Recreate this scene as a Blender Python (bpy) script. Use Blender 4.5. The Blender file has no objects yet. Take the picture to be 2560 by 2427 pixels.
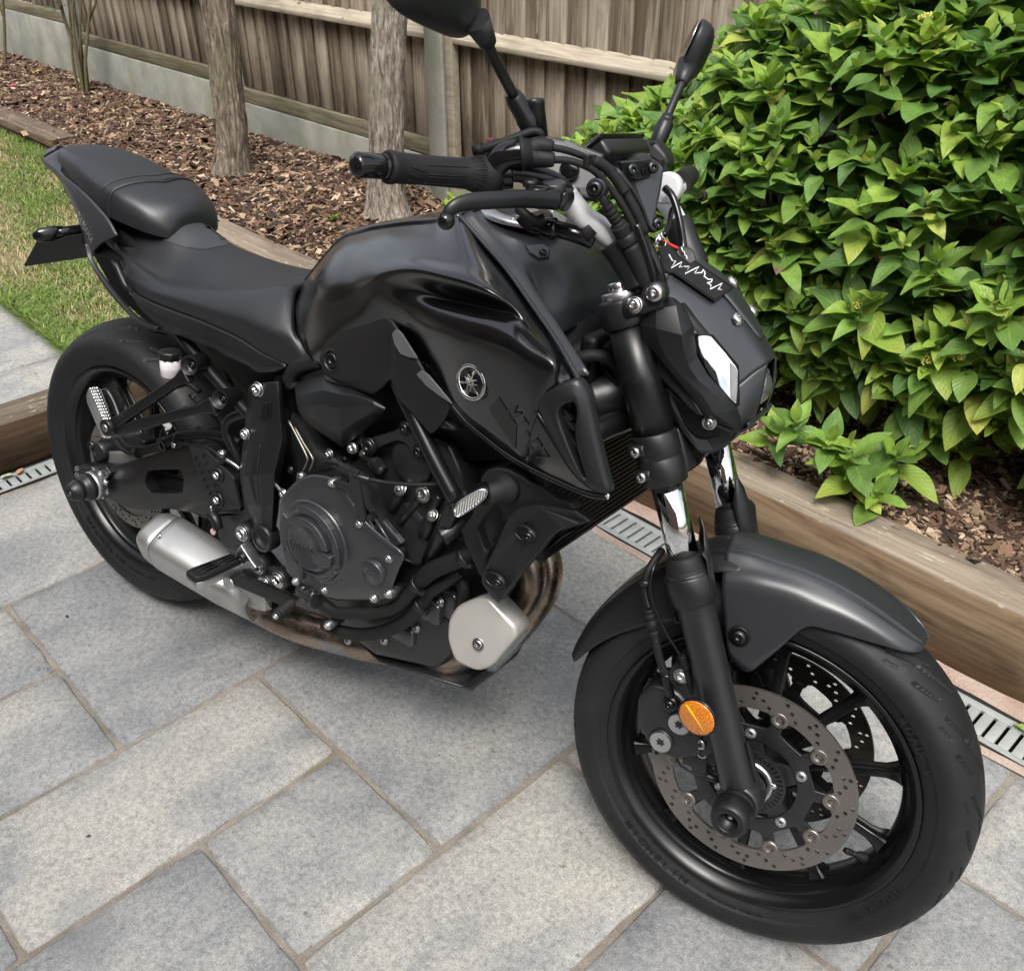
import bpy, bmesh, math, random
from math import sin, cos, pi, radians, sqrt, atan2
from mathutils import Vector, Matrix, noise as mnoise
import numpy as np

sc = bpy.context.scene
# ---------------------------------------------------------------- camera
cam_d = bpy.data.cameras.new('camera'); cam = bpy.data.objects.new('camera', cam_d)
sc.collection.objects.link(cam); sc.camera = cam
CAM = Vector((1.6713, -0.9718, 1.4248)); YAW, PITCH, ROLL = radians(35.7032), radians(56.6964), radians(-0.297)
CR = Matrix.Rotation(YAW, 3, 'Z') @ Matrix.Rotation(PITCH, 3, 'X') @ Matrix.Rotation(ROLL, 3, 'Z')
cam.matrix_world = Matrix.Translation(CAM) @ CR.to_4x4()
cam_d.sensor_width = 36; cam_d.lens = 33.983; cam_d.clip_start = .02; cam_d.clip_end = 500
# ---------------------------------------------------------------- sky, sun, exposure
SUN_EL, SUN_ROT = radians(60), radians(150)
world = bpy.data.worlds.new('World'); sc.world = world; world.use_nodes = True
wn = world.node_tree.nodes; wl = world.node_tree.links
bg = wn['Background']; sky = wn.new('ShaderNodeTexSky'); sky.sky_type = 'NISHITA'; sky.sun_disc = False
sky.sun_elevation = SUN_EL; sky.sun_rotation = SUN_ROT; sky.air_density = 1.0; sky.dust_density = 5.0; sky.ozone_density = 1.0
hs = wn.new('ShaderNodeHueSaturation'); hs.inputs['Saturation'].default_value = .35     # thin bright cloud: greyer than a clear sky
wl.new(sky.outputs[0], hs.inputs['Color']); wl.new(hs.outputs[0], bg.inputs['Color']); bg.inputs['Strength'].default_value = .15
sd = bpy.data.lights.new('sun', 'SUN'); sun = bpy.data.objects.new('sun', sd); sc.collection.objects.link(sun)
sd.energy = 1.0; sd.angle = radians(20); sd.color = (1, .965, .91)
# direction towards the sun: sky rotation 0 is +Y, clockwise seen from above
sv = Vector((sin(SUN_ROT) * cos(SUN_EL), cos(SUN_ROT) * cos(SUN_EL), sin(SUN_EL)))
sun.rotation_euler = sv.to_track_quat('Z', 'Y').to_euler()
sc.view_settings.view_transform = 'Standard'; sc.view_settings.look = 'None'
sc.view_settings.exposure = 1.05; sc.view_settings.gamma = 1; sc.view_settings.use_curve_mapping = False
sc.render.engine = 'CYCLES'; sc.cycles.max_bounces = 6; sc.cycles.use_denoising = True
sc.cycles.sample_clamp_indirect = 4

rng = random.Random(7)
# ---------------------------------------------------------------- photograph measurements -> places
PH = radians(-10.7057)                      # heading of the paving joints relative to the motorcycle
LEAN, STEER, PIV, RAKE = radians(8.9465), radians(6.2654), .08, radians(24.5)
FPX, IW, IH = 2416.54, 2560, 2427
EU = Vector((cos(PH), sin(PH), 0)); EV = Vector((-sin(PH), cos(PH), 0))
def uv(u, v, z=0): return EU * u + EV * v + Vector((0, 0, z))
GRID = Matrix(((cos(PH), -sin(PH), 0, 0), (sin(PH), cos(PH), 0, 0), (0, 0, 1, 0), (0, 0, 0, 1)))
BIKE = Matrix.Translation((0, 0, PIV)) @ Matrix.Rotation(-LEAN, 4, 'X') @ Matrix.Translation((0, 0, -PIV))
_o = Vector((1.49, 0, 0)); _ax = Vector((-sin(RAKE), 0, cos(RAKE)))
FORK = Matrix.Translation(_o) @ Matrix.Rotation(STEER, 4, _ax) @ Matrix.Translation(-_o)
BI = BIKE.inverted(); FI = (BIKE @ FORK).inverted()
def pray(x, y): return CR @ Vector(((x - IW / 2) / FPX, -(y - IH / 2) / FPX, -1))
def _pl(M, x, y, Y):
    c = M @ CAM; d = M.to_3x3() @ pray(x, y); return c + d * ((Y - c.y) / d.y)
def B(x, y, Y): return _pl(BI, x, y, Y)          # measured point of the frame at lateral distance Y, motorcycle coordinates
def F(x, y, Y): return _pl(FI, x, y, Y)          # the same in the steered fork's coordinates
I4 = Matrix.Identity(4)

# ---------------------------------------------------------------- object helpers
def new_obj(name, me, parent=None, m=None, mat=None):
    o = bpy.data.objects.new(name, me); sc.collection.objects.link(o)
    if parent: o.parent = parent
    if m is not None: o.matrix_local = m
    if mat: me.materials.append(mat)
    return o
def empty(name, m=None, parent=None):
    o = bpy.data.objects.new(name, None); sc.collection.objects.link(o); o.empty_display_size = .1
    if parent: o.parent = parent
    if m is not None: o.matrix_local = m
    return o
def tag(o, label=None, cat=None, group=None, kind=None):
    if label: o['label'] = label
    if cat: o['category'] = cat
    if group: o['group'] = group
    if kind: o['kind'] = kind
    return o
class MB:
    def __init__(s): s.v = []; s.f = []; s.sm = []; s.uv = None
    def add(s, vs, fs, smooth=True):
        b = len(s.v); s.v += [tuple(v) for v in vs]; s.f += [tuple(i + b for i in f) for f in fs]; s.sm += [smooth] * len(fs); return s
    def box(s, c, d, M=None, smooth=False):
        x, y, z = (q / 2 for q in d); M = M or I4
        vs = [M @ (Vector(c) + Vector((i * x, j * y, k * z))) for i in (-1, 1) for j in (-1, 1) for k in (-1, 1)]
        return s.add(vs, [(0, 1, 3, 2), (4, 6, 7, 5), (0, 4, 5, 1), (2, 3, 7, 6), (0, 2, 6, 4), (1, 5, 7, 3)], smooth)
    def rings(s, rs, cap=True, closed=True, smooth=True):
        n = len(rs[0]); vs = [p for r in rs for p in r]; fs = []
        for i in range(len(rs) - 1):
            for j in range(n if closed else n - 1):
                k = (j + 1) % n; fs.append((i * n + j, i * n + k, (i + 1) * n + k, (i + 1) * n + j))
        s.add(vs, fs, smooth)
        if cap and closed:
            b = len(s.v) - len(vs); s.f += [tuple(b + j for j in reversed(range(n))), tuple(b + (len(rs) - 1) * n + j for j in range(n))]; s.sm += [False, False]
        return s
    def lathe(s, prof, o, ax, n=24, cap=True, a0=0):
        o = Vector(o); ax = Vector(ax).normalized(); p = ax.orthogonal().normalized(); q = ax.cross(p)
        rs = [[o + ax * t + (p * cos(a0 + 2 * pi * j / n) + q * sin(a0 + 2 * pi * j / n)) * max(r, 1e-5) for j in range(n)] for r, t in prof]
        return s.rings(rs, cap)
    def cyl(s, a, b, r, r2=None, n=16):
        a = Vector(a); b = Vector(b); L = (b - a).length; r2 = r if r2 is None else r2; e = min(.12 * r, .1 * L)
        return s.lathe([(r - e, 0), (r, e), (r2, L - e), (r2 - e, L)], a, b - a, n)
    def tube(s, pts, r, n=10, res=6, cap=True):
        ps = crom(pts, res) if res > 1 else [Vector(p) for p in pts]
        m = len(ps); rs = []; t0 = (ps[1] - ps[0]).normalized(); u = t0.orthogonal().normalized()
        for i, p in enumerate(ps):
            t = (ps[min(i + 1, m - 1)] - ps[max(i - 1, 0)]).normalized()
            u = (u - t * u.dot(t)).normalized(); w = t.cross(u)
            if callable(r): rr = r(i / (m - 1))
            else: rr = r
            rs.append([p + (u * cos(2 * pi * j / n) + w * sin(2 * pi * j / n)) * rr for j in range(n)])
        return s.rings(rs, cap)
    def plate(s, out, t, nrm=(0, -1, 0), bev=.002, hole=None, dome=0):
        """outline of 3D points thickened by t behind its face (nrm points out of the face), rounded edge"""
        nrm = Vector(nrm).normalized(); out = [Vector(p) for p in out]; n = len(out)
        def inset(k):
            r = []
            for i, p in enumerate(out):
                a = (p - out[i - 1]).normalized(); b = (out[(i + 1) % n] - p).normalized()
                na = a.cross(nrm); nb = b.cross(nrm); q = na + nb
                if q.length < 1e-6: q = na
                q.normalize(); r.append(p - sgn * q * k / max(.45, q.dot(na)))
            return r
        ar = Vector((0, 0, 0))
        for i in range(n): ar += out[i - 1].cross(out[i])
        sgn = 1 if ar.dot(nrm) > 0 else -1
        rr = [[p - nrm * t for p in out], [p - nrm * bev for p in out], [p - nrm * bev * .3 for p in inset(bev * .3)], inset(bev)]
        if dome:
            for k in (.5, 1): rr.append([p + nrm * dome * k for p in inset(bev + dome * 1.2 * k)])
        for r in rr[1:]: pass
        return s.rings(rr if sgn > 0 else rr, True, True, bev > .004)
    def build(s, name, mat=None, parent=None, m=None, fix=True, uvs=None):
        me = bpy.data.meshes.new(name); me.from_pydata(s.v, [], s.f)
        me.polygons.foreach_set('use_smooth', s.sm)
        if uvs is not None:
            l = me.uv_layers.new(name='UVMap'); li = np.empty(len(me.loops), dtype=np.int32); me.loops.foreach_get('vertex_index', li)
            l.data.foreach_set('uv', np.asarray(uvs, dtype=np.float32)[li].ravel())
        if fix:
            bm = bmesh.new(); bm.from_mesh(me); bmesh.ops.recalc_face_normals(bm, faces=bm.faces); bm.to_mesh(me); bm.free()
        me.update(); return new_obj(name, me, parent, m, mat)
def crom(pts, res=6, closed=False):
    P = [Vector(p) for p in pts]; n = len(P); out = []
    for i in range(n if closed else n - 1):
        if closed: a, b, c, d = P[i - 1], P[i], P[(i + 1) % n], P[(i + 2) % n]
        else:
            b, c = P[i], P[i + 1]; a = P[i - 1] if i else b * 2 - c; d = P[i + 2] if i + 2 < n else c * 2 - b
        for k in range(res):
            t = k / res; out.append(.5 * ((2 * b) + (c - a) * t + (2 * a - 5 * b + 4 * c - d) * t * t + (3 * b - a - 3 * c + d) * t ** 3))
    if not closed: out.append(P[-1])
    return out
def roundpoly(pts, r, k=4):
    """3D polygon with its corners rounded by r"""
    P = [Vector(p) for p in pts]; n = len(P); out = []
    for i in range(n):
        p = P[i]; a = P[i - 1] - p; b = P[(i + 1) % n] - p; rr = min(r[i] if isinstance(r, (list, tuple)) else r, a.length * .45, b.length * .45)
        if rr < 1e-5: out.append(p); continue
        q0 = p + a.normalized() * rr; q1 = p + b.normalized() * rr
        for j in range(k + 1):
            t = j / k; out.append(q0 * (1 - t) ** 2 + p * 2 * t * (1 - t) + q1 * t * t)
    return out
def bevel(o, w, seg=2, ang=40):
    m = o.modifiers.new('bevel', 'BEVEL'); m.width = w; m.segments = seg; m.limit_method = 'ANGLE'; m.angle_limit = radians(ang); m.harden_normals = False
    for p in o.data.polygons: p.use_smooth = True
    return o
def subs(o, n=2):
    m = o.modifiers.new('subsurf', 'SUBSURF'); m.levels = n; m.render_levels = n; return o
MIRQ = []
def mirror(o): MIRQ.append(o); return o          # its left-hand twin is made at the end, as an object of its own
def do_mirrors():
    for o in MIRQ:
        c = o.copy(); c.data = o.data.copy(); c.data.transform(Matrix.Diagonal((1, -1, 1, 1))); c.data.flip_normals(); sc.collection.objects.link(c)

# ---------------------------------------------------------------- material helpers
class NT:
    def __init__(s, name, **kw):
        s.m = bpy.data.materials.new(name); s.m.use_nodes = True; s.t = s.m.node_tree; s.b = s.t.nodes['Principled BSDF']
        for k, v in kw.items(): s.set(k, v)
    def inp(s, k): return s.b.inputs[{'col': 'Base Color', 'rough': 'Roughness', 'metal': 'Metallic', 'spec': 'Specular IOR Level', 'coat': 'Coat Weight', 'crough': 'Coat Roughness', 'trans': 'Transmission Weight', 'sss': 'Subsurface Weight', 'sheen': 'Sheen Weight', 'ior': 'IOR', 'alpha': 'Alpha'}.get(k, k)]
    def set(s, k, v):
        i = s.inp(k)
        if hasattr(v, 'links') or isinstance(v, bpy.types.NodeSocket): s.t.links.new(v, i)
        elif k == 'col' and len(v) == 3: i.default_value = (*v, 1)
        else: i.default_value = v
    def n(s, t, **kw):
        nd = s.t.nodes.new('ShaderNode' + t)
        for k, v in kw.items():
            if k.startswith('i_'):
                key = k[2:]; key = int(key) if key.isdigit() else key.replace('_', ' ')
                if isinstance(v, bpy.types.NodeSocket): s.t.links.new(v, nd.inputs[key])
                else: nd.inputs[key].default_value = v
            else: setattr(nd, k, v)
        return nd
    def coord(s, kind='Object', scale=(1, 1, 1), rot=(0, 0, 0), rnd=0):
        tc = s.n('TexCoord'); o = tc.outputs[kind]
        if rnd:
            oi = s.n('ObjectInfo'); mu = s.n('VectorMath', operation='SCALE', i_0=(17.3, 9.1, 23.7)); s.t.links.new(oi.outputs['Random'], mu.inputs['Scale'])
            ad = s.n('VectorMath', operation='ADD', i_0=o, i_1=mu.outputs[0]); o = ad.outputs[0]
        mp = s.n('Mapping', i_Vector=o); mp.inputs['Scale'].default_value = scale; mp.inputs['Rotation'].default_value = rot; return mp.outputs[0]
    def noise(s, vec, scale, detail=4, rough=.55, dist=0):
        nd = s.n('TexNoise', i_Vector=vec); nd.inputs['Scale'].default_value = scale; nd.inputs['Detail'].default_value = detail
        nd.inputs['Roughness'].default_value = rough; nd.inputs['Distortion'].default_value = dist; return nd.outputs['Fac']
    def ramp(s, fac, stops, interp='LINEAR'):
        r = s.n('ValToRGB', i_Fac=fac); r.color_ramp.interpolation = interp; e = r.color_ramp.elements
        while len(e) < len(stops): e.new(.5)
        for k, (p, c) in enumerate(stops):
            e[k].position = p; e[k].color = (*c, 1) if hasattr(c, '__len__') else (c, c, c, 1)
        return r.outputs[0]
    def mix(s, f, a, b, bt='MIX'):
        m = s.n('Mix', data_type='RGBA', blend_type=bt)
        for i, v in ((0, f), (6, a), (7, b)):
            if isinstance(v, bpy.types.NodeSocket): s.t.links.new(v, m.inputs[i])
            else: m.inputs[i].default_value = v if i == 0 else ((*v, 1) if len(v) == 3 else v)
        return m.outputs[2]
    def math(s, op, a, b=0, c=0):
        m = s.n('Math', operation=op)
        for i, v in enumerate((a, b, c)):
            if isinstance(v, bpy.types.NodeSocket): s.t.links.new(v, m.inputs[i])
            else: m.inputs[i].default_value = v
        return m.outputs[0]
    def rand(s): return s.n('ObjectInfo').outputs['Random']
    def bump(s, h, strength=.3, dist=.002, prev=None):
        b = s.n('Bump', i_Height=h); b.inputs['Strength'].default_value = strength; b.inputs['Distance'].default_value = dist
        if prev is not None: s.t.links.new(prev, b.inputs['Normal'])
        s.t.links.new(b.outputs[0], s.b.inputs['Normal']); return b.outputs[0]
# ================================================================= materials of the garden
def stone_mat(name):
    t = NT(name); v = t.coord('Object', rnd=1); sv_ = t.coord('Object', scale=(1.5, .8, 1), rnd=1)
    big = t.noise(sv_, 3.2, 5, .6, .7); big2 = t.noise(t.coord('Object', scale=(1, .75, 1), rot=(0, 0, .3), rnd=1), 7.0, 6, .65, .3)
    fine = t.noise(v, 90, 5, .7); grit = t.noise(v, 420, 3, .7); rnd = t.rand()
    warm = t.math('ADD', t.math('MULTIPLY', big, .75), t.math('MULTIPLY', big2, .35)); oc = t.n('ObjectInfo').outputs['Color']; sep = t.n('SeparateColor', i_0=oc); warm = t.math('ADD', warm, t.math('MULTIPLY', t.math('SUBTRACT', sep.outputs[0], .5), .30))
    c = t.ramp(warm, [(.36, (.165, .171, .178)), (.47, (.215, .219, .221)), (.56, (.262, .264, .258)), (.66, (.325, .319, .295)), (.78, (.375, .363, .325))])
    c = t.mix(.75, c, t.ramp(fine, [(.34, .62), (.5, 1.0), (.66, 1.3)]), 'MULTIPLY')
    c = t.mix(.75, c, t.ramp(grit, [(.38, .66), (.5, 1.0), (.62, 1.3)]), 'MULTIPLY')
    blue = t.noise(v, 5.5, 3, .5); c = t.mix(t.ramp(blue, [(.58, 0), (.72, .4)]), c, (.15, .16, .172))
    spots = t.noise(v, 60, 2, .5); c = t.mix(t.ramp(spots, [(.70, 0), (.75, .6)]), c, (.10, .095, .085))
    t.set('col', c); t.set('rough', t.ramp(fine, [(.3, .62), (.7, .85)])); t.set('spec', .35)
    b = t.bump(big2, .5, .012); b = t.bump(fine, .45, .0035, b); t.bump(grit, .5, .0012, b); return t.m
def mortar_mat():
    t = NT('mortar'); v = t.coord('Object'); a = t.noise(v, 14, 4); g = t.noise(v, 300, 4, .7); m_ = t.noise(v, 5, 3)
    c = t.ramp(a, [(.3, (.15, .13, .105)), (.55, (.235, .205, .17)), (.75, (.31, .275, .23))])
    c = t.mix(t.ramp(m_, [(.55, 0), (.72, .6)]), c, (.14, .135, .075)); c = t.mix(.7, c, t.ramp(g, [(.3, .6), (.6, 1.25)]), 'MULTIPLY')
    t.set('col', c); t.set('rough', .95); t.bump(g, .8, .003); return t.m
def haunch_mat():
    t = NT('haunch'); v = t.coord('Object'); a = t.noise(v, 9, 5); g = t.noise(v, 260, 4, .7)
    c = t.ramp(a, [(.3, (.33, .235, .185)), (.5, (.43, .32, .26)), (.7, (.47, .42, .37))]); c = t.mix(.7, c, t.ramp(g, [(.3, .6), (.6, 1.2)]), 'MULTIPLY')
    t.set('col', c); t.set('rough', .95); t.bump(g, .9, .003); return t.m
def wood_mat(name, cols, along='X', fine=1.0, knots=True, weather=.0, green=0, stain=.35):
    """cols: dark, mid, light; grain runs along the object's own axis"""
    t = NT(name); s1 = {'X': (1, 14, 14), 'Z': (14, 14, 1), 'Y': (14, 1, 14)}[along]
    lv = t.coord('Object', rnd=1)
    g1 = t.noise(t.coord('Object', scale=s1, rnd=1), 3.0 * fine, 6, .6, 1.2); g2 = t.noise(t.coord('Object', scale=tuple(q * 3 if q > 1 else 1.5 for q in s1), rnd=1), 5.5 * fine, 4, .6, .3)
    big = t.noise(lv, 3.5, 3); rnd = t.rand()
    f = t.math('ADD', t.math('MULTIPLY', g1, .8), t.math('MULTIPLY', t.math('SUBTRACT', rnd, .5), .34)); f = t.math('ADD', f, t.math('MULTIPLY', big, .2))
    c = t.ramp(f, [(.32, cols[0]), (.5, cols[1]), (.68, cols[2])]); c = t.mix(.7, c, t.ramp(g2, [(.34, .62), (.5, 1), (.66, 1.22)]), 'MULTIPLY')
    if stain:
        st = t.noise(t.coord('Object', scale={'X': (1, 3, 3), 'Z': (3, 3, 1), 'Y': (3, 1, 3)}[along], rnd=1), 4.5, 4, .6, .5)
        c = t.mix(t.ramp(st, [(.52, 0), (.68, stain)]), c, tuple(q * .45 for q in cols[0]))
    if knots:
        vo = t.n('TexVoronoi', feature='F1'); t.t.links.new(t.coord('Object', scale={'X': (1, 2.2, 2.2), 'Z': (2.2, 2.2, 1), 'Y': (2.2, 1, 2.2)}[along], rnd=1), vo.inputs['Vector']); vo.inputs['Scale'].default_value = 4.2
        c = t.mix(t.ramp(vo.outputs['Distance'], [(.045, .85), (.085, 0)]), c, tuple(q * .4 for q in cols[0]))
    if green: c = t.mix(t.ramp(t.noise(lv, 7, 4), [(.5, 0), (.72, green)]), c, (.10, .115, .05))
    if weather:
        wv = t.noise(t.coord('Object', scale={'X': (1, 3.5, 3.5), 'Z': (3.5, 3.5, 1), 'Y': (3.5, 1, 3.5)}[along], rnd=1), 24, 5, .65, .2); c = t.mix(t.ramp(wv, [(.60, 0), (.66, weather)]), c, (.46, .42, .35))
    t.set('col', c); t.set('rough', .86); t.set('spec', .25); b = t.bump(g2, .5, .0022); t.bump(g1, .35, .004, b); return t.m
def conc_mat():
    t = NT('concrete'); v = t.coord('Object', rnd=1); a = t.noise(v, 5, 5, .6); g = t.noise(v, 160, 4, .7)
    c = t.ramp(a, [(.3, (.20, .205, .175)), (.5, (.275, .28, .24)), (.7, (.34, .34, .295))]); c = t.mix(.5, c, t.ramp(g, [(.3, .7), (.65, 1.2)]), 'MULTIPLY')
    c = t.mix(t.ramp(t.noise(t.coord('Object', scale=(1, 1, .5), rnd=1), 9, 4), [(.5, 0), (.66, .5)]), c, (.18, .19, .11)); t.set('col', c); t.set('rough', .93); t.bump(g, .6, .002); return t.m
def plain(name, col, rough=.5, metal=0, spec=.5, noise_amt=.12, ns=30, bump=0, bs=300, bd=.0008, **kw):
    t = NT(name); v = t.coord('Object'); n1 = t.noise(v, ns, 4)
    t.set('col', t.mix(1, col, t.ramp(n1, [(.25, 1 - noise_amt), (.75, 1 + noise_amt)]), 'MULTIPLY')); t.set('rough', t.ramp(t.noise(v, ns * 1.7, 3), [(.3, max(0, rough - .05)), (.7, min(1, rough + .06))])); t.set('metal', metal); t.set('spec', spec)
    for k, q in kw.items(): t.set(k, q)
    if bump: t.bump(t.noise(v, bs, 3, .6), bump, bd)
    return t.m
M_stone = stone_mat('riven_stone'); M_mortar = mortar_mat(); M_haunch = haunch_mat(); M_conc = conc_mat()
M_sleeper = wood_mat('sleeper_timber', ((.075, .047, .028), (.165, .108, .064), (.255, .18, .11)), 'X', .55, True, .0, 0, .45)
M_sleeper_top = wood_mat('sleeper_top_timber', ((.11, .085, .062), (.20, .16, .12), (.29, .24, .185)), 'X', .6, False, .75, 0, .25)
M_board = wood_mat('fence_board_timber', ((.135, .105, .075), (.30, .25, .19), (.43, .375, .30)), 'Z', .7, True, 0, 0, .5)
M_rail = wood_mat('fence_rail_timber', ((.19, .155, .11), (.33, .28, .21), (.43, .38, .30)), 'X', .7, True, 0, .35, .2)
M_bottom = wood_mat('fence_bottom_timber', ((.10, .09, .055), (.20, .175, .12), (.30, .27, .2)), 'X', .7, False, 0, .7, .3)

# ================================================================= patio slabs
def slab(u0, u1, v0, v1, z, parent, seed, tone=.5, g=.0046, th=.04):
    """riven paving slab: uneven top, worn rounded edge"""
    r = random.Random(seed); lu, lv = u1 - u0 - 2 * g, v1 - v0 - 2 * g; nu, nv = max(8, int(lu / .022)), max(8, int(lv / .022))
    off = Vector((r.uniform(0, 50), r.uniform(0, 50), 0)); zz = r.uniform(-.0012, .0012)
    def P(i, j):
        x = lu * i / nu; y = lv * j / nv; wob = .0045
        ed = min(x, lu - x, y, lv - y)
        h = .0035 * mnoise.noise(Vector((x * 6, y * 6, 0)) + off) + .0018 * mnoise.noise(Vector((x * 21, y * 21, 3)) + off)
        if i in (0, nu) or j in (0, nv):
            x += wob * mnoise.noise(Vector((x * 14, y * 14, 9)) + off); y += wob * mnoise.noise(Vector((x * 14, y * 14, 19)) + off); h -= .0050
            if (i in (0, nu)) and (j in (0, nv)): x += .003 * (1 if i == 0 else -1); y += .003 * (1 if j == 0 else -1)
        elif i in (1, nu - 1) or j in (1, nv - 1):
            if i == 1: x = .0045
            if i == nu - 1: x = lu - .0045
            if j == 1: y = .0045
            if j == nv - 1: y = lv - .0045
            h -= .0012 + .0015 * abs(mnoise.noise(Vector((x * 30, y * 30, 4)) + off))
        return Vector((x - lu / 2, y - lv / 2, h))
    vs = [P(i, j) for j in range(nv + 1) for i in range(nu + 1)]; w = nu + 1
    fs = [(j * w + i, j * w + i + 1, (j + 1) * w + i + 1, (j + 1) * w + i) for j in range(nv) for i in range(nu)]
    rim = [i for i in range(nu)] + [j * w + nu for j in range(nv)] + [nv * w + i for i in range(nu, 0, -1)] + [j * w for j in range(nv, 0, -1)]
    b = len(vs); vs += [vs[i] + Vector((0, 0, -th)) for i in rim]; m = len(rim)
    fs += [(rim[k], b + k, b + (k + 1) % m, rim[(k + 1) % m]) for k in range(m)]
    mb = MB(); mb.add(vs, fs, True)
    o, tone = mb.build('paving_slab', M_stone, parent, GRID @ Matrix.Translation(((u0 + u1) / 2, (v0 + v1) / 2, z + zz)), fix=False), tone
    o.color = (tone, tone, tone, 1); return o
ground = tag(MB().box((0, 0, -.3), (60, 60, .3)).build('ground', M_mortar), kind='structure')
def sheet(name, mat, u0, u1, v0, v1, z, step=.05, amp=.002, th=.05, parent=None, kind='structure'):
    nu, nv = max(1, int((u1 - u0) / step)), max(1, int((v1 - v0) / step)); vs = []
    for j in range(nv + 1):
        for i in range(nu + 1):
            u = u0 + (u1 - u0) * i / nu; v = v0 + (v1 - v0) * j / nv
            vs.append((u, v, z + amp * mnoise.noise(Vector((u * 9, v * 9, z))) * (1.6)))
    w = nu + 1; fs = [(j * w + i, j * w + i + 1, (j + 1) * w + i + 1, (j + 1) * w + i) for j in range(nv) for i in range(nu)]
    mb = MB(); mb.add(vs, fs); mb.box(((u0 + u1) / 2, (v0 + v1) / 2, z - th / 2 - .01), (u1 - u0, v1 - v0, th))
    o = mb.build(name, mat, parent, GRID if parent is None else None, fix=False)
    return tag(o, kind=kind) if kind else o
patio = tag(empty('patio'), kind='structure')
bed = sheet('mortar_bed', M_mortar, -.668, 4.2, -3.2, .868, -.0056, .03, .0016, parent=None, kind='structure'); bed.parent = patio
RS = [(-.66, -.195, -.62, .16, .66), (-.66, -.195, -1.4, -.62, .6), (-.66, -.195, .16, .86, .5), (-.195, .392, -.312, .578, .22), (-.195, .097, -.9, -.312, .5), (.097, .392, -.75, -.312, .52), (-.195, .097, -1.5, -.9, .5), (.097, .392, -1.6, -.75, .5),
      (.392, .685, -.608, -.018, .74), (.392, .685, -1.2, -.608, .3), (.685, .983, -.307, -.018, .56), (.685, 1.291, -.9, -.307, .34), (.392, .983, -.018, .578, .3), (-.195, .392, .578, .86, .4), (.392, .983, .578, .86, .55),
      (.983, 1.291, -.307, .278, .84), (1.291, 1.592, -.3, .278, .46), (.983, 1.592, .278, .86, .6), (1.291, 1.9, -.9, -.3, .4), (1.592, 2.2, -.3, .278, .5), (1.592, 2.2, .278, .57, .48), (1.592, 2.2, .57, .86, .62), (2.2, 2.8, -.3, .86, .5), (1.9, 2.8, -.9, -.3, .5),
      (.392, 1.0, -1.8, -1.2, .5), (.685, 1.6, -1.2, -.9, .5), (1.0, 1.6, -1.8, -1.2, .5), (1.6, 2.8, -1.5, -.9, .5)]
for k, (a, b, c, d, tn) in enumerate(RS): slab(a, b, c, d, 0, patio, 100 + k, tn)
# raised terrace on the left, level .142
terr = tag(empty('terrace_path'), kind='structure'); tb = sheet('mortar_bed', M_mortar, -5, -.885, -1.2, .25, .135, .05, .002, .1); tb.parent = terr
for k, (a, b, c, d) in enumerate([(-1.086, -.885, -.5, .245), (-1.68, -1.086, -.35, .245), (-2.3, -1.68, -.35, .245), (-2.9, -2.3, -.35, .245), (-3.6, -2.9, -.35, .245), (-1.086, -.885, -1.1, -.5), (-1.68, -1.086, -.95, -.35)]): slab(a, b, c, d, .142, terr, 300 + k, (.6, .66, .6, .55, .6, .5, .55)[k])

# ================================================================= timber sleepers
def sleeper(u0, u1, v0, v1, z0, z1, label, seed=1, along='u'):
    """one sawn baulk with softened, slightly waney arrises; side and top weather differently"""
    e = empty('timber_sleeper', GRID @ Matrix.Translation(((u0 + u1) / 2, (v0 + v1) / 2, z0)) @ (Matrix.Rotation(pi / 2, 4, 'Z') if along == 'v' else I4))
    L, D = (u1 - u0, v1 - v0) if along == 'u' else (v1 - v0, u1 - u0); H = z1 - z0
    def ring(x, k):
        o = Vector((seed * 7.7, 0, 0)); b = .006 + .004 * mnoise.noise(Vector((x * 6, 1, 0)) + o)
        w = .0022 * mnoise.noise(Vector((x * 9, 5, 0)) + o); d = D / 2 - .004 * k; h = H - .004 * k * 0
        return [Vector(p) for p in ((x, -d + w, .0), (x, -d + w, h - b), (x, -d + b * .5 + w, h - b * .35), (x, -d + b * 1.3 + w, h + w), (x, d - b, h - w), (x, d, h - b), (x, d, 0))]
    n = max(6, int(L / .04)); rs = [ring(-L / 2 + L * i / n, 1 if i in (0, n) else 0) for i in range(n + 1)]
    mb = MB(); mb.rings(rs, True); o = mb.build('baulk', M_sleeper, e); bm_ = o.data; bm_.materials.append(M_sleeper_top)
    for p in bm_.polygons:
        if p.normal.z > .55: p.material_index = 1
    return tag(e, label, 'sleeper', 'timber sleepers edging the raised bed and terrace')
sleeper(-.985, 1.532, 1.030, 1.145, .0, .2, 'long weathered timber sleeper behind the front wheel edging the shrub bed', 1)
sleeper(1.538, 3.9, 1.034, 1.149, .0, .198, 'sleeper end at right edge beyond the butt joint past the front tyre', 2)
sleeper(-3.0, -.991, 1.040, 1.160, .0, .2, 'timber sleeper running between lawn and bark bed behind the seat', 3)
sleeper(-5.6, -3.42, 1.15, 1.285, .05, .212, 'far left sleeper with sawn end standing beside the lawn', 4)
sleeper(-.885, -.765, -1.9, 1.03, -.0, .142, 'dark sleeper at left forming the step above the drain behind the rear wheel', 5, 'v')

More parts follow.
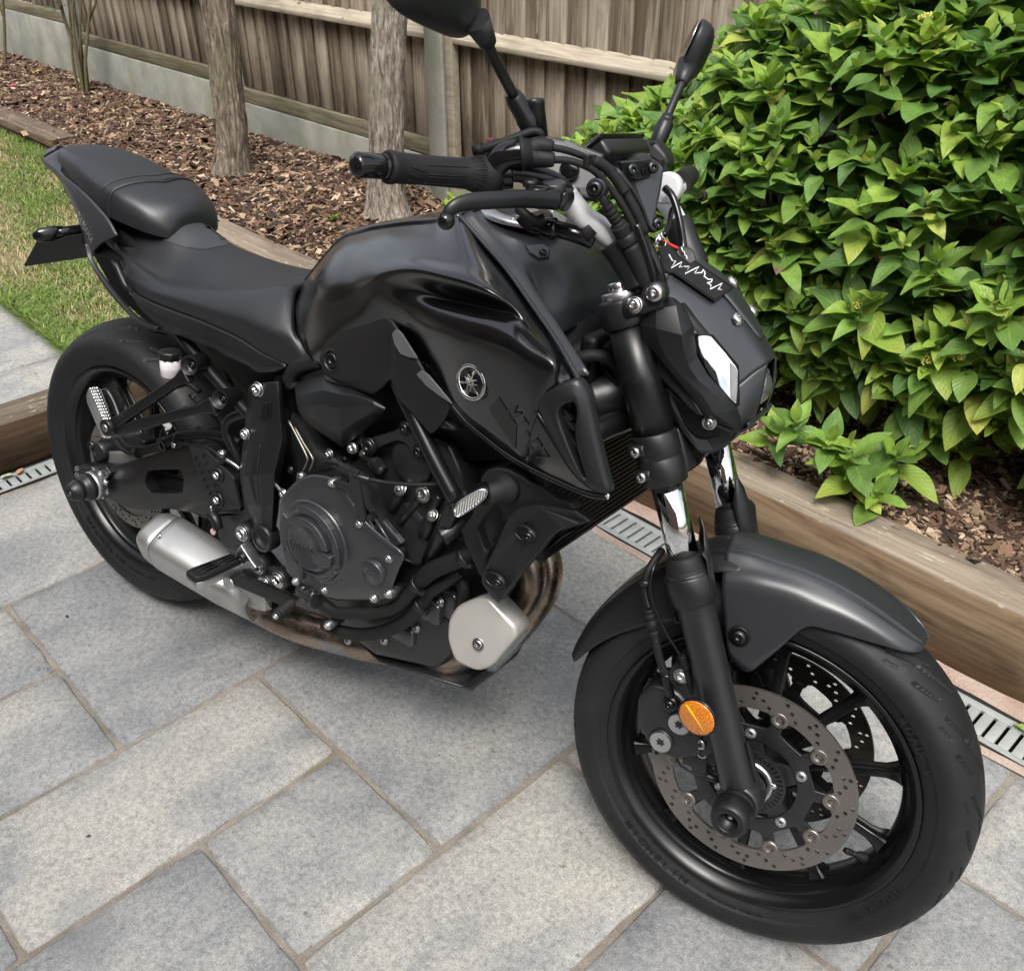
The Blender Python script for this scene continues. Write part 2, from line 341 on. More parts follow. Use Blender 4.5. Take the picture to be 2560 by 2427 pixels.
# ================================================================= drains
M_galv = plain('galvanised_steel', (.40, .425, .41), .55, .35, .5, .16, 14, .25, 90, .0008)
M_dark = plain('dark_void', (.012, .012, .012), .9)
def drain(u0, u1, v0, v1, along, label, pieces, slot0, npitch=.0265):
    """channel drain: galvanised grate with cross slots over a dark channel, axis x along the run"""
    M = GRID @ Matrix.Translation((u0, v0, 0)) if along == 'u' else GRID @ Matrix.Translation((u1, v0, 0)) @ Matrix.Rotation(pi / 2, 4, 'Z')
    L, Wd = (u1 - u0, v1 - v0) if along == 'u' else (v1 - v0, u1 - u0)
    e = empty('drain_channel', M); ch = MB()
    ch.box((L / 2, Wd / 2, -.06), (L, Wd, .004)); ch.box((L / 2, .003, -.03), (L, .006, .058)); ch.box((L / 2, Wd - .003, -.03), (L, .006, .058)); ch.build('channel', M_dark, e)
    x = 0
    for pl in pieces:
        pl = min(pl, L - x)
        if pl < .05: break
        mb = MB(); mg = .0185; y0, y1 = .004, Wd - .004; sl = .0052; n = int((pl - .02) / npitch)
        yy = [y0, y0 + mg, y1 - mg, y1]; zt = -.003
        X0 = x + .002; X1 = x + pl - .002
        def strip(a, b, c, d):   # raised bar with rounded shoulders
            mb.box(((a + b) / 2, (c + d) / 2, zt - .004), (b - a, d - c, .008))
        strip(X0, X1, yy[0], yy[1]); strip(X0, X1, yy[2], yy[3])
        st = X0
        for k in range(n + 1):
            xs = x + .016 + k * npitch
            if xs + sl > X1 - .004: break
            strip(st, xs, yy[1] , yy[2]); st = xs + sl * 1.35
        strip(st, X1, yy[1], yy[2])
        for k in range(n + 1):   # pressed dimples
            for yq in (y0 + .010, y1 - .010, (y0 + y1) / 2 + (.012 if k % 2 else -.012)):
                mb.lathe([(.0018, 0), (.0012, .0010), (.0002, .0012)], (x + .006 + k * npitch, yq, zt + .0001), (0, 0, 1), 6)
        o = mb.build('grate', M_galv, e, fix=False); bevel(o, .0014, 2)
        x += pl
    return tag(e, label, 'drain', 'channel drains round the patio')
drain(-.64, 3.9, .873, .985, 'u', 'long galvanised slotted drain running below the sleeper behind the front wheel', [.5] * 12, 0)
drain(-.760, -.668, -1.9, .87, 'v', 'short galvanised slotted drain at left edge beside the rear tyre', [.42, .5, .5, .5, .5, .5, .5], 0)
sheet('concrete_haunch', M_haunch, -.66, 3.9, .852, .8735, -.001, .02, .003, .05); sheet('concrete_haunch', M_haunch, -.76, 3.9, .985, 1.034, .001, .02, .003, .05)

# ================================================================= planting bed soil, lawn soil
def soil_mat():
    t = NT('bark_soil'); v = t.coord('Object'); a = t.noise(v, 18, 5, .7); b = t.noise(v, 120, 4, .7)
    t.set('col', t.mix(.8, t.ramp(a, [(.3, (.022, .014, .01)), (.6, (.05, .032, .022)), (.8, (.085, .055, .036))]), t.ramp(b, [(.3, .6), (.7, 1.4)]), 'MULTIPLY')); t.set('rough', .95); t.bump(b, 1, .008); return t.m
M_soil = soil_mat()
def bed_h(u, v):
    return .192 + .018 * mnoise.noise(Vector((u * 2.1, v * 2.1, 0))) + .006 * mnoise.noise(Vector((u * 8, v * 8, 1))) - .012 * math.exp(-((v - 1.15) / .05) ** 2)
def hsheet(name, mat, u0, u1, v0, v1, hf, step):
    nu, nv = int((u1 - u0) / step), int((v1 - v0) / step); w = nu + 1
    vs = [(u0 + (u1 - u0) * i / nu, v0 + (v1 - v0) * j / nv, hf(u0 + (u1 - u0) * i / nu, v0 + (v1 - v0) * j / nv)) for j in range(nv + 1) for i in range(nu + 1)]
    mb = MB(); mb.add(vs, [(j * w + i, j * w + i + 1, (j + 1) * w + i + 1, (j + 1) * w + i) for j in range(nv) for i in range(nu)])
    return tag(mb.build(name, mat, None, GRID, fix=False), kind='structure')
hsheet('planting_bed_soil', M_soil, -9, 4, 1.14, 3.4, bed_h, .07)
def lawn_h(u, v): return .132 + .012 * mnoise.noise(Vector((u * 2.5, v * 2.5, 4))) 
t_ = NT('lawn_soil'); v_ = t_.coord('Object'); t_.set('col', t_.ramp(t_.noise(v_, 5, 5, .7), [(.35, (.09, .11, .03)), (.5, (.19, .165, .08)), (.65, (.30, .24, .14))])); t_.set('rough', .95); t_.bump(t_.noise(v_, 150, 4), 1, .006); M_lsoil = t_.m
hsheet('lawn_ground', M_lsoil, -9, -.89, .245, 1.16, lawn_h, .07)

# ================================================================= bark chips: nobody could count them
def attr_mat(name, rough=.85, spec=.3, bscale=200, var=.25, noise_mul=(.7, 1.25)):
    t = NT(name); a = t.n('Attribute', attribute_name='Col'); g = t.noise(t.coord('Object'), bscale, 3, .6)
    t.set('col', t.mix(.8, a.outputs['Color'], t.ramp(g, [(.3, noise_mul[0]), (.7, noise_mul[1])]), 'MULTIPLY')); t.set('rough', rough); t.set('spec', spec); t.bump(g, .5, .002); return t.m
def bulk(name, V, Fq, cols, mat, parent=None, m=None, smooth=False, uvs=None):
    """many little shapes as one mesh; V (n,k,3), Fq face list over k, cols (n,3)"""
    n, k, _ = V.shape; me = bpy.data.meshes.new(name); nf = len(Fq); q = len(Fq[0])
    me.vertices.add(n * k); me.vertices.foreach_set('co', V.reshape(-1).astype(np.float32))
    fi = (np.array(Fq)[None] + (np.arange(n) * k)[:, None, None]).reshape(-1)
    me.loops.add(len(fi)); me.loops.foreach_set('vertex_index', fi.astype(np.int32)); me.polygons.add(n * nf)
    me.polygons.foreach_set('loop_start', (np.arange(n * nf) * q).astype(np.int32)); me.polygons.foreach_set('loop_total', np.full(n * nf, q, np.int32))
    me.polygons.foreach_set('use_smooth', np.full(n * nf, smooth)); me.update(calc_edges=True)
    ca = me.color_attributes.new('Col', 'FLOAT_COLOR', 'POINT'); cc = np.ones((n, k, 4), np.float32); cc[:, :, :3] = cols[:, None, :]; ca.data.foreach_set('color', cc.reshape(-1))
    if uvs is not None:
        l = me.uv_layers.new(name='UVMap'); U = np.tile(np.asarray(uvs, np.float32)[np.array(Fq).reshape(-1)], (n, 1)); l.data.foreach_set('uv', U.reshape(-1))
    me.validate(); return new_obj(name, me, parent, m, mat)
M_chip = attr_mat('bark_chip', .8, .3, 160)
def chips(name, n, region, rs, size, hfun, lift=.006, pale=.25):
    R = np.random.default_rng(rs); U = region[0] + (region[1] - region[0]) * R.random(n) ** region[4]; Vv = region[2] + (region[3] - region[2]) * R.random(n)
    Z = np.array([hfun(a, b) for a, b in zip(U, Vv)]) + R.random(n) * lift
    L = size * np.clip(R.lognormal(0, .55, n), .3, 3.2); Wd = L * R.uniform(.12, .5, n); T = R.uniform(.0012, .0045, n)
    base = np.array([(x, y, z) for x in (-.5, .5) for y in (-.5, .5) for z in (0, 1)]); V = np.repeat(base[None], n, 0)
    V = V * np.stack([L, Wd, T], 1)[:, None, :]; taper = R.uniform(.3, 1, n); V[:, 4:, 1] *= taper[:, None]; V[:, :, 0] += (R.random((n, 8)) - .5) * L[:, None] * .25; V[:, :, 2] += (R.random((n, 8)) - .5) * .003
    a = R.uniform(0, 2 * pi, n); tl = R.normal(0, .28, n); rl = R.normal(0, .35, n)
    def rot(V, ang, i, j):
        c, s = np.cos(ang)[:, None], np.sin(ang)[:, None]; x, y = V[:, :, i].copy(), V[:, :, j].copy(); V[:, :, i] = c * x - s * y; V[:, :, j] = s * x + c * y
    rot(V, rl, 1, 2); rot(V, tl, 0, 2); rot(V, a, 0, 1); V[:, :, 0] += U[:, None]; V[:, :, 1] += Vv[:, None]; V[:, :, 2] += Z[:, None]
    pal = np.array([(.038, .024, .017), (.085, .050, .033), (.155, .092, .058), (.23, .15, .098), (.34, .245, .165), (.46, .36, .26)]); w = np.array([.26, .27, .2, .14, .08 * pale * 4, .05 * pale * 4]); w /= w.sum()
    c = pal[R.choice(6, n, p=w)] * R.uniform(.8, 1.25, (n, 1))
    Fq = [(0, 1, 3, 2), (4, 6, 7, 5), (0, 4, 5, 1), (2, 3, 7, 6), (1, 5, 7, 3)]
    return tag(bulk(name, V, Fq, c, M_chip, None, GRID), 'loose brown bark chips mulching the planting bed', 'bark mulch', kind='stuff')
chips('bark_mulch', 26000, (.2, 2.0, 1.143, 1.75, 1), 11, .021, bed_h, .010, .5)
chips('bark_mulch', 44000, (-6.8, .3, 1.165, 1.99, .8), 12, .025, bed_h, .012, .32)['label'] = 'dark brown bark chips round the tree trunks below the fence'

# ================================================================= lawn grass
M_grass = attr_mat('grass_blade', .6, .3, 40)
def grass(n, rs):
    R = np.random.default_rng(rs); U = -.895 - 4.6 * R.random(n) ** 1.5; Vv = .235 + .93 * R.random(n)
    lean_e = R.random(n) < .12; Vv = np.where(lean_e, .235 + .03 * R.random(n), Vv)
    dry = np.array([mnoise.noise(Vector((a * 2.3, b * 3.1, 7))) for a, b in zip(U, Vv)]); lush = np.clip(1 - (Vv - .24) / .16, 0, 1) + np.clip((Vv - 1.0) / .1, 0, 1)
    keep = R.random(n) < np.clip(.75 - dry * 1.3 + lush * .6, .22, 1); U, Vv, dry, lush = U[keep], Vv[keep], dry[keep], lush[keep]; n = len(U)
    Z = np.array([lawn_h(a, b) for a, b in zip(U, Vv)]); H = R.uniform(.012, .032, n) * (1 + .75 * lush); a = R.uniform(0, 2 * pi, n); bend = R.uniform(.3, 1.5, n) * H; w = R.uniform(.0012, .0026, n)
    d = np.stack([np.cos(a), np.sin(a)], 1); p = np.stack([-d[:, 1], d[:, 0]], 1); V = np.zeros((n, 6, 3))
    for k, (t, ww) in enumerate(((0, 1), (.55, .8), (1, .1))):
        for s, sg in ((0, -1), (1, 1)):
            V[:, k * 2 + s, 0] = U + d[:, 0] * bend * t * t + sg * p[:, 0] * w * ww / 2 * 1.6; V[:, k * 2 + s, 1] = Vv + d[:, 1] * bend * t * t + sg * p[:, 1] * w * ww / 2 * 1.6; V[:, k * 2 + s, 2] = Z + H * t * (1 - .25 * t)
    g = np.array([(.085, .150, .022), (.13, .205, .035), (.18, .25, .055), (.34, .29, .14), (.44, .36, .21)]); pdry = np.clip(.36 + dry * 1.1 - lush * .3, .05, .85)
    isd = R.random(n) < pdry; c = np.where(isd[:, None], g[R.choice([3, 4], n)], g[R.choice([0, 1, 2], n)]) * R.uniform(.8, 1.25, (n, 1))
    return tag(bulk('lawn_grass', V, [(0, 1, 3, 2), (2, 3, 5, 4)], c, M_grass, None, GRID), 'patchy green lawn with dry straw-coloured patches behind the seat', 'grass', kind='stuff')
grass(110000, 5)

# ================================================================= fence
FV = 2.0
posts_u = [-8.50, -6.72, -4.94, -3.02, -1.34, .44, 2.22, 4.0]; gb_top = [.53, .505, .405, .345, .30, .28, .27]
def box_b(name, mat, M, d, parent, bev=.002, wob=0, seg=1):
    mb = MB(); n = max(1, seg)
    ax = max(range(3), key=lambda i: d[i])
    if n > 1:
        rs = []
        for k in range(n + 1):
            t = -.5 + k / n; r = []
            for (p, q) in ((-.5, -.5), (.5, -.5), (.5, .5), (-.5, .5)):
                co = [0, 0, 0]; co[ax] = t * d[ax]; i1, i2 = [i for i in range(3) if i != ax]; co[i1] = p * d[i1]; co[i2] = q * d[i2]
                if ax == 2: co[0] += wob * mnoise.noise(Vector((t * 3, M[0][3] * 5, 0)))
                r.append(Vector(co))
            rs.append(r)
        mb.rings(rs)
    else: mb.box((0, 0, 0), d)
    o = mb.build(name, mat, parent, M); return bevel(o, bev, 2) if bev else o
fence_names = ['furthest fence bay at top left beyond the rose stems', 'fence bay at top left behind the rose stems', 'fence bay behind the left tree trunk with mossy bottom rail', 'fence bay between the two tree trunks', 'fence bay behind the handlebar and mirrors right of the concrete post', 'fence bay hidden mostly behind the green shrub']
for b_ in range(1, 6):
    ua, ub = posts_u[b_] + .055, posts_u[b_ + 1] - .055; zt = gb_top[b_]
    e = tag(empty('closeboard_fence', GRID @ Matrix.Translation((ua, FV, zt))), 'closeboard ' + fence_names[b_], 'fence', 'closeboard fence bays along the garden boundary')
    Wd = ub - ua
    box_b('bottom_rail', M_bottom, Matrix.Translation((Wd / 2, .0, .036)), (Wd, .028, .066), e)
    for zr in (.80, 1.55):
        mb = MB(); z0 = zr - zt; mb.rings([[Vector((x, .012, z0)), Vector((x, -.034, z0 + .006)), Vector((x, -.036, z0 + .026)), Vector((x, .012, z0 + .062))] for x in (0, Wd * .25, Wd * .5, Wd * .75, Wd)], smooth=False); bevel(mb.build('rail', M_rail, e), .003)
    x = .0; r = random.Random(b_)
    tops = 1.9 - zt
    while x < Wd - .02:
        w = .1 + r.uniform(-.006, .006); h = tops - .07 - r.uniform(0, .01)
        mb = MB(); x0_ = max(0, x - .022); x1 = min(x + w, Wd); tk, tn = .017, .003; y = .022
        # featheredge board: thick edge overlaps the thin edge of the next
        sgm = 6; rs = []
        for k in range(sgm + 1):
            z = .072 + h * k / sgm; wv = .0025 * mnoise.noise(Vector((z * 2.5, b_ * 9 + x * 11, 3)))
            rs.append([Vector((x0_ + wv, y - tn + .004, z)), Vector((x1 + wv, y - tk, z)), Vector((x1 + wv, y - .001, z)), Vector((x0_ + wv, y + .006, z))])
        mb.rings(rs, smooth=False); o = mb.build('board', M_board, e); bevel(o, .0016, 1); x += w
for k, u in enumerate(posts_u[1:7]):
    mb = MB(); H = 2.05; w, d = .052, .05
    out = [(-w, -d), (w, -d), (w, -.015), (.02, -.012), (.02, .03), (w, .032), (w, d), (-w, d), (-w, .032), (-.02, .03), (-.02, -.012), (-w, -.015)]
    mb.rings([[Vector((x, y, z)) for x, y in out] for z in (0, H)], smooth=False)
    o = bevel(mb.build('fence_post', M_conc, None, GRID @ Matrix.Translation((u, FV, .0))), .006, 2)
    tag(o, ['slotted concrete fence post at far top left', 'concrete fence post at top left by the rose stems', 'concrete fence post behind the left tree trunk', 'pale concrete fence post beside the right tree trunk below the mirror', 'concrete fence post hidden behind the green shrub', 'concrete fence post right of the shrub'][k], 'fence post', 'concrete fence posts')
bt = box_b('fence_batten', M_rail, GRID @ Matrix.Translation((-1.34 + .082, FV - .022, 1.05)), (.04, .04, 1.75), None, .004, 0, 1)
tag(bt, 'thin grey timber batten fixed upright against the concrete post', 'batten')
for k in range(1, 6):
    ua, ub = posts_u[k] + .03, posts_u[k + 1] - .03
    o = box_b('gravel_board', M_conc, GRID @ Matrix.Translation(((ua + ub) / 2, FV + .005, gb_top[k] / 2)), (ub - ua, .045, gb_top[k]), None, .005)
    tag(o, ['', 'concrete gravel board at far left under the furthest bay', 'pale concrete gravel board between rose stems and left trunk', 'concrete gravel board between the two tree trunks', 'concrete gravel board right of the concrete post low behind the tank', 'concrete gravel board behind the shrub'][k], 'gravel board', 'concrete gravel boards under the fence')

# unseen brick wall added behind the camera to darken the motorcycle's reflections
def brick_mat():
    t = NT('added_wall_brick'); b = t.n('TexBrick'); v = t.coord('Object', rot=(pi / 2, 0, 0)); t.t.links.new(v, b.inputs['Vector']); b.inputs['Scale'].default_value = 4.4; b.inputs['Color1'].default_value = (.16, .075, .05, 1); b.inputs['Color2'].default_value = (.10, .055, .04, 1); b.inputs['Mortar'].default_value = (.24, .22, .19, 1); b.inputs['Mortar Size'].default_value = .02
    t.set('col', b.outputs['Color']); t.set('rough', .9); return t.m
hw = tag(empty('added_dark_wall', GRID @ Matrix.Translation((0, -3.3, 0))), 'unseen brick wall with glazed door added behind the camera to darken reflections', 'added_dark_wall')
mb = MB(); mb.box((-4.4, -.15, 2.6), (5.2, .3, 5.2)); mb.box((4.2, -.15, 2.6), (5.6, .3, 5.2)); mb.box((-.2, -.15, 3.7), (3.2, .3, 3.0)); mb.build('wall', brick_mat(), hw)
mb = MB(); mb.box((-.2, -.12, 1.1), (3.16, .03, 2.16)); mb.build('door_glass', plain('dark_glass', (.02, .022, .024), .05), hw)
mb = MB()
for x in (-1.76, -.2, 1.36): mb.box((x, -.08, 1.1), (.07, .07, 2.2))
mb.box((-.2, -.08, 2.17), (3.2, .07, .06)); mb.build('door_frame', plain('grey_frame', (.06, .062, .065), .4), hw)
# ================================================================= motorcycle materials
def paint(name, col, rough, spec=.5, grain=0, gs=900, flecks=True, coat=0, cr=.1):
    t = NT(name); v = t.coord('Object'); d = t.noise(v, 7, 3, .6); c = t.mix(1, col, t.ramp(d, [(.3, .88), (.7, 1.12)]), 'MULTIPLY')
    if flecks:   # dust specks and light marks that sit on the surface
        f = t.noise(v, 330, 2, .5); c = t.mix(t.ramp(f, [(.76, 0), (.79, .35)]), c, (.3, .3, .29))
        sm = t.noise(v, 3.2, 5, .7, .8); r_ = t.ramp(sm, [(.3, max(.05, rough - .05)), (.7, rough + .07)])
        t.set('rough', r_)
    else: t.set('rough', rough)
    t.set('col', c); t.set('spec', spec)
    if coat: t.set('coat', coat); t.set('crough', cr)
    if grain: t.bump(t.noise(v, gs, 2, .5), grain, .0004)
    return t.m
K_gloss = paint('satin_black_paint', (.0030, .0032, .0040), .21, .75, coat=.30, cr=.16)
K_matt = paint('matt_black_plastic', (.0078, .0082, .0095), .40, .5, .25)
K_matt2 = paint('matt_grey_plastic', (.019, .0205, .024), .35, .85, .2)
K_tex = paint('textured_black_plastic', (.0085, .0085, .0088), .55, .38, .6, 1400)
K_frame = paint('black_frame_paint', (.0065, .0068, .0075), .34, .45, .15)
K_cast = paint('black_cast_aluminium', (.0115, .0120, .0135), .36, .65, .5, 700)
K_castl = paint('dark_engine_cover_paint', (.022, .0235, .027), .27, .9, .3, 900)
K_black = paint('deep_black', (.003, .003, .0032), .5, .3, flecks=False)
K_rubber = paint('black_rubber', (.0095, .0095, .0098), .60, .3, .4, 500)
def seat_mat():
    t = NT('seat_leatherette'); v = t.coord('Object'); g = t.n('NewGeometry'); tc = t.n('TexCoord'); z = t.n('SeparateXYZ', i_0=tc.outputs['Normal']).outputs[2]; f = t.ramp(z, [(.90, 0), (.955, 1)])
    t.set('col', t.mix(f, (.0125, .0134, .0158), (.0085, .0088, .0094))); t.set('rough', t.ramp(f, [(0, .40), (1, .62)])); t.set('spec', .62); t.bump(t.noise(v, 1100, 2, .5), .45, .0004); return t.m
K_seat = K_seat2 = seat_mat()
K_glossblk = paint('gloss_black_plastic', (.006, .006, .007), .12, .5, flecks=False)
K_rim = paint('rim_black', (.0048, .005, .0055), .28, .5)
K_steel = plain('bright_steel', (.60, .60, .60), .24, 1, .5, .1, 200)
K_chrome = plain('chrome', (.82, .83, .84), .045, 1, .5, .03, 40)
K_bolt = plain('zinc_bolt', (.50, .50, .49), .30, 1, .5, .2, 400)
K_dkbolt = plain('dark_bolt', (.06, .06, .062), .38, 1, .5, .2, 300)
K_alu = plain('brushed_aluminium', (.58, .585, .59), .34, 1, .5, .1, 60)
K_bar = plain('silver_handlebar', (.74, .75, .76), .45, .25, .5, .05, 80)
K_gold = plain('bronze_bobbin', (.27, .25, .225), .42, .9, .5, .15, 100)
K_silver = plain('silver_caliper_cap', (.55, .56, .56), .33, .9, .5, .05, 60)
def muff_mat():
    t = NT('muffler_satin_steel'); v = t.coord('Object'); a = t.noise(t.coord('Object', scale=(1, 1, 1)), 6, 3); s = t.noise(t.coord('Object', scale=(6, 6, 60)), 60, 3)
    t.set('col', t.ramp(a, [(.3, (.46, .46, .45)), (.7, (.56, .56, .55))])); t.set('metal', .85); t.set('rough', t.ramp(s, [(.3, .33), (.7, .46)])); return t.m
K_muff = muff_mat()
def pipe_mat():
    t = NT('heat_tinted_pipe'); v = t.coord('Object'); a = t.noise(v, 5, 5, .65, .6)
    c = t.ramp(a, [(.3, (.13, .105, .09)), (.45, (.21, .165, .13)), (.55, (.34, .28, .22)), (.62, (.27, .30, .34)), (.75, (.17, .13, .11))]); g = t.noise(v, 60, 4, .7)
    t.set('col', t.mix(.5, c, t.ramp(g, [(.3, .7), (.7, 1.2)]), 'MULTIPLY')); t.set('metal', .95); t.set('rough', t.ramp(g, [(.3, .2), (.7, .38)])); return t.m
K_pipe = pipe_mat()
K_white = plain('white_heat_shield', (.56, .545, .51), .36, .45, .5, .05, 20)
def tyre_mat():
    t = NT('tyre_rubber'); v = t.coord('Object'); a = t.noise(v, 9, 4, .6, .4); b = t.noise(v, 45, 4, .7)
    c = t.ramp(a, [(.3, (.0060, .0062, .0068)), (.6, (.0095, .0100, .0112)), (.8, (.018, .0185, .0195))]); c = t.mix(t.ramp(b, [(.6, 0), (.8, .35)]), c, (.045, .044, .042))
    t.set('col', c); t.set('rough', t.ramp(b, [(.3, .5), (.7, .66)])); t.set('spec', .42); t.bump(t.noise(v, 700, 2, .5), .2, .0004); return t.m
K_tyre = tyre_mat()
def disc_mat():
    t = NT('brake_disc_steel'); g = t.coord('Generated'); v = t.coord('Object')
    sx = t.n('SeparateXYZ', i_0=v); r = t.math('SQRT', t.math('ADD', t.math('MULTIPLY', sx.outputs[0], sx.outputs[0]), t.math('MULTIPLY', sx.outputs[2], sx.outputs[2])))
    cb = t.n('CombineXYZ', i_0=t.math('MULTIPLY', r, 900)); n1 = t.noise(cb.outputs[0], 1.0, 3, .7); n2 = t.noise(v, 12, 4)
    c = t.ramp(n1, [(.3, (.14, .13, .12)), (.5, (.22, .205, .19)), (.7, (.31, .29, .27))]); t.set('col', t.mix(.5, c, t.ramp(n2, [(.3, .75), (.7, 1.2)]), 'MULTIPLY')); t.set('metal', .8); t.set('rough', t.ramp(n1, [(.3, .34), (.7, .5)])); return t.m
K_disc = disc_mat()
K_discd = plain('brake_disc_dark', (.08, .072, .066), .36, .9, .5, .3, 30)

# ================================================================= motorcycle root and shape helpers
bike = empty('motorcycle', BIKE)
tag(bike, 'matt black naked motorcycle parked on its side stand on the grey patio', 'motorcycle')
from mathutils.geometry import delaunay_2d_cdt
def holed(outer, holes, to3, t, mb=None, nrm=None, bev=0):
    """plate with real holes: 2D loops mapped to 3D by to3(x, y, d), d = depth behind the face"""
    mb = mb or MB(); loops = [outer] + list(holes); vs = []; edges = []
    for lp in loops:
        b = len(vs); vs += [Vector((p[0], p[1])) for p in lp]; edges += [(b + i, b + (i + 1) % len(lp)) for i in range(len(lp))]
    V, E, Fc, *_ = delaunay_2d_cdt(vs, edges, [], 1, 1e-6)
    if holes:
        ce = np.array([[sum(V[i].x for i in f) / len(f), sum(V[i].y for i in f) / len(f)] for f in Fc]); bad = np.zeros(len(Fc), bool)
        for h in holes:
            ins = np.zeros(len(Fc), bool)
            for i in range(len(h)):
                (xa, ya), (xb, yb) = h[i - 1][:2], h[i][:2]
                if ya != yb: ins ^= ((ya > ce[:, 1]) != (yb > ce[:, 1])) & (ce[:, 0] < (xb - xa) * (ce[:, 1] - ya) / (yb - ya) + xa)
            bad |= ins
        Fc = [f for f, b_ in zip(Fc, bad) if not b_]
    n = len(V); pts = [to3(p[0], p[1], bev * 0) for p in V] + [to3(p[0], p[1], t) for p in V]
    fs = [tuple(f) for f in Fc] + [tuple(n + i for i in reversed(f)) for f in Fc]
    cnt = {}
    for f in Fc:
        for i in range(len(f)): e = (f[i], f[(i + 1) % len(f)]); cnt[e] = cnt.get(e, 0) + 1
    for (a, b) in list(cnt):
        if (b, a) not in cnt: fs.append((b, a, n + a, n + b))
    return mb.add(pts, fs, False)
def circ2(cx, cy, r, n=12, a0=0, rx=None): return [(cx + (rx or r) * cos(a0 + 2 * pi * i / n), cy + r * sin(a0 + 2 * pi * i / n)) for i in range(n)]
def bolt(parent, p, d, r=.007, mat=None, name='bolt', m=None, h=None, flange=0, hexin=True):
    """button or flange bolt with a recessed hexagon socket"""
    p = Vector(p); d = Vector(d).normalized(); h = h or r * .75; mb = MB()
    if flange: mb.lathe([(flange, 0), (flange, .0012), (flange * .9, .002)], p, d, 18)
    hr = r * .48
    mb.lathe([(r, 0), (r, h * .45), (r * .85, h * .85), (r * .6, h), (hr, h)], p, d, 18, False)
    mb.lathe([(hr, h), (hr * .95, h * .35), (.00002, h * .3)], p, d, 6, False)
    return mb.build(name, mat or K_bolt, parent, m)
def surf(rows, res=5, closed=False):
    """control rows (list of lists of points) -> smooth dense grid rows"""
    rr = [crom(r, res) for r in rows]; cols = list(zip(*rr)); cc = [crom(c, res, closed) for c in cols]; return [list(r) for r in zip(*cc)]
def grid_mb(rows, mb=None, flip=False):
    mb = mb or MB(); n = len(rows[0]); vs = [p for r in rows for p in r]
    fs = [(i * n + j, i * n + j + 1, (i + 1) * n + j + 1, (i + 1) * n + j) for i in range(len(rows) - 1) for j in range(n - 1)]
    return mb.add(vs, [f[::-1] for f in fs] if flip else fs, True)
def solid(o, t, off=-1, rim=True):
    m = o.modifiers.new('thick', 'SOLIDIFY'); m.thickness = t; m.offset = off; m.use_rim = rim; return o
def nfix(o, d):
    """make an open shell's normals point along d on average"""
    s = sum((p.normal * p.area for p in o.data.polygons), Vector())
    if s.dot(Vector(d)) < 0: o.data.flip_normals()
    return o
def pip(pts, Y, f=None): f = f or B; return [f(p[0], p[1], p[2] if len(p) > 2 else Y) for p in pts]
def text_obj(name, s, size, mat, parent, M, ext=.0006, bold=0, squeeze=1, shear=0, m0=None):
    c = bpy.data.curves.new(name, 'FONT'); c.body = s; c.size = size; c.extrude = ext; c.offset = bold; c.align_x = 'CENTER'; c.align_y = 'CENTER'; c.shear = shear; c.resolution_u = 3
    t = bpy.data.objects.new('tmp', c); sc.collection.objects.link(t); dg = bpy.context.evaluated_depsgraph_get(); dg.update(); me = bpy.data.meshes.new_from_object(t.evaluated_get(dg)); bpy.data.objects.remove(t)
    me.transform(Matrix.Diagonal((squeeze, 1, 1, 1))); me.materials.clear(); return new_obj(name, me, parent, M, mat)
def frame_m(o, x, n):
    """matrix with local x along x, local z along n"""
    x = Vector(x).normalized(); n = Vector(n).normalized(); y = n.cross(x).normalized(); x = y.cross(n)
    return Matrix(((x[0], y[0], n[0], o[0]), (x[1], y[1], n[1], o[1]), (x[2], y[2], n[2], o[2]), (0, 0, 0, 1)))
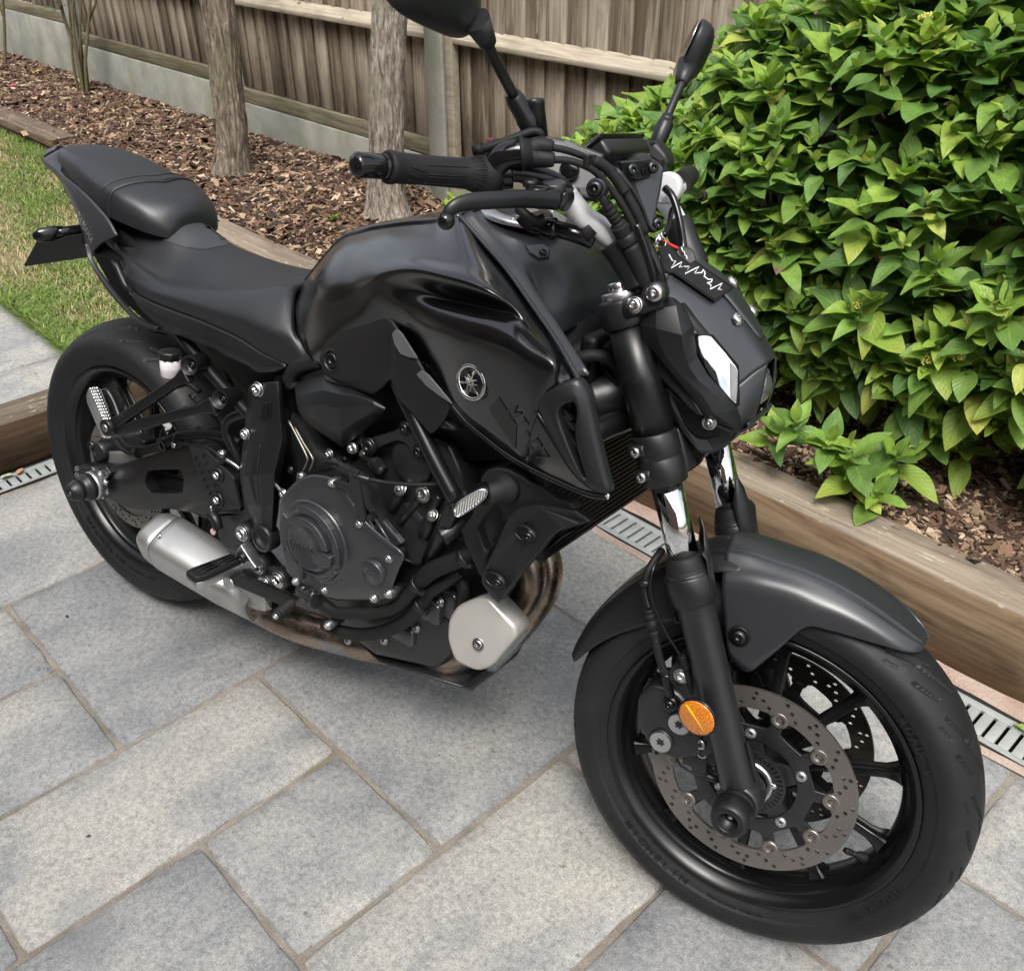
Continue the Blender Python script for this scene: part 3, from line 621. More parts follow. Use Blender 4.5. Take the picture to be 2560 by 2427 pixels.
# ================================================================= wheels
def wrapd(a, b): return (a - b + pi) % (2 * pi) - pi
def tyre(parent, R0, prof, front, label=None):
    """tyre with moulded grooves cut into the tread as geometry; wheel axis = local Y"""
    pts = crom([Vector((r, 0, y)) for r, y in prof], 5); full = [(p.x, p.z) for p in pts]; full = full + [(r, -y) for r, y in reversed(full[:-1])]
    L = [0.0]
    for i in range(1, len(full)): L.append(L[-1] + math.hypot(full[i][0] - full[i - 1][0], full[i][1] - full[i - 1][1]))
    tot = L[-1]; N = 96; sec = []; j = 0
    for k in range(N + 1):
        s = tot * k / N
        while j < len(L) - 2 and L[j + 1] < s: j += 1
        t = (s - L[j]) / max(1e-9, L[j + 1] - L[j]); sec.append((full[j][0] * (1 - t) + full[j + 1][0] * t, full[j][1] * (1 - t) + full[j + 1][1] * t))
    NA = 1080; mid = tot / 2
    sarr = np.array([tot * k / N - mid for k in range(N + 1)]); arr = np.array(sec); ang = np.linspace(0, 2 * pi, NA, endpoint=False)
    dr = np.zeros((NA, N + 1)); rep = 16 if front else 14; per = 2 * pi / rep; half = (.052 if front else .082)
    A, S = np.meshgrid(ang, sarr, indexing='ij')
    def groove(a0, s0, a1, s1, w, depth, bend=0):
        """curved groove from (angle in period, lateral) to another, metres along the tread"""
        nonlocal dr
        for sg, ph in ((1, 0), (-1, .5)):
            u = ((A / per + ph) % 1.0) * per * R0; s = S * sg
            for sh in (-per * R0, 0, per * R0):
                x0, y0, x1, y1 = a0 + sh, s0, a1 + sh, s1; dx, dy = x1 - x0, y1 - y0; LL = math.hypot(dx, dy)
                t = ((u - x0) * dx + (s - y0) * dy) / LL ** 2; tc = np.clip(t, 0, 1); d = ((u - x0) * -dy + (s - y0) * dx) / LL - bend * 4 * tc * (1 - tc)
                dd = np.hypot(d, (t - tc) * LL); ww = w * (.55 + .45 * np.clip(tc * 3, 0, 1)); dr = np.maximum(dr, depth * np.clip((ww - dd) / .0012, 0, 1))
    if front:
        groove(.004, .004, .070, .030, .0026, .0055, .004); groove(.050, .012, .104, .043, .0024, .0055, .003); groove(.012, .036, .052, .052, .0024, .0045, .002); groove(.075, .050, .100, .058, .0018, .003, .001)
    else:
        groove(.002, .010, .085, .038, .0028, .0055, .007); groove(.050, .022, .128, .060, .0026, .0055, .005); groove(.015, .060, .060, .078, .0026, .0035, .003); groove(.090, .064, .112, .084, .0022, .003, .001)
    vs = np.zeros((NA, N + 1, 3)); th = .0012 * 0
    nr = np.gradient(arr[:, 0]); ny = np.gradient(arr[:, 1]); ln = np.hypot(nr, ny); onr, ony = -ny / ln * np.sign(-1), nr / ln   # outward
    sg = np.sign((arr[:, 0] * 0 + 1)); outr = -ny / ln; outy = nr / ln
    if outr[N // 2] < 0: outr, outy = -outr, -outy
    # sidewall steps: shoulder line, rim protector rib, fine scuffs
    def band(s, c, w): return np.exp(-((np.abs(s) - c) / w) ** 2)
    smax = tot / 2; step = -.0016 * (np.abs(sarr) > smax - (.0265 if front else .028)) + .0012 * band(sarr, smax - .006, .0022)
    rad = arr[None, :, 0] - dr * outr[None] + step[None] * outr[None]; lat = arr[None, :, 1] - dr * outy[None] + step[None] * outy[None]
    vs[:, :, 0] = rad * np.cos(A); vs[:, :, 2] = rad * np.sin(A); vs[:, :, 1] = lat
    mb = MB(); w = N + 1
    me = bpy.data.meshes.new('tyre'); me.vertices.add(NA * w); me.vertices.foreach_set('co', vs.reshape(-1).astype(np.float32))
    i = np.arange(NA)[:, None]; k = np.arange(N)[None]; f = np.stack([i * w + k, i * w + k + 1, ((i + 1) % NA) * w + k + 1, ((i + 1) % NA) * w + k], -1).reshape(-1, 4)
    me.loops.add(f.size); me.loops.foreach_set('vertex_index', f.reshape(-1).astype(np.int32)); me.polygons.add(len(f)); me.polygons.foreach_set('loop_start', (np.arange(len(f)) * 4).astype(np.int32)); me.polygons.foreach_set('loop_total', np.full(len(f), 4, np.int32)); me.polygons.foreach_set('use_smooth', np.ones(len(f), bool))
    me.update(calc_edges=True); o = new_obj('tyre', me, parent, None, K_tyre)
    if me.polygons[N // 2].normal.dot(me.polygons[N // 2].center) < 0: me.flip_normals()
    return o
def ring_text(name, s, size, r, y, a_mid, mat, parent, spread, up=1, ext=.0009, nrm=(0, -1, 0), bold=.0003):
    """raised lettering round a sidewall: each word one mesh; a_mid angle of its middle, reading so that letter tops point to the tyre's tread (up=1)"""
    V, Fq = [], []; n = len(s); dg = None
    for i, ch in enumerate(s):
        if ch == ' ': continue
        c = bpy.data.curves.new('t', 'FONT'); c.body = ch; c.size = size; c.extrude = ext; c.align_x = 'CENTER'; c.align_y = 'CENTER'; c.offset = bold; c.resolution_u = 2
        t = bpy.data.objects.new('tmp', c); sc.collection.objects.link(t); dg = bpy.context.evaluated_depsgraph_get(); dg.update(); me = bpy.data.meshes.new_from_object(t.evaluated_get(dg)); bpy.data.objects.remove(t)
        # seen from the right side (looking along +Y) angles grow anticlockwise as x to the right, z up
        a = a_mid - up * (i - (n - 1) / 2) * spread
        rad = Vector((cos(a), 0, sin(a))); tan = Vector((sin(a), 0, -cos(a))) * up; o = rad * r + Vector((0, y, 0))
        b = len(V); sl = .9 if False else 1
        for v in me.vertices: V.append(o + tan * v.co.x + rad * up * v.co.y + Vector(nrm) * v.co.z)
        for p in me.polygons: Fq.append(tuple(b + q for q in p.vertices))
        bpy.data.meshes.remove(me)
    mb = MB(); mb.add(V, Fq, False); return mb.build(name, mat, parent)
def rim(parent, yf, hub_r, spokes, a_off, n_sp=10, ycentre=0, front=True):
    b = yf; prof = [(.2155, b - .008), (.2265, b - .003), (.2285, b), (.2270, b + .0028), (.2220, b + .0015), (.2165, b - .006), (.2110, b - .012), (.2065, b - .024), (.1985, b - .034), (.1965, 0)]
    prof2 = [(r, y) for r, y in prof] + [(r, -y) for r, y in reversed(prof[:-1])] + [(.2155, -(b - .008)), (.202, -(b - .02)), (.2045, -.01), (.2045, .01), (.202, b - .02), (.2155, b - .008)]
    mb = MB(); mb.lathe([(r, y) for r, y in prof2], (0, 0, 0), (0, 1, 0), 160, False); mb.build('rim', K_rim, parent)
    # spokes: I-section arms that flare into the barrel and the hub
    for k in range(n_sp):
        a = a_off + 2 * pi * k / n_sp; rad = Vector((cos(a), 0, sin(a))); tan = Vector((-sin(a), 0, cos(a))); mb = MB(); rs = []
        for t in (0, .08, .2, .45, .7, .85, .93, 1.0):
            r = hub_r + (.1985 - hub_r) * t; w = .0078 + .007 * max(0, (t - .82) / .18) ** 2 + .008 * max(0, (.2 - t) / .2) ** 2; d = .010 + .010 * max(0, (.3 - t) / .3) + .008 * max(0, (t - .86) / .14) ** 1.5
            yc = ycentre * (1 - t)
            c = rad * r + Vector((0, yc, 0)); q = []
            for (p, e) in ((-1, -.75), (-.72, -1), (.72, -1), (1, -.75), (.5, -.35), (.5, .35), (1, .75), (.72, 1), (-.72, 1), (-1, .75), (-.5, .35), (-.5, -.35)): q.append(c + tan * p * w + Vector((0, e * d, 0)))
            rs.append(q)
        mb.rings(rs); bevel(mb.build('spoke', K_rim, parent), .0012, 2)
def disc(parent, R, rin, y, sgn, mat, nb=10, holes=True, front=True, name='brake_disc'):
    """drilled rotor with inner lugs; y lateral, sgn side"""
    hs_ = []
    if holes:
        n = 20
        for k in range(n):
            a = 2 * pi * k / n
            for j in range(3):
                rr = rin + (R - rin) * (.22 + .28 * j) ; aa = a + (.075 * j if front else .09 * j); hs_.append(circ2(rr * cos(aa), rr * sin(aa), .0034 if front else .0030, 8))
        if True:
            for k in range(n):
                a = 2 * pi * (k + .5) / n + .02
                if k % 2: rr = rin + (R - rin) * .5; hs_.append(circ2(rr * cos(a), rr * sin(a), .0034 if front else .003, 8))
    out = circ2(0, 0, R, 160); inn = circ2(0, 0, rin, 120)
    mb = holed(out, hs_ + [inn], lambda x, z, d: Vector((x, y + sgn * .0025 - sgn * d, z)), .005)
    return mb.build(name, mat, parent)
def wheel(parent, front):
    if front: R0 = .300; prof = [(.2255, .041), (.2290, .0462), (.2400, .0525), (.2520, .0570), (.2640, .0590), (.2765, .0545), (.2885, .0425), (.2970, .0235), (.300, 0)]; yf = .0465
    else: R0 = .315; prof = [(.2255, .069), (.2290, .0742), (.2400, .0815), (.2520, .0865), (.2650, .0895), (.2790, .0865), (.2940, .0735), (.3070, .0470), (.3135, .0220), (.315, 0)]; yf = .0745
    tyre(parent, R0, prof, front); rim(parent, yf, .048 if front else .058, None, radians(20), 10, 0, front)
    mb = MB(); yh = .052 if front else .07
    mb.lathe([(.018, -yh), (.036, -yh), (.040, -yh + .008), (.046, -.028), (.052, -.02), (.052, .02), (.046, .028), (.040, yh - .008), (.036, yh), (.018, yh)], (0, 0, 0), (0, 1, 0), 40); mb.build('hub', K_rim, parent)
WF = FORK @ Matrix.Translation((1.40, 0, .30)); WR = Matrix.Translation((0, 0, .315))
fw = empty('front_wheel', WF, bike); wheel(fw, True)
rw = empty('rear_wheel', WR, bike); wheel(rw, False)
YD = .0593
for sg in (-1, 1):
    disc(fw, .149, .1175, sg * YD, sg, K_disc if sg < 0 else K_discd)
    # black carrier: ring plus ten fingers holding the bobbins
    mb = MB(); out = []
    for k in range(10):
        a = 2 * pi * k / 10 + radians(9)
        for da, r in ((-.22, .088), (-.10, .090), (-.075, .108), (-.05, .1125), (.05, .1125), (.075, .108), (.10, .090), (.22, .088)): out.append((r * cos(a + da), r * sin(a + da)))
    cut = []
    for k in range(5):
        a = 2 * pi * k / 5 + radians(9 + 18)
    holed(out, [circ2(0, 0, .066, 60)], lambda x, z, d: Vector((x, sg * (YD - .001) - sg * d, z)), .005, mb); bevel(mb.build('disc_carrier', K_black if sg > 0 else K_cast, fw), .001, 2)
    for k in range(10):
        a = 2 * pi * k / 10 + radians(9); p = Vector((.1135 * cos(a), sg * (YD - .003), .1135 * sin(a)))
        mb = MB(); mb.lathe([(.0125, 0), (.0125, .0052), (.0105, .0062), (.0060, .0062), (.0052, .0045), (.0035, .0045), (.0034, .0005)], p, (0, sg, 0), 20, False)
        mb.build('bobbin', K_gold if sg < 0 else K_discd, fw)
    for k in range(10):   # tan lugs of the rotor reaching in to the bobbins
        mb = MB(); a = 2 * pi * k / 10 + radians(9); q = []
        for da, r in ((-.17, .1185), (-.10, .113), (-.06, .106), (.06, .106), (.10, .113), (.17, .1185)): q.append((r * cos(a + da), r * sin(a + da)))
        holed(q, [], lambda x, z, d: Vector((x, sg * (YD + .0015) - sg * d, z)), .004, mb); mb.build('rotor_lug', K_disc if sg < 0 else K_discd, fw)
    for k in range(5):    # carrier spider arms to the hub and their bolts
        a = 2 * pi * k / 5 + radians(30); rad = Vector((cos(a), 0, sin(a))); tan = Vector((-sin(a), 0, cos(a))); mb = MB()
        q = [rad * .036 + tan * .02, rad * .070 + tan * .013, rad * .082 + tan * .017, rad * .082 - tan * .017, rad * .070 - tan * .013, rad * .036 - tan * .02]
        mb.plate([p + Vector((0, sg * (YD - .004), 0)) for p in q], .006, (0, sg, 0), .0015); mb.build('carrier_arm', K_cast, fw)
        if sg < 0: bolt(fw, rad * .075 + Vector((0, sg * (YD - .004), 0)), (0, sg, 0), .0085, K_silver, h=.007)
# wheel speed ring and polished hub ring
def toothring(parent, M, R, rin, y, n, sgn=-1):
    hs_ = []
    for k in range(n):
        a = 2 * pi * k / n; d = pi / n * .45; r0, r1 = R - .012, R - .004
        hs_.append([(r0 * cos(a - d), r0 * sin(a - d)), (r1 * cos(a - d), r1 * sin(a - d)), (r1 * cos(a + d), r1 * sin(a + d)), (r0 * cos(a + d), r0 * sin(a + d))])
    holed(circ2(0, 0, R, 80), hs_ + [circ2(0, 0, rin, 50)], lambda x, z, d: Vector((x, y + d * -sgn * 1, z)), .002).build('speed_sensor_ring', K_cast, parent)
toothring(fw, None, .052, .034, -YD - .006, 40)
MB().lathe([(.034, -YD - .002), (.034, -YD - .010), (.028, -YD - .010), (.026, -YD - .004)], (0, 0, 0), (0, 1, 0), 40, False).build('hub_ring', K_alu, fw)
for k in range(3):
    a = 2 * pi * k / 3 + .3; bolt(fw, (.036 * cos(a), -YD - .008, .036 * sin(a)), (0, -1, 0), .0042, K_silver)
# tyre valve
vp = Matrix.Translation((0, 0, 0)); a = radians(-27); rad = Vector((cos(a), 0, sin(a)))
MB().lathe([(.0085, 0), (.0085, .004), (.0065, .012), (.0042, .018), (.0042, .020)], rad * .197 + Vector((0, -.008, 0)), -rad * .85 + Vector((0, -.52, 0)), 14).build('valve_stem', K_rubber, fw)
MB().lathe([(.0028, 0), (.0028, .005)], rad * .197 + Vector((0, -.008, 0)) + (-rad * .85 + Vector((0, -.52, 0))) * .019, -rad * .85 + Vector((0, -.52, 0)), 10).build('valve_collar', K_gold, fw)
MB().lathe([(.0045, 0), (.0048, .002), (.0048, .011), (.0038, .014)], rad * .197 + Vector((0, -.008, 0)) + (-rad * .85 + Vector((0, -.52, 0))) * .024, -rad * .85 + Vector((0, -.52, 0)), 10).build('valve_cap', K_rubber, fw)
# rear disc and axle parts
mbd = disc(rw, .1225, .095, -.083, -1, K_disc, front=False)
mb = MB(); holed(circ2(0, 0, .097, 80), [circ2(0, 0, .03, 30)] + [[(r * cos(2 * pi * k / 5 + d), r * sin(2 * pi * k / 5 + d)) for r, d in ((.045, -.3), (.082, -.42), (.082, .42), (.045, .3))] for k in range(5)], lambda x, z, d: Vector((x, -.083 + d, z)), .004, mb); mb.build('disc_carrier', K_disc, rw)
# sidewall lettering, right side
for (w_, r_, yf_, s_, txt) in ((fw, .2415, .0545, .020, ('MICHELIN', 'ROAD 5', '120/70 ZR 17')), (rw, .2415, .0835, .022, ('MICHELIN', 'ROAD 5', '180/55 ZR 17'))):
    ring_text('tyre_lettering', txt[0], s_, r_, -yf_ + .0002, radians(-118), K_tyre, w_, s_ * .84 / r_ * 1.0, -1, .0005)
    ring_text('tyre_lettering', txt[2], s_ * .55, r_, -yf_ + .0002, radians(-30), K_tyre, w_, s_ * .42 / r_, 1, .0005)
    ring_text('tyre_lettering', txt[1], s_ * .8, r_, -yf_ + .0002, radians(38), K_tyre, w_, s_ * .75 / r_, 1, .0005)
    ring_text('tyre_lettering', 'TUBELESS RADIAL', s_ * .36, r_, -yf_ + .0002, radians(-84), K_tyre, w_, s_ * .30 / r_, -1, .0005)
# ================================================================= fork, fender, brakes (steered frame)
FA = Vector((1.400, 0, .300)); FU = Vector((-sin(RAKE), 0, cos(RAKE))); FD = Vector((cos(RAKE), 0, sin(RAKE)))
def FT(t, d=0, y=0): return FA + FU * t + FD * d + Vector((0, y, 0))
for sg in (-1, 1):
    y = sg * .103
    leg = MB().lathe([(.020, -.012), (.0245, -.006), (.0255, .02), (.0240, .07), (.0240, .16), (.0252, .27), (.0265, .300), (.0285, .306), (.0295, .312), (.0295, .338), (.0285, .342)], FT(0, 0, y), FU, 40).build('fork_lower', K_cast, bike, FORK)
    MB().lathe([(.0290, 0), (.0290, .004), (.0268, .0055), (.0275, .009), (.0258, .0125), (.0255, .016), (.0225, .022), (.0212, .024)], FT(.338, 0, y), FU, 40).build('dust_seal', K_rubber, bike, FORK)
    MB().lathe([(.0205, 0), (.0205, .13)], FT(.345, 0, y), FU, 48).build('chrome_stanchion', K_chrome, bike, FORK)
    MB().lathe([(.0215, .464), (.0285, .464), (.0300, .466), (.0300, .497), (.0288, .499), (.0288, .500), (.0300, .502), (.0300, .530), (.0288, .532), (.0270, .533)], FT(0, 0, y), FU, 44, False).build('lower_clamp', K_matt, bike, FORK)
    MB().lathe([(.0268, .525), (.0264, .595), (.0269, .597), (.0269, .612), (.0262, .614), (.0256, .690)], FT(0, 0, y), FU, 44).build('fork_outer_tube', K_frame, bike, FORK)
    MB().lathe([(.0275, .672), (.0305, .674), (.0315, .677), (.0315, .703), (.0300, .708), (.0255, .709)], FT(0, 0, y), FU, 40).build('top_clamp', K_matt, bike, FORK)
    MB().lathe([(.0245, .700), (.0245, .716), (.0235, .7175), (.0155, .7175)], FT(0, 0, y), FU, 36).build('fork_cap', K_alu, bike, FORK)
    MB().lathe([(.0150, .712), (.0150, .727), (.0135, .729), (.0035, .729), (.0035, .724)], FT(0, 0, y), FU, 6).build('fork_cap_nut', K_steel, bike, FORK)
    # axle lug and guard fin
    mb = MB(); mb.lathe([(.026, 0), (.030, .003), (.030, .042), (.027, .046)], FT(0, 0, sg * .078), (0, sg, 0), 36); bevel(mb.build('axle_lug', K_cast, bike, FORK), .001)
    mb = MB(); rs = []
    for k in range(9):
        a = radians(-62 + 78 * k / 8) * (1 if sg < 0 else -1) * (1 if sg < 0 else -1); prof = .02 + .045 * math.exp(-((k - 2.6) / 2.0) ** 2)
        dirv = FD * cos(a) + Vector((0, sg * sin(a), 0)); r_ = .0318
        rs.append([FT(.300, 0, y) + dirv * (r_ - .001), FT(.335, 0, y) + dirv * (r_ + .001), FT(.345 + prof * .5, 0, y) + dirv * (r_ + .0035), FT(.345 + prof, 0, y) + dirv * (r_ + .002 if prof > .04 else r_ - .001)])
    o = grid_mb(rs, mb).build('fork_guard', K_matt, bike, FORK); solid(o, .0022, 0); bevel(o, .0006, 1)
    MB().lathe([(.0300, .296), (.0318, .298), (.0318, .334), (.0305, .336)], FT(0, 0, y), FU, 40, False).build('guard_ring', K_matt, bike, FORK)
    MB().lathe([(.0, .0), (.0215, 0), (.0225, .0015), (.0225, .010), (.020, .012), (.0275, .0125), (.0275, .0150), (.0262, .0158), (.0272, .0166), (.0262, .0174), (.0272, .0182), (.0262, .019), (.0275, .02), (.0268, .040), (.0245, .0475), (.0215, .0500), (.0150, .0500), (.0140, .0485), (.0128, .030), (.0, .030)], FT(0, 0, sg * .118), (0, sg, 0), 44, False).build('axle_slider', K_matt, bike, FORK)
    bolt(bike, FT(0, 0, sg * (.118 + .030)), (0, sg, 0), .0085, K_dkbolt, 'axle_slider_bolt', FORK, .006)
    bolt(bike, FT(0, 0, sg * (.118 + .034)), (0, sg, 0), .0045, K_bolt, 'axle_slider_bolt', FORK, .004)
    # raised rib running down the front of the casting
    mb = MB(); mb.plate([FT(.025, .024, y - .004), FT(.085, .026, y - .004), FT(.085, .0285, y - .004), FT(.025, .031, y - .004)], .008, (0, -1, 0), .0015); mb.build('casting_rib', K_cast, bike, FORK)
# clamps' cross bodies
mb = MB()
for z0, z1, dd, hw in ((.466, .530, .0, .08), ):
    mb.box((0, 0, 0), (.052, .16, z1 - z0), Matrix(((FD[0], 0, FU[0], FT(.498)[0]), (FD[1], 1, FU[1], 0), (FD[2], 0, FU[2], FT(.498)[2]), (0, 0, 0, 1))))
bevel(mb.build('lower_yoke', K_matt, bike, FORK), .008, 3)
mb = MB(); mb.box((0, 0, 0), (.060, .15, .026), Matrix(((FD[0], 0, FU[0], FT(.690, -.006)[0]), (FD[1], 1, FU[1], 0), (FD[2], 0, FU[2], FT(.690, -.006)[2]), (0, 0, 0, 1)))); bevel(mb.build('upper_yoke', K_matt, bike, FORK), .006, 3)
MB().cyl(FT(.45, -.03), FT(.70, -.03), .03).build('steering_head', K_frame, bike, FORK)
for t in (.482, .516):
    p = FT(t, -.012, -.134); MB().cyl(FT(t, -.028, -.122), FT(t, -.004, -.128), .009).build('pinch_lug', K_matt, bike, FORK); 
    bolt(bike, FT(t, -.018, -.131), Vector((0, -1, 0)) - FD * .25, .0075, K_bolt, 'pinch_bolt', FORK, .006)
MB().cyl(FT(.695, .012, -.128), FT(.695, .060, -.118), .0125).build('pinch_lug', K_matt, bike, FORK)
bolt(bike, FT(.698, .030, -.137), (0, -1, .25), .0092, K_steel, 'pinch_bolt', FORK, .006, .0105)
MB().cyl(FT(.705, .050, -.104), FT(.705, .056, -.134), .0145).build('headlight_stay', K_matt, bike, FORK)
bolt(bike, FT(.706, .058, -.134), (0, -1, .1), .011, K_steel, 'stay_bolt', FORK, .008)

# fender: crowned skin round the wheel, side flaps bolted to the legs
def fend(th, r, y): a = radians(th); return Vector((1.4 + r * cos(a), y, .3 + r * sin(a)))
FR = [  # angle, centre radius, crease (y, r), shoulder (y, r), edge (y, r)
    (59.2, .3145, (.006, .3145), (.012, .3140), (.016, .3130)), (59.9, .3155, (.013, .3150), (.0245, .3135), (.030, .3110)), (61.8, .3168, (.020, .3160), (.037, .3120), (.043, .3060)), (66, .3190, (.026, .3175), (.048, .3100), (.0535, .2990)),
    (73, .3215, (.030, .3195), (.055, .3080), (.0605, .2870)), (80, .3250, (.032, .3225), (.059, .3070), (.0655, .2790)), (86, .3280, (.033, .3250), (.062, .3060), (.0695, .2700)), (91, .3310, (.034, .3270), (.064, .3060), (.0735, .2300)),
    (96, .3340, (.034, .3290), (.066, .3060), (.0765, .2020)), (100.5, .3390, (.034, .3330), (.068, .3060), (.0780, .1850)), (104.5, .3450, (.034, .3380), (.068, .3050), (.0785, .1860)), (109.0, .3510, (.034, .3410), (.067, .3040), (.0785, .2060))]
def fender_rows(FR):
    rows = []
    for th, rc, c1, c2, c3 in FR:
        half = [(0, rc), (c1[0] * .8, rc * .25 + c1[1] * .75 + .0012), c1, (c1[0] + .006, c1[1] - .0016), ((c1[0] + c2[0]) / 2, (c1[1] + c2[1]) / 2 + .003), c2, (c2[0] * .35 + c3[0] * .65 + .0005, c2[1] * .5 + c3[1] * .5), c3]
        full = [(-y, r) for y, r in reversed(half[1:])] + half; rows.append([fend(th, r, y) for y, r in full])
    return rows
rows = surf(fender_rows(FR), 4); o = grid_mb(rows).build('front_fender', K_matt2, bike, FORK); solid(o, .003, 0)
# narrower waist between the legs and the rear half, one skin further back
FR2 = [(104, .3400, (.030, .3360), (.0500, .3250), (.0580, .3150)), (111, .3480, (.030, .3380), (.0500, .3290), (.0590, .3180)), (118, .3400, (.032, .3360), (.0510, .3250), (.0600, .3000)), (125, .3360, (.033, .3320), (.0560, .3180), (.0690, .2600)),
       (132, .3310, (.033, .3280), (.0560, .3140), (.0680, .2640)), (140, .3265, (.032, .3240), (.0550, .3120), (.0660, .2700)), (148, .3235, (.031, .3210), (.0530, .3100), (.0630, .2790)), (156, .3215, (.029, .3195), (.0490, .3100), (.0570, .2880)), (163, .3200, (.025, .3185), (.0430, .3110), (.0500, .2970)), (167.5, .3190, (.021, .3180), (.036, .3120), (.0410, .3040)), (169.6, .3180, (.015, .3170), (.027, .3140), (.031, .3100)), (170.3, .3160, (.009, .3155), (.016, .3140), (.019, .3130))]
rows = surf(fender_rows(FR2), 4); o = grid_mb(rows).build('rear_fender_skin', K_matt, bike, FORK); solid(o, .003, 0)
for sg in (-1, 1):
    p = fend(104.5, .235, sg * .0780); MB().lathe([(.0150, 0), (.0150, .0022), (.0125, .0030)], p, (0, sg, 0), 24).build('fender_washer', K_black, bike, FORK); bolt(bike, p + Vector((0, sg * .002, 0)), (0, sg, 0), .0105, K_dkbolt, 'fender_bolt', FORK, .007)
    p = fend(124, .262, sg * .068); bolt(bike, p, (0, sg, 0), .0085, K_dkbolt, 'fender_bolt', FORK, .006)
# front calipers, behind the legs
def rot_fd(p, a): return p
for sg in (-1, 1):
    def C(t, d, y): return FT(t, d, sg * y)
    out = [C(.060, -.045, .100), C(.050, -.085, .100), (C(.066, -.122, .100)), C(.105, -.135, .100), C(.150, -.125, .100), C(.172, -.095, .100), C(.160, -.060, .100), C(.120, -.035, .100)]
    mb = MB(); mb.plate(roundpoly(out, .012), .058, (0, sg, 0), .006); mb.build('brake_caliper', K_cast, bike, FORK)
    for t, d in ((.083, -.102), (.112, -.066)):
        MB().lathe([(.0185, -.002), (.0185, .004), (.0170, .006), (.0160, .006)], C(t, d, .099), (0, sg, 0), 32).build('piston_boss', K_cast, bike, FORK)
        mb = MB(); star = []
        for k in range(12): a = 2 * pi * k / 12; r = .0078 if k % 2 else .0050; star.append((r * cos(a), r * sin(a)))
        o = C(t, d, .1065); holed(circ2(0, 0, .0158, 32), [star], lambda x, z, dd: o + FD * x + FU * z - Vector((0, sg * dd, 0)), .003, mb); mb.lathe([(.0085, 0), (.0001, .0004)], o - Vector((0, sg * .003, 0)), (0, sg, 0), 12)
        mb.build('piston_cap', K_silver, bike, FORK)
    mb = MB(); mb.plate(roundpoly([C(.205, -.050, .094), C(.200, -.030, .094), C(.150, -.02, .094), C(.070, -.02, .094), C(.052, -.045, .094), C(.070, -.062, .094), C(.12, -.04, .094), C(.160, -.065, .094), C(.185, -.072, .094)], .008), .012, (0, sg, 0), .002); mb.build('caliper_bracket', K_cast, bike, FORK)
    bolt(bike, C(.181, -.050, .094), (0, sg, 0), .0098, K_silver, 'caliper_bolt', FORK, .007, .0115)
    bolt(bike, C(.076, -.046, .094), (0, sg, 0), .0090, K_bolt, 'caliper_bolt', FORK, .006)
    MB().lathe([(.0115, 0), (.0115, .012), (.009, .014)], C(.146, -.070, .098), (0, sg, 0), 20).build('banjo', K_dkbolt, bike, FORK)
    bolt(bike, C(.146, -.070, .112), (0, sg, 0), .0078, K_dkbolt, 'banjo_bolt', FORK, .005)
# amber reflector on the right leg
ro = FT(.144, -.018, -.139); RN = Vector((0, -1, 0)) + FD * -.12
t_ = NT('amber_reflector', col=(.75, .22, .01), rough=.18, spec=.6); v_ = t_.coord('Object', scale=(1, 1, 1)); vo = t_.n('TexVoronoi', feature='F1'); t_.t.links.new(v_, vo.inputs['Vector']); vo.inputs['Scale'].default_value = 620
t_.set('col', t_.ramp(vo.outputs['Distance'], [(.1, (.80, .30, .012)), (.45, (.62, .19, .006)), (.7, (.42, .11, .003))])); t_.bump(vo.outputs['Distance'], .8, .001); t_.set('coat', 1); K_amber = t_.m
MB().lathe([(.010, -.012), (.026, -.003), (.0280, 0), (.0280, .004), (.0262, .0048)], ro, RN, 44).build('reflector_cup', K_glossblk, bike, FORK)
o = MB().lathe([(.0258, .002), (.0258, .0052), (.0240, .0064), (.0001, .0072)], ro, RN, 44).build('reflector', K_amber, bike, FORK); tag(o, 'round amber side reflector with bright diagonal stripe')
t_ = NT('amber_stripe', col=(.95, .50, .02), rough=.15); K_ambs = t_.m
nn = RN.normalized(); q0 = ro + nn * .0074; u_ = (FU - FD * .45).normalized()
MB().plate([q0 + u_ * .0225 + FD * .0012, q0 + u_ * .0225 - FD * .0012, q0 - u_ * .0225 - FD * .0012, q0 - u_ * .0225 + FD * .0012], .0012, nn, .0002).build('reflector_stripe', K_ambs, bike, FORK)
# hoses
def ff(lst): return [F(*p) for p in lst]
MB().tube(ff([(1655, 1375, -.085), (1640, 1395, -.100), (1622, 1425, -.112), (1613, 1450, -.116)]), .0055, 10).build('brake_hose', K_rubber, bike, FORK)
MB().tube(ff([(1613, 1450, -.116), (1612, 1475, -.117), (1616, 1500, -.118), (1622, 1520, -.119)]), .0038, 10).build('brake_pipe', K_dkbolt, bike, FORK)
mb = MB()
for k, (t0, t1, r) in enumerate(((0, .14, .0062), (.14, .30, .0075), (.30, .34, .006), (.34, .62, .0082), (.62, .7, .006), (.7, .88, .0078), (.88, 1, .0062))):
    a = F(1621, 1522, -.119).lerp(F(1638, 1598, -.118), t0); b = F(1621, 1522, -.119).lerp(F(1638, 1598, -.118), t1); mb.cyl(a, b, r, None, 14)
mb.build('hose_joint', K_rubber, bike, FORK)
MB().tube(ff([(1638, 1596, -.118), (1645, 1630, -.117), (1655, 1665, -.115), (1664, 1686, -.113)]), .0058, 12).build('brake_hose', K_rubber, bike, FORK)
MB().tube(ff([(1664, 1684, -.113), (1670, 1715, -.112), (1677, 1738, -.110)]), .0064, 12, cap=True).build('hose_fitting', K_dkbolt, bike, FORK)
MB().tube(ff([(1650, 1385, -.095), (1632, 1425, -.118), (1626, 1470, -.120), (1637, 1520, -.118), (1665, 1580, -.112), (1690, 1620, -.106), (1703, 1640, -.104)]), .0019, 8).build('sensor_cable', K_dkbolt, bike, FORK)
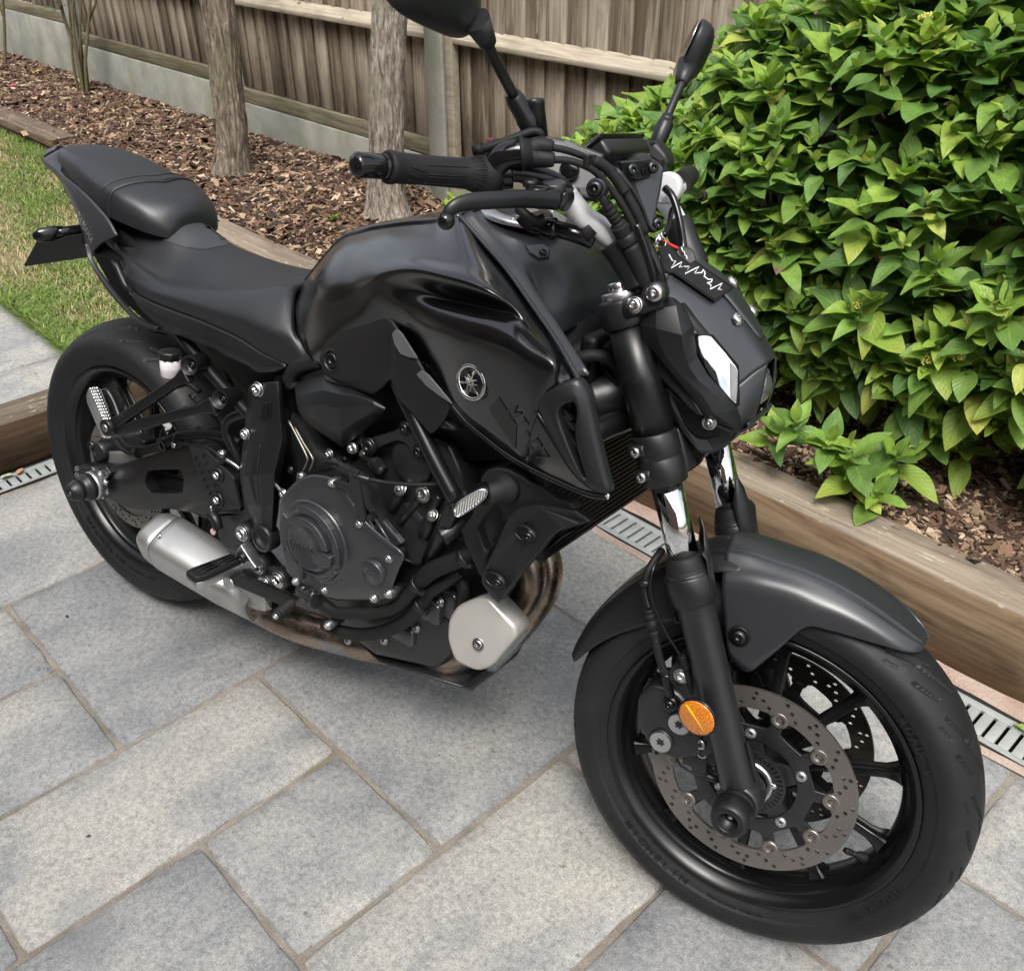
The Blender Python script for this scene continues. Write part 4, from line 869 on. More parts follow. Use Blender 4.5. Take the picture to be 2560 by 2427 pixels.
MB().tube(ff([(1703, 1638, -.104), (1710, 1655, -.102), (1716, 1672, -.100)]), .0058, 10).build('sensor_boot', K_rubber, bike, FORK)
MB().tube(ff([(1716, 1670, -.100), (1722, 1700, -.098), (1738, 1760, -.085)]), .0038, 8).build('sensor_cable', K_rubber, bike, FORK)
MB().tube(ff([(1700, 1850, -.09), (1692, 1885, -.09), (1700, 1910, -.09), (1730, 1930, -.085), (1770, 1942, -.08)]), .0019, 8).build('sensor_cable', K_rubber, bike, FORK)
MB().cyl(F(1765, 1938, -.08), F(1798, 1952, -.075), .0055).build('speed_sensor', K_matt, bike, FORK); bolt(bike, F(1797, 1963, -.085), (0, -1, 0), .006, K_bolt, 'sensor_bolt', FORK)
MB().lathe([(.0075, -.004), (.0075, .004)], F(1613, 1455, -.116), (FU + FD * .3), 12).build('hose_clip', K_matt, bike, FORK)
MB().cyl(FT(0, 0, -.12), FT(0, 0, .12), .012).build('front_axle', K_alu, bike, FORK)
# ================================================================= tank, covers, intake scoops
def ctl(rows, f=B): return [[f(*p) for p in r] for r in rows]
TANK = ctl([
 [(748,719,-.040),(742,742,-.075),(738,770,-.105),(742,800,-.125),(750,830,-.135),(760,858,-.142),(768,880,-.145),(778,900,-.145),(785,912,-.140)],
 [(842,608,-.065),(820,640,-.105),(806,680,-.135),(800,720,-.150),(800,760,-.157),(806,800,-.160),(814,840,-.160),(830,880,-.158),(850,912,-.150)],
 [(904,580,-.080),(893,615,-.120),(887,655,-.150),(884,700,-.168),(885,740,-.174),(892,785,-.174),(900,825,-.170),(915,870,-.162),(930,910,-.150)],
 [(960,568,-.084),(952,602,-.128),(950,642,-.163),(950,680,-.186),(950,715,-.188),(955,762,-.184),(965,810,-.176),(980,860,-.164),(990,905,-.152)],
 [(1020,560,-.085),(1018,598,-.130),(1022,640,-.172),(1028,676,-.202),(1032,722,-.186),(1030,765,-.192),(1022,806,-.186),(1024,850,-.170),(1028,900,-.155)],
 [(1085,554,-.085),(1088,596,-.132),(1098,650,-.180),(1106,694,-.214),(1112,744,-.178),(1108,776,-.203),(1096,818,-.208),(1080,872,-.192),(1070,930,-.165)],
 [(1146,541,-.087),(1158,596,-.134),(1175,662,-.182),(1182,715,-.217),(1186,762,-.180),(1184,790,-.210),(1166,840,-.220),(1138,910,-.206),(1112,985,-.180)],
 [(1205,615,-.100),(1218,655,-.140),(1230,700,-.180),(1238,737,-.212),(1242,775,-.188),(1240,800,-.213),(1222,850,-.225),(1188,925,-.214),(1155,1045,-.188)],
 [(1260,680,-.118),(1270,712,-.148),(1278,742,-.175),(1284,765,-.196),(1288,790,-.197),(1288,818,-.216),(1270,862,-.229),(1236,940,-.220),(1205,1085,-.193)],
 [(1322,767,-.140),(1328,790,-.160),(1332,808,-.176),(1336,824,-.190),(1338,840,-.203),(1339,857,-.218),(1322,893,-.231),(1288,965,-.224),(1262,1128,-.198)],
 [(1374,843,-.165),(1380,858,-.176),(1384,868,-.184),(1387,878,-.192),(1389,889,-.205),(1390,906,-.224),(1372,930,-.231),(1325,1010,-.225),(1320,1162,-.202)],
 [(1437,946,-.200),(1428,948,-.206),(1418,952,-.211),(1408,956,-.216),(1397,961,-.220),(1385,967,-.2250),(1366,980,-.2265),(1352,1004,-.2255),(1343,1030,-.2215)]])
rows = surf(TANK, 6); tk = grid_mb(rows).build('tank_side_panel', K_gloss, bike); nfix(tk, (0, -1, 0)); mirror(tk)
m_ = tk.modifiers.new('th', 'SOLIDIFY'); m_.thickness = .004; m_.offset = -1
# lower blade of the panel below the scoop, a separate darker moulding with a fine lip
TANKB = ctl([[(1343,1030,-.2215),(1330,1090,-.2130),(1320,1162,-.2015)],[(1360,1060,-.2225),(1362,1110,-.2150),(1364,1185,-.2040)],[(1400,1140,-.2225),(1402,1170,-.2150),(1410,1206,-.2060)],[(1440,1213,-.2180),(1445,1222,-.2120),(1450,1232,-.2080)],[(1500,1238,-.2130),(1502,1243,-.2100),(1504,1247,-.2080)],[(1519,1238,-.2080),(1520,1241,-.2070),(1521,1244,-.2060)]])
# centre spine cover over the tank: from seat nose to filler cap
SP = [B(*p) for p in [(748,719,-.040),(842,608,-.065),(904,580,-.080),(960,568,-.084),(1020,560,-.085),(1085,554,-.085),(1146,541,-.087)]]
up0 = .012
def spine_row(p, h): return [Vector((p.x, p.y, p.z)), Vector((p.x - .002, p.y * .93, p.z + h * .75)), Vector((p.x - .004, p.y * .6, p.z + h)), Vector((p.x - .006, 0, p.z + h * 1.1)), Vector((p.x - .004, -p.y * .6, p.z + h)), Vector((p.x - .002, -p.y * .93, p.z + h * .75)), Vector((p.x, -p.y, p.z))]
rows = surf([spine_row(p, h) for p, h in zip(SP, (.004, .008, .008, .007, .007, .006, .006))], 6)
o = grid_mb(rows).build('tank_spine_cover', K_gloss, bike); nfix(o, (0, 0, 1)); solid(o, .006)
# front top cover: matt plastic from the filler cap forward and down between the wings
S2 = [B(*p) for p in [(1150,545,-.088),(1205,613,-.100),(1260,678,-.118),(1322,765,-.140),(1374,841,-.165),(1437,944,-.200)]]
CV = []
cx = [(.852, 1.004), (.915, .992), (.965, .975), (1.005, .950), (1.030, .915), (1.040, .880)]
for (p, (x0, z0), k) in zip(S2, cx, range(6)):
    lift = .010; ys = p.y
    a = Vector((p.x + .001, ys, p.z + .002)); b = Vector((p.x + .010, ys + .010, p.z + lift)); m_in = (.060, .075, .085, .100, .120, .150)[k]
    c = Vector((x0 * .45 + p.x * .55 - (.0, .0, .0, .02, .035, .06)[k], -m_in * 1.0, z0 * .6 + p.z * .4 + .002)); d = Vector((x0 - .01, -m_in * .5, z0)); e_ = Vector((x0 - .012, 0, z0 + .002))
    CV.append([a, b, c, d, e_])
CV = [r + [Vector((p.x, -p.y, p.z)) for p in reversed(r[:-1])] for r in CV]
rows = surf(CV, 6); o = tcov = grid_mb(rows).build('tank_top_cover', K_matt2, bike); nfix(o, (0, 0, 1)); solid(o, .004)
# edge strip of the cover that runs down beside the seam
mb = MB(); ps = crom([B(x, y, Y - .004) for x, y, Y in [(1150,541,-.086),(1212,612,-.098),(1268,677,-.116),(1330,763,-.138),(1384,840,-.163),(1420,900,-.184),(1446,948,-.2),(1455,960,-.205)]], 6)
mb.tube(ps, .0032, 8, 1); mirror(mb.build('cover_edge', K_matt2, bike))
# boss with a recessed clip on the cover
def cast1(o, x, y):
    from mathutils.bvhtree import BVHTree
    me = o.data; t = BVHTree.FromPolygons([v.co.copy() for v in me.vertices], [tuple(p.vertices) for p in me.polygons]); c = BI @ CAM; d = (BI.to_3x3() @ pray(x, y)).normalized(); h = t.ray_cast(c, d); return h[0], (h[1] if h[1].dot(d) < 0 else -h[1])
hb_, hn_ = cast1(tcov, 1345, 628); bx_ = Vector((.5, 1, .2)); fm = frame_m(hb_, bx_, hn_)
MB().plate([fm @ Vector((x * .8, y * .8, .0035)) for x, y in ((-.020, .014), (.018, .018), (.026, .0), (.012, -.020), (-.010, -.022), (-.022, -.006))], .008, hn_, .0035).build('cover_boss', K_matt2, bike); bolt(bike, hb_ + hn_ * .0035 + fm.to_3x3() @ Vector((.002, -.008, 0)), hn_, .0055, K_dkbolt, 'cover_bolt')
# filler cap
cc = Vector((.893, 0, 1.002)); cn = Vector((.06, 0, 1)).normalized()
MB().lathe([(.062, -.004), (.062, .002), (.060, .0035), (.043, .0055), (.041, .004)], cc, cn, 60, False).build('filler_ring', K_alu, bike)
MB().lathe([(.041, .002), (.041, .006), (.038, .0085), (.0001, .0095)], cc, cn, 48).build('filler_cap', K_dkbolt, bike)
MB().plate(roundpoly([cc + Vector(q) for q in ((-.035, -.012, .010), (.02, -.014, .0095), (.02, .014, .0095), (-.035, .012, .010))], .008), .004, cn, .001).build('filler_lock', K_alu, bike)
for k in range(5): a = 2 * pi * k / 5; bolt(bike, cc + Vector((.052 * cos(a), .052 * sin(a), .003)), cn, .0036, K_bolt, 'cap_bolt', None, .002)
# dark inner body so nothing shows through gaps
mb = MB()
core = [(.50, .06, .62, .80), (.60, .09, .60, .90), (.72, .12, .62, .945), (.85, .13, .64, .965), (.97, .12, .68, .935), (1.06, .10, .76, .86)]
mb.rings([[Vector((x, -w * .9, z0)), Vector((x, -w, (z0 + z1) / 2)), Vector((x, -w * .45, z1)), Vector((x, w * .45, z1)), Vector((x, w, (z0 + z1) / 2)), Vector((x, w * .9, z0))] for x, w, z0, z1 in core]); mb.build('tank_inner', K_black, bike)
# intake scoop: hooked frame round a dark opening, fins inside
SC_out = [(1345,1002),(1364,978),(1395,962),(1428,950),(1448,949),(1470,985),(1483,1040),(1500,1120),(1520,1200),(1526,1222),(1518,1234),(1480,1222),(1432,1180),(1395,1120),(1366,1065),(1350,1030)]
def scoopP(x, y):
    t = (y - 950) / 290; s = (x - (1345 + 120 * t)) / 100
    return B(x, y, -.2255 + .012 * max(0, t) + .010 * max(0, s) ** 2)
SC_in = [(1403,1028),(1413,1012),(1432,1003),(1444,1006),(1450,1030),(1444,1075),(1450,1120),(1462,1160),(1472,1190),(1462,1185),(1440,1140),(1418,1085),(1406,1050)]
loop = [scoopP(*p) for p in roundpoly([Vector((x, y, 0)) for x, y in SC_out], 8, 2)] if False else None
def resample(pts, n):
    P = crom([Vector((x, y, 0)) for x, y in pts], 8, True); L = [0]
    for i in range(len(P)): L.append(L[-1] + (P[(i + 1) % len(P)] - P[i]).length)
    out = []; j = 0
    for k in range(n):
        s = L[-1] * k / n
        while L[j + 1] < s: j += 1
        t = (s - L[j]) / (L[j + 1] - L[j]); p = P[j].lerp(P[(j + 1) % len(P)], t); out.append((p.x, p.y))
    return out
NO = 72; O_ = resample(SC_out, NO); I_ = resample(SC_in, NO)
# align starts by nearest angle
ci = (sum(p[0] for p in I_) / NO, sum(p[1] for p in I_) / NO)
def align(O_, I_):
    best = min(range(len(I_)), key=lambda k: sum((O_[i][0] - I_[(i + k) % len(I_)][0]) ** 2 + (O_[i][1] - I_[(i + k) % len(I_)][1]) ** 2 for i in range(0, len(I_), 3)))
    return [I_[(i + best) % len(I_)] for i in range(len(I_))]
I_ = align(O_, I_)
R = []
for (k, d) in ((0, .010), (0, .001), (.06, -.0025), (.25, -.0045), (.55, -.0065), (.85, -.0085), (.97, -.007), (1.0, -.003), (.99, .006), (.93, .022)):
    ring = []
    for (a, b) in zip(O_, I_):
        x = a[0] * (1 - k) + b[0] * k; y = a[1] * (1 - k) + b[1] * k; p = scoopP(x, y); p.y += d; ring.append(p)
    R.append(ring)
mb = MB(); mb.rings(R, False); o = mb.build('intake_scoop', K_matt, bike); nfix(o, (0, -1, 0)); mirror(o)
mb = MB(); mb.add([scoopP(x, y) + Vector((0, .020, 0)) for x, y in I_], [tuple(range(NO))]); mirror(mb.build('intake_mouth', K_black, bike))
for (a, b, c, d) in (((1405,1040),(1432,1075),(1428,1082),(1408,1062)), ((1416,1090),(1440,1118),(1438,1126),(1420,1108)), ((1403,1022),(1425,1052),(1420,1056),(1404,1040))):
    mb = MB(); mb.plate([scoopP(*q) + Vector((0, .004, 0)) for q in (a, b, c, d)], .012, (0, -1, .2), .001); mb.build('intake_fin', K_matt, bike)
# thin glossy lip trailing under the scoop and the belly seam of the tank wing
def strip(name, pts, mat, r=.0035, mir=True, n=8):
    o = MB().tube([B(*p) for p in pts], r, n).build(name, mat, bike); return mirror(o) if mir else o
strip('wing_lip', [(1060,930,-.162),(1112,990,-.180),(1160,1050,-.188),(1210,1092,-.193),(1262,1133,-.1975),(1320,1168,-.2020),(1375,1195,-.2050),(1430,1220,-.2080),(1480,1238,-.2100),(1520,1242,-.2080)], K_glossblk, .0040)
# gusset filling between scoop rear edge and panel
G = ctl([[(1343,1030,-.2215),(1364,1065,-.2225),(1395,1120,-.2225),(1432,1180,-.2200),(1480,1224,-.2160),(1519,1235,-.2090)],[(1325,1090,-.2150),(1345,1120,-.2150),(1375,1155,-.2150),(1415,1195,-.2130),(1465,1229,-.2110),(1519,1240,-.2080)],[(1320,1162,-.2020),(1345,1176,-.2035),(1375,1192,-.2050),(1420,1213,-.2070),(1470,1234,-.2090),(1520,1243,-.2075)]])
o = wtip = grid_mb(surf(G, 5)).build('wing_tip', K_gloss, bike); nfix(o, (0, -1, 0)); mirror(o); solid(o, .003)
def on_tank(x, y):
    """point of the tank skin seen at this photo position"""
    from mathutils.bvhtree import BVHTree
    global _bvh
    if '_bvh' not in globals():
        V_ = [v.co.copy() for v in tk.data.vertices]; n_ = len(V_); P_ = [tuple(p.vertices) for p in tk.data.polygons] + [tuple(n_ + i for i in p.vertices) for p in wtip.data.polygons]
        _bvh = BVHTree.FromPolygons(V_ + [v.co.copy() for v in wtip.data.vertices], P_)
    c = BI @ CAM; d = (BI.to_3x3() @ pray(x, y)).normalized(); h = _bvh.ray_cast(c, d)
    return (h[0], h[1]) if h[0] is not None else (B(x, y, -.21), Vector((0, -1, 0)))
# round badge: ring and tuning-fork emblem
bp0, bn = on_tank(1183, 954); bn = (-bn if bn.y > 0 else bn); bn = (bn + Vector((.1, -.6, .2))).normalized(); bp0 = bp0 + bn * .0035
bm_ = frame_m(bp0, Vector((.85, .2, -.5)), bn)
def onb(x, y, z=0): return bm_ @ Vector((x * .71, y * .71, z))
MB().lathe([(.0275, -.014), (.0268, -.001), (.0255, .0006), (.0248, -.0008)], bp0, bn, 60, False).build('badge_seat', K_gloss, bike)
MB().lathe([(.0245, -.004), (.0245, .0018), (.0238, .0024), (.0205, .0024), (.0198, .0008)], bp0, bn, 60, False).build('badge_ring', K_chrome, bike)
MB().lathe([(.0205, -.003), (.0205, .0008), (.0001, .0008)], bp0, bn, 48).build('badge_face', K_glossblk, bike)
mb = MB()
for k in range(3):
    a = 2 * pi * k / 3 + radians(106); u = Vector((cos(a), sin(a), 0)); w = Vector((-sin(a), cos(a), 0))
    def Q(r, s): q = u * r + w * s; return onb(q.x, q.y, .0022)
    mb.plate([Q(.002, -.0010), Q(.019, -.0010), Q(.019, .0010), Q(.002, .0010)], .0014, bn, .0002)
    mb.plate([Q(.018, -.0028), Q(.0275, 0), Q(.018, .0028), Q(.0165, 0)], .0014, bn, .0002)
    for s in (-1, 1): mb.plate([Q(-.016, s * .0042 - .0009), Q(.006, s * .0042 - .0009), Q(.006, s * .0042 + .0009), Q(-.016, s * .0042 + .0009)], .0014, bn, .0002)
    mb.plate([Q(.004, -.0050), Q(.008, -.0036), Q(.008, .0036), Q(.004, .0050)], .0014, bn, .0002)
mb.build('badge_emblem', K_chrome, bike)
# faint model lettering and stripe block on the wing
K_decal = paint('decal_grey', (.013, .013, .0135), .4, .5, flecks=False); K_decal2 = paint('decal_dark', (.010, .010, .010), .35, .5, flecks=False)
def decal(name, poly, mat, lift=.0009, n=5):
    a, b, c, d = [Vector((*q, 0)) for q in poly]; V = []
    for i in range(n + 1):
        for j in range(n + 1):
            q = a.lerp(b, j / n).lerp(d.lerp(c, j / n), i / n); p, nn = on_tank(q.x, q.y); 
            if nn.y > 0: nn = -nn
            V.append(p + nn * lift)
    mb = MB(); w = n + 1; mb.add(V, [(i * w + j, i * w + j + 1, (i + 1) * w + j + 1, (i + 1) * w + j) for i in range(n) for j in range(n)]); o = mb.build(name, mat, bike); return nfix(o, (0, -1, 0))
decal('stripe_decal', [(1223,1022),(1248,992),(1292,1062),(1290,1122)], K_decal2)
def glyph(name, segs, org, ex, ey, mat, wd):
    """stroked letters laid on the tank skin; org,ex,ey photo-space frame"""
    mb = MB()
    for (x0, y0, x1, y1) in segs:
        a = Vector((org[0] + ex[0] * x0 + ey[0] * y0, org[1] + ex[1] * x0 + ey[1] * y0)); b = Vector((org[0] + ex[0] * x1 + ey[0] * y1, org[1] + ex[1] * x1 + ey[1] * y1))
        pa, na = on_tank(a.x, a.y); pb, nb = on_tank(b.x, b.y); na = -na if na.y > 0 else na; t = (pb - pa).normalized(); s = na.cross(t).normalized() * wd; l = na * .0016; e = t * wd
        mb.add([pa - e + s + l, pb + e + s + l, pb + e - s + l, pa - e - s + l], [(0, 1, 2, 3)])
    return mb.build(name, mat, bike)
MT = {'M': [(0, 0, 0, 1), (0, 1, .5, .4), (.5, .4, 1, 1), (1, 1, 1, 0)], 'T': [(0, 1, 1, 1), (.5, 1, .5, 0)], '-': [(.15, .5, .85, .5)], '0': [(0, 0, 0, 1), (0, 1, 1, 1), (1, 1, 1, 0), (1, 0, 0, 0)], '7': [(0, 1, 1, 1), (1, 1, .4, 0)]}
ox, oy = 1277, 1020
for i, ch in enumerate('MT-07'):
    o0 = (ox - 6 + i * 17, oy + 8 + i * 27); glyph('model_lettering', MT[ch], o0, (11, 17), (21, -12), K_decal, .0013)
# air duct strip under the wing: side plastics with two pale inserts
SIDE = [[(806,862),(818,838),(870,808),(945,790),(972,796),(988,815),(1003,838),(1043,897),(1080,960),(1128,1010)],[(800,905),(830,880),(880,862),(950,850),(978,862),(990,895),(1005,920),(1030,965),(1062,1010),(1110,1050)],[(815,935),(840,940),(885,935),(945,925),(975,930),(985,950),(995,985),(1020,1015),(1050,1045),(1085,1080)],[(845,955),(862,966),(892,975),(930,985),(955,972),(976,950),(988,985),(1012,1015),(1040,1045),(1075,1085)]]
def sidecover():
    YS = [(-.150,-.158,-.166,-.176,-.180,-.183,-.184,-.186,-.187,-.185),(-.158,-.166,-.172,-.180,-.184,-.187,-.188,-.189,-.189,-.187),(-.158,-.166,-.172,-.178,-.182,-.184,-.185,-.186,-.187,-.185),(-.152,-.158,-.162,-.166,-.168,-.172,-.178,-.180,-.182,-.182)]
    return [[B(x, y, Y) for (x, y), Y in zip(r, ys)] for r, ys in zip(SIDE, YS)]
K_hex = K_tex
rows = surf(sidecover(), 6); nR, nC = len(rows), len(rows[0])
# dimpled pattern: raised diamonds in the middle of the cover
for i in range(nR):
    for j in range(nC):
        if 3 < i < nR - 4 and 8 < j < nC * .42: rows[i][j] = rows[i][j] + Vector((0, -.0016 * (.5 + .5 * cos(i * pi)) * (.5 + .5 * cos(j * pi)), 0))
o = grid_mb(rows).build('side_cover', K_tex, bike); nfix(o, (0, -1, 0)); solid(o, .004); mirror(o)
p = B(830, 901, -.166); MB().lathe([(.0175, -.003), (.0175, .002), (.0150, .0028), (.0138, -.001)], p, (0, -1, .1), 32, False).build('bolt_well', K_matt, bike); bolt(bike, p, (0, -1, .1), .0115, K_dkbolt, 'side_cover_bolt', None, .0035)
K_pale = paint('satin_grey_trim', (.10, .105, .115), .40, .5, .2, flecks=False)
for nm, poly in (('trim_insert', [(979,834),(990,822),(1003,832),(1040,890),(1043,898),(1020,893),(1000,885),(985,860)]), ('trim_insert', [(1040,936),(1052,925),(1070,936),(1122,998),(1131,1012),(1095,988),(1065,965)])):
    mb = MB(); mb.plate(roundpoly([B(x, y, -.1895) for x, y in poly], .003), .003, (.1, -1, .25), .0008); mirror(mb.build(nm, K_pale, bike))
mb = MB(); mb.plate(roundpoly([B(x, y, -.183) for x, y in [(1017,972),(1030,985),(1090,1040),(1138,1068),(1136,1077),(1105,1072),(1070,1058),(1045,1040),(1025,1005)]], .005), .02, (0, -1, .2), .003); mirror(mb.build('side_blade', K_matt, bike))

# ================================================================= seats and tail
def seat_shell(name, rows, mat, parent=bike, res=6):
    o = grid_mb(surf(rows, res)).build(name, mat, parent); nfix(o, (0, 0, 1)); return o
def sym(r): return r + [Vector((p.x, -p.y, p.z)) for p in reversed(r[:-1])]
# rider seat: side edge, upper edge of the side (crease), centre line from photo points
RS_ = [  # low edge, side mid, crease
 [(283,640,-.080),(288,622,-.078),(300,606,-.068)],
 [(300,690,-.112),(312,668,-.106),(335,640,-.088)],
 [(325,718,-.122),(345,698,-.118),(385,676,-.094)],
 [(362,742,-.128),(386,722,-.124),(430,702,-.098)],
 [(425,768,-.133),(450,742,-.130),(500,713,-.100)],
 [(505,798,-.138),(532,768,-.136),(580,721,-.100)],
 [(591,837,-.141),(612,792,-.139),(645,722,-.096)],
 [(655,878,-.143),(670,815,-.138),(690,718,-.086)],
 [(709,903,-.142),(705,820,-.132),(722,716,-.078)],
 [(752,903,-.139),(730,822,-.125),(738,722,-.070)],
 [(774,897,-.134),(740,822,-.118),(745,728,-.064)]]
rows = []
for r in RS_:
    a, b, c = [B(*p) for p in r]; k = max(0, min(1, (.46 - c.x) / .30)); dz = .006 + .068 * k ** 1.3
    rows.append(sym([a + Vector((0, .020, -.010)), a + Vector((0, .004, -.006)), a, a.lerp(b, .5) + Vector((0, -.004, .001)), b + Vector((0, -.003, 0)), b.lerp(c, .6) + Vector((0, -.006, .004)), c + Vector((0, 0, .001)), Vector((c.x, c.y * .62, c.z + dz * .6)), Vector((c.x, c.y * .3, c.z + dz * .93)), Vector((c.x, 0, c.z + dz))]))
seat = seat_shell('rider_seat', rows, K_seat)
PX = [(-.203, (.022, .926), (.020, .936), .940), (-.196, (.036, .922), (.032, .940), .946), (-.170, (.054, .918), (.048, .944), .952), (-.130, (.068, .914), (.062, .943), .956), (-.080, (.082, .903), (.074, .936), .953), (-.030, (.092, .888), (.083, .923), .946),
      (.010, (.097, .874), (.087, .913), .938), (.045, (.099, .864), (.089, .907), .931), (.075, (.098, .859), (.087, .902), .925), (.105, (.090, .853), (.079, .893), .914), (.130, (.080, .847), (.070, .882), .905), (.148, (.066, .842), (.058, .872), .895), (.158, (.052, .840), (.046, .862), .882), (.1615, (.038, .846), (.032, .856), .868), (.162, (.001, .850), (.0008, .851), .852)]
rows = []
for x, (ly, lz), (cy, cz), tz in PX:
    a = Vector((x, -ly, lz)); c = Vector((x, -cy, cz)); h = tz - cz
    rows.append(sym([a + Vector((0, .016, -.007)), a + Vector((0, .002, -.004)), a, a.lerp(c, .5) + Vector((0, -.0035, .0015)), c, Vector((x, -cy * .72, cz + h * .55)), Vector((x, -cy * .36, cz + h * .9)), Vector((x, 0, tz))]))
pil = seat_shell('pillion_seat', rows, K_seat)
prow = surf(rows, 6)
def pil_line(x0):   # section of the pad that sweeps back towards the sides like the strap seam
    out = []
    for j in range(len(prow[0])):
        y = prow[0][j].y; col = [r[j] for r in prow]; best = min(range(len(col) - 1), key=lambda i: abs(col[i].x - (x0 - .55 * abs(col[i].y) ** 1.15 * 1.0)) )
        tx = x0 - .55 * abs(col[best].y) ** 1.15; q = col[best].copy(); 
        k = best + (1 if col[best].x < tx else -1); k = max(0, min(len(col) - 1, k)); dxx = col[k].x - q.x; 
        if abs(dxx) > 1e-6: q = q.lerp(col[k], max(0, min(1, (tx - q.x) / dxx)))
        out.append(q + Vector((0, 0, .0006)))
    return out[4:-4]
for x0, r_ in ((.088, .0026), (.082, .0012), (.062, .0010)): MB().tube(pil_line(x0), r_, 6, 1).build('seat_piping', K_seat, bike)
from mathutils.bvhtree import BVHTree
def caster(o):
    me = o.data; t = BVHTree.FromPolygons([v.co.copy() for v in me.vertices], [tuple(p.vertices) for p in me.polygons]); c = BI @ CAM
    def f(x, y, lift=.0008):
        d = (BI.to_3x3() @ pray(x, y)).normalized(); h = t.ray_cast(c, d)
        if h[0] is None: return None
        n = h[1] if h[1].dot(d) < 0 else -h[1]; return h[0] + n * lift, n
    return f
def skin(name, outer, mat, f, lift=.0008, step=9):
    """patch lying on a curved skin, outline given on the photograph"""
    P = [Vector((x, y)) for x, y in outer]; x0, x1 = min(p.x for p in P), max(p.x for p in P); y0, y1 = min(p.y for p in P), max(p.y for p in P); vs = list(P); n = len(P); ed = [(i, (i + 1) % n) for i in range(n)]
    y = y0
    while y < y1:
        x = x0
        while x < x1:
            ins = False
            for i in range(n):
                a, b = P[i - 1], P[i]
                if (a.y > y) != (b.y > y) and x < (b.x - a.x) * (y - a.y) / (b.y - a.y) + a.x: ins = not ins
            if ins and min((Vector((x, y)) - p).length for p in P) > step * .4: vs.append(Vector((x, y)))
            x += step
        y += step
    V, E, Fc, *_ = delaunay_2d_cdt(vs, ed, [], 1, 1e-5); pts = []; last = None
    for v in V:
        h = f(v.x, v.y, lift)
        if h is None: h = (last, None) if last else (B(v.x, v.y, -.1), None)
        last = h[0]; pts.append(h[0])
    mb = MB(); mb.add(pts, [tuple(q) for q in Fc], True); return nfix(mb.build(name, mat, bike), (0, -.5, 1))
seat_at = caster(seat)
so = crom([Vector((x, y, 0)) for x, y in [(352,588),(400,597),(440,612),(500,624),(545,618),(570,612),(571,603),(556,585),(543,568),(520,560),(440,560)]], 4, True)
skin('seat_step_panel', [(p.x, p.y) for p in so], paint('seat_grey_panel', (.030, .032, .036), .5, flecks=False), seat_at)
# tail: two side cowls with a dark gap, tail end, light
TC = ctl([[(150,372,-.048),(108,398,-.054),(112,416,-.056)],[(153,420,-.066),(140,424,-.072),(140,440,-.072)],[(158,437,-.078),(160,455,-.084),(166,480,-.082)],[(203,475,-.092),(188,500,-.098),(188,530,-.094)],[(240,512,-.102),(210,545,-.108),(204,575,-.102)],[(270,548,-.110),(235,580,-.116),(214,615,-.108)],[(292,588,-.116),(256,606,-.120),(228,634,-.112)]])
o = grid_mb(surf(TC, 6)).build('tail_cowl', K_matt2, bike); nfix(o, (0, -1, 0)); solid(o, .004); mirror(o)
TT = [[B(128,380,-.040), B(140,372,-.03), B(150,366,0)], [B(108,398,-.050), B(116,386,-.035), B(122,378,0)], [B(120,422,-.055), B(118,412,-.04), B(118,400,0)]]
o = grid_mb(surf([sym(r) for r in TT], 5)).build('tail_end', K_matt2, bike); solid(o, .004, 0)
mb = MB(); mb.rings([[Vector((x, -w, z0)), Vector((x, -w, z1)), Vector((x, w, z1)), Vector((x, w, z0))] for x, w, z0, z1 in ((-.20, .03, .86, .92), (-.10, .055, .82, .90), (.02, .075, .76, .845), (.2, .085, .68, .765), (.40, .09, .62, .765), (.6, .08, .60, .77))]); mb.build('tail_inner', K_black, bike)
# long side rail cowl beneath the seat: thin rear blade then a wide matt panel
RB = ctl([[(218,610,-.122),(222,640,-.120)],[(228,648,-.126),(236,668,-.124)],[(262,700,-.130),(268,720,-.128)],[(310,760,-.134),(316,776,-.132)],[(352,802,-.138),(356,812,-.136)],[(395,818,-.140),(398,826,-.138)]])
o = grid_mb(surf(RB, 6)).build('tail_rail', K_matt, bike); solid(o, .008, 0); bevel(o, .002); mirror(o)
SB = ctl([[(284,648,-.118),(286,655,-.126),(290,660,-.124)],[(318,714,-.124),(322,730,-.130),(335,748,-.130)],[(362,748,-.130),(368,780,-.138),(392,815,-.136)],[(425,774,-.135),(438,815,-.144),(462,845,-.140)],[(505,804,-.140),(528,856,-.148),(545,882,-.143)],[(591,843,-.143),(603,888,-.150),(612,912,-.146)],[(655,884,-.145),(655,912,-.149),(645,932,-.146)],[(712,912,-.144),(712,920,-.144),(690,930,-.143)]])
o = grid_mb(surf(SB, 6)).build('seat_side_panel', K_matt, bike); nfix(o, (0, -1, 0)); solid(o, .005); mirror(o)
mb = MB(); mb.plate([B(*q) for q in [(240,600,-.10),(300,650,-.11),(330,740,-.12),(400,810,-.125),(380,815,-.125),(290,740,-.12),(235,640,-.11)]], .01, (0, -1, 0), .001); mirror(mb.build('seat_lower_skirt', K_black, bike))
a_, b_, c_ = B(203,548,-.1075), B(222,590,-.1135), B(190,545,-.105)
lm = frame_m(B(212,570,-.1145), b_ - a_, (0, -1, .15)); text_obj('maker_lettering', 'YAMAHA', .0165, K_silver, bike, lm, .0004, .0003, .95)
# plate bracket, plate, rear indicators
mb = MB(); mb.plate(roundpoly([B(192,575,-.02), B(58,664,-.02), B(230,645,-.02), B(250,620,-.02)], .003), .004, (0, -1, 0), .0008)
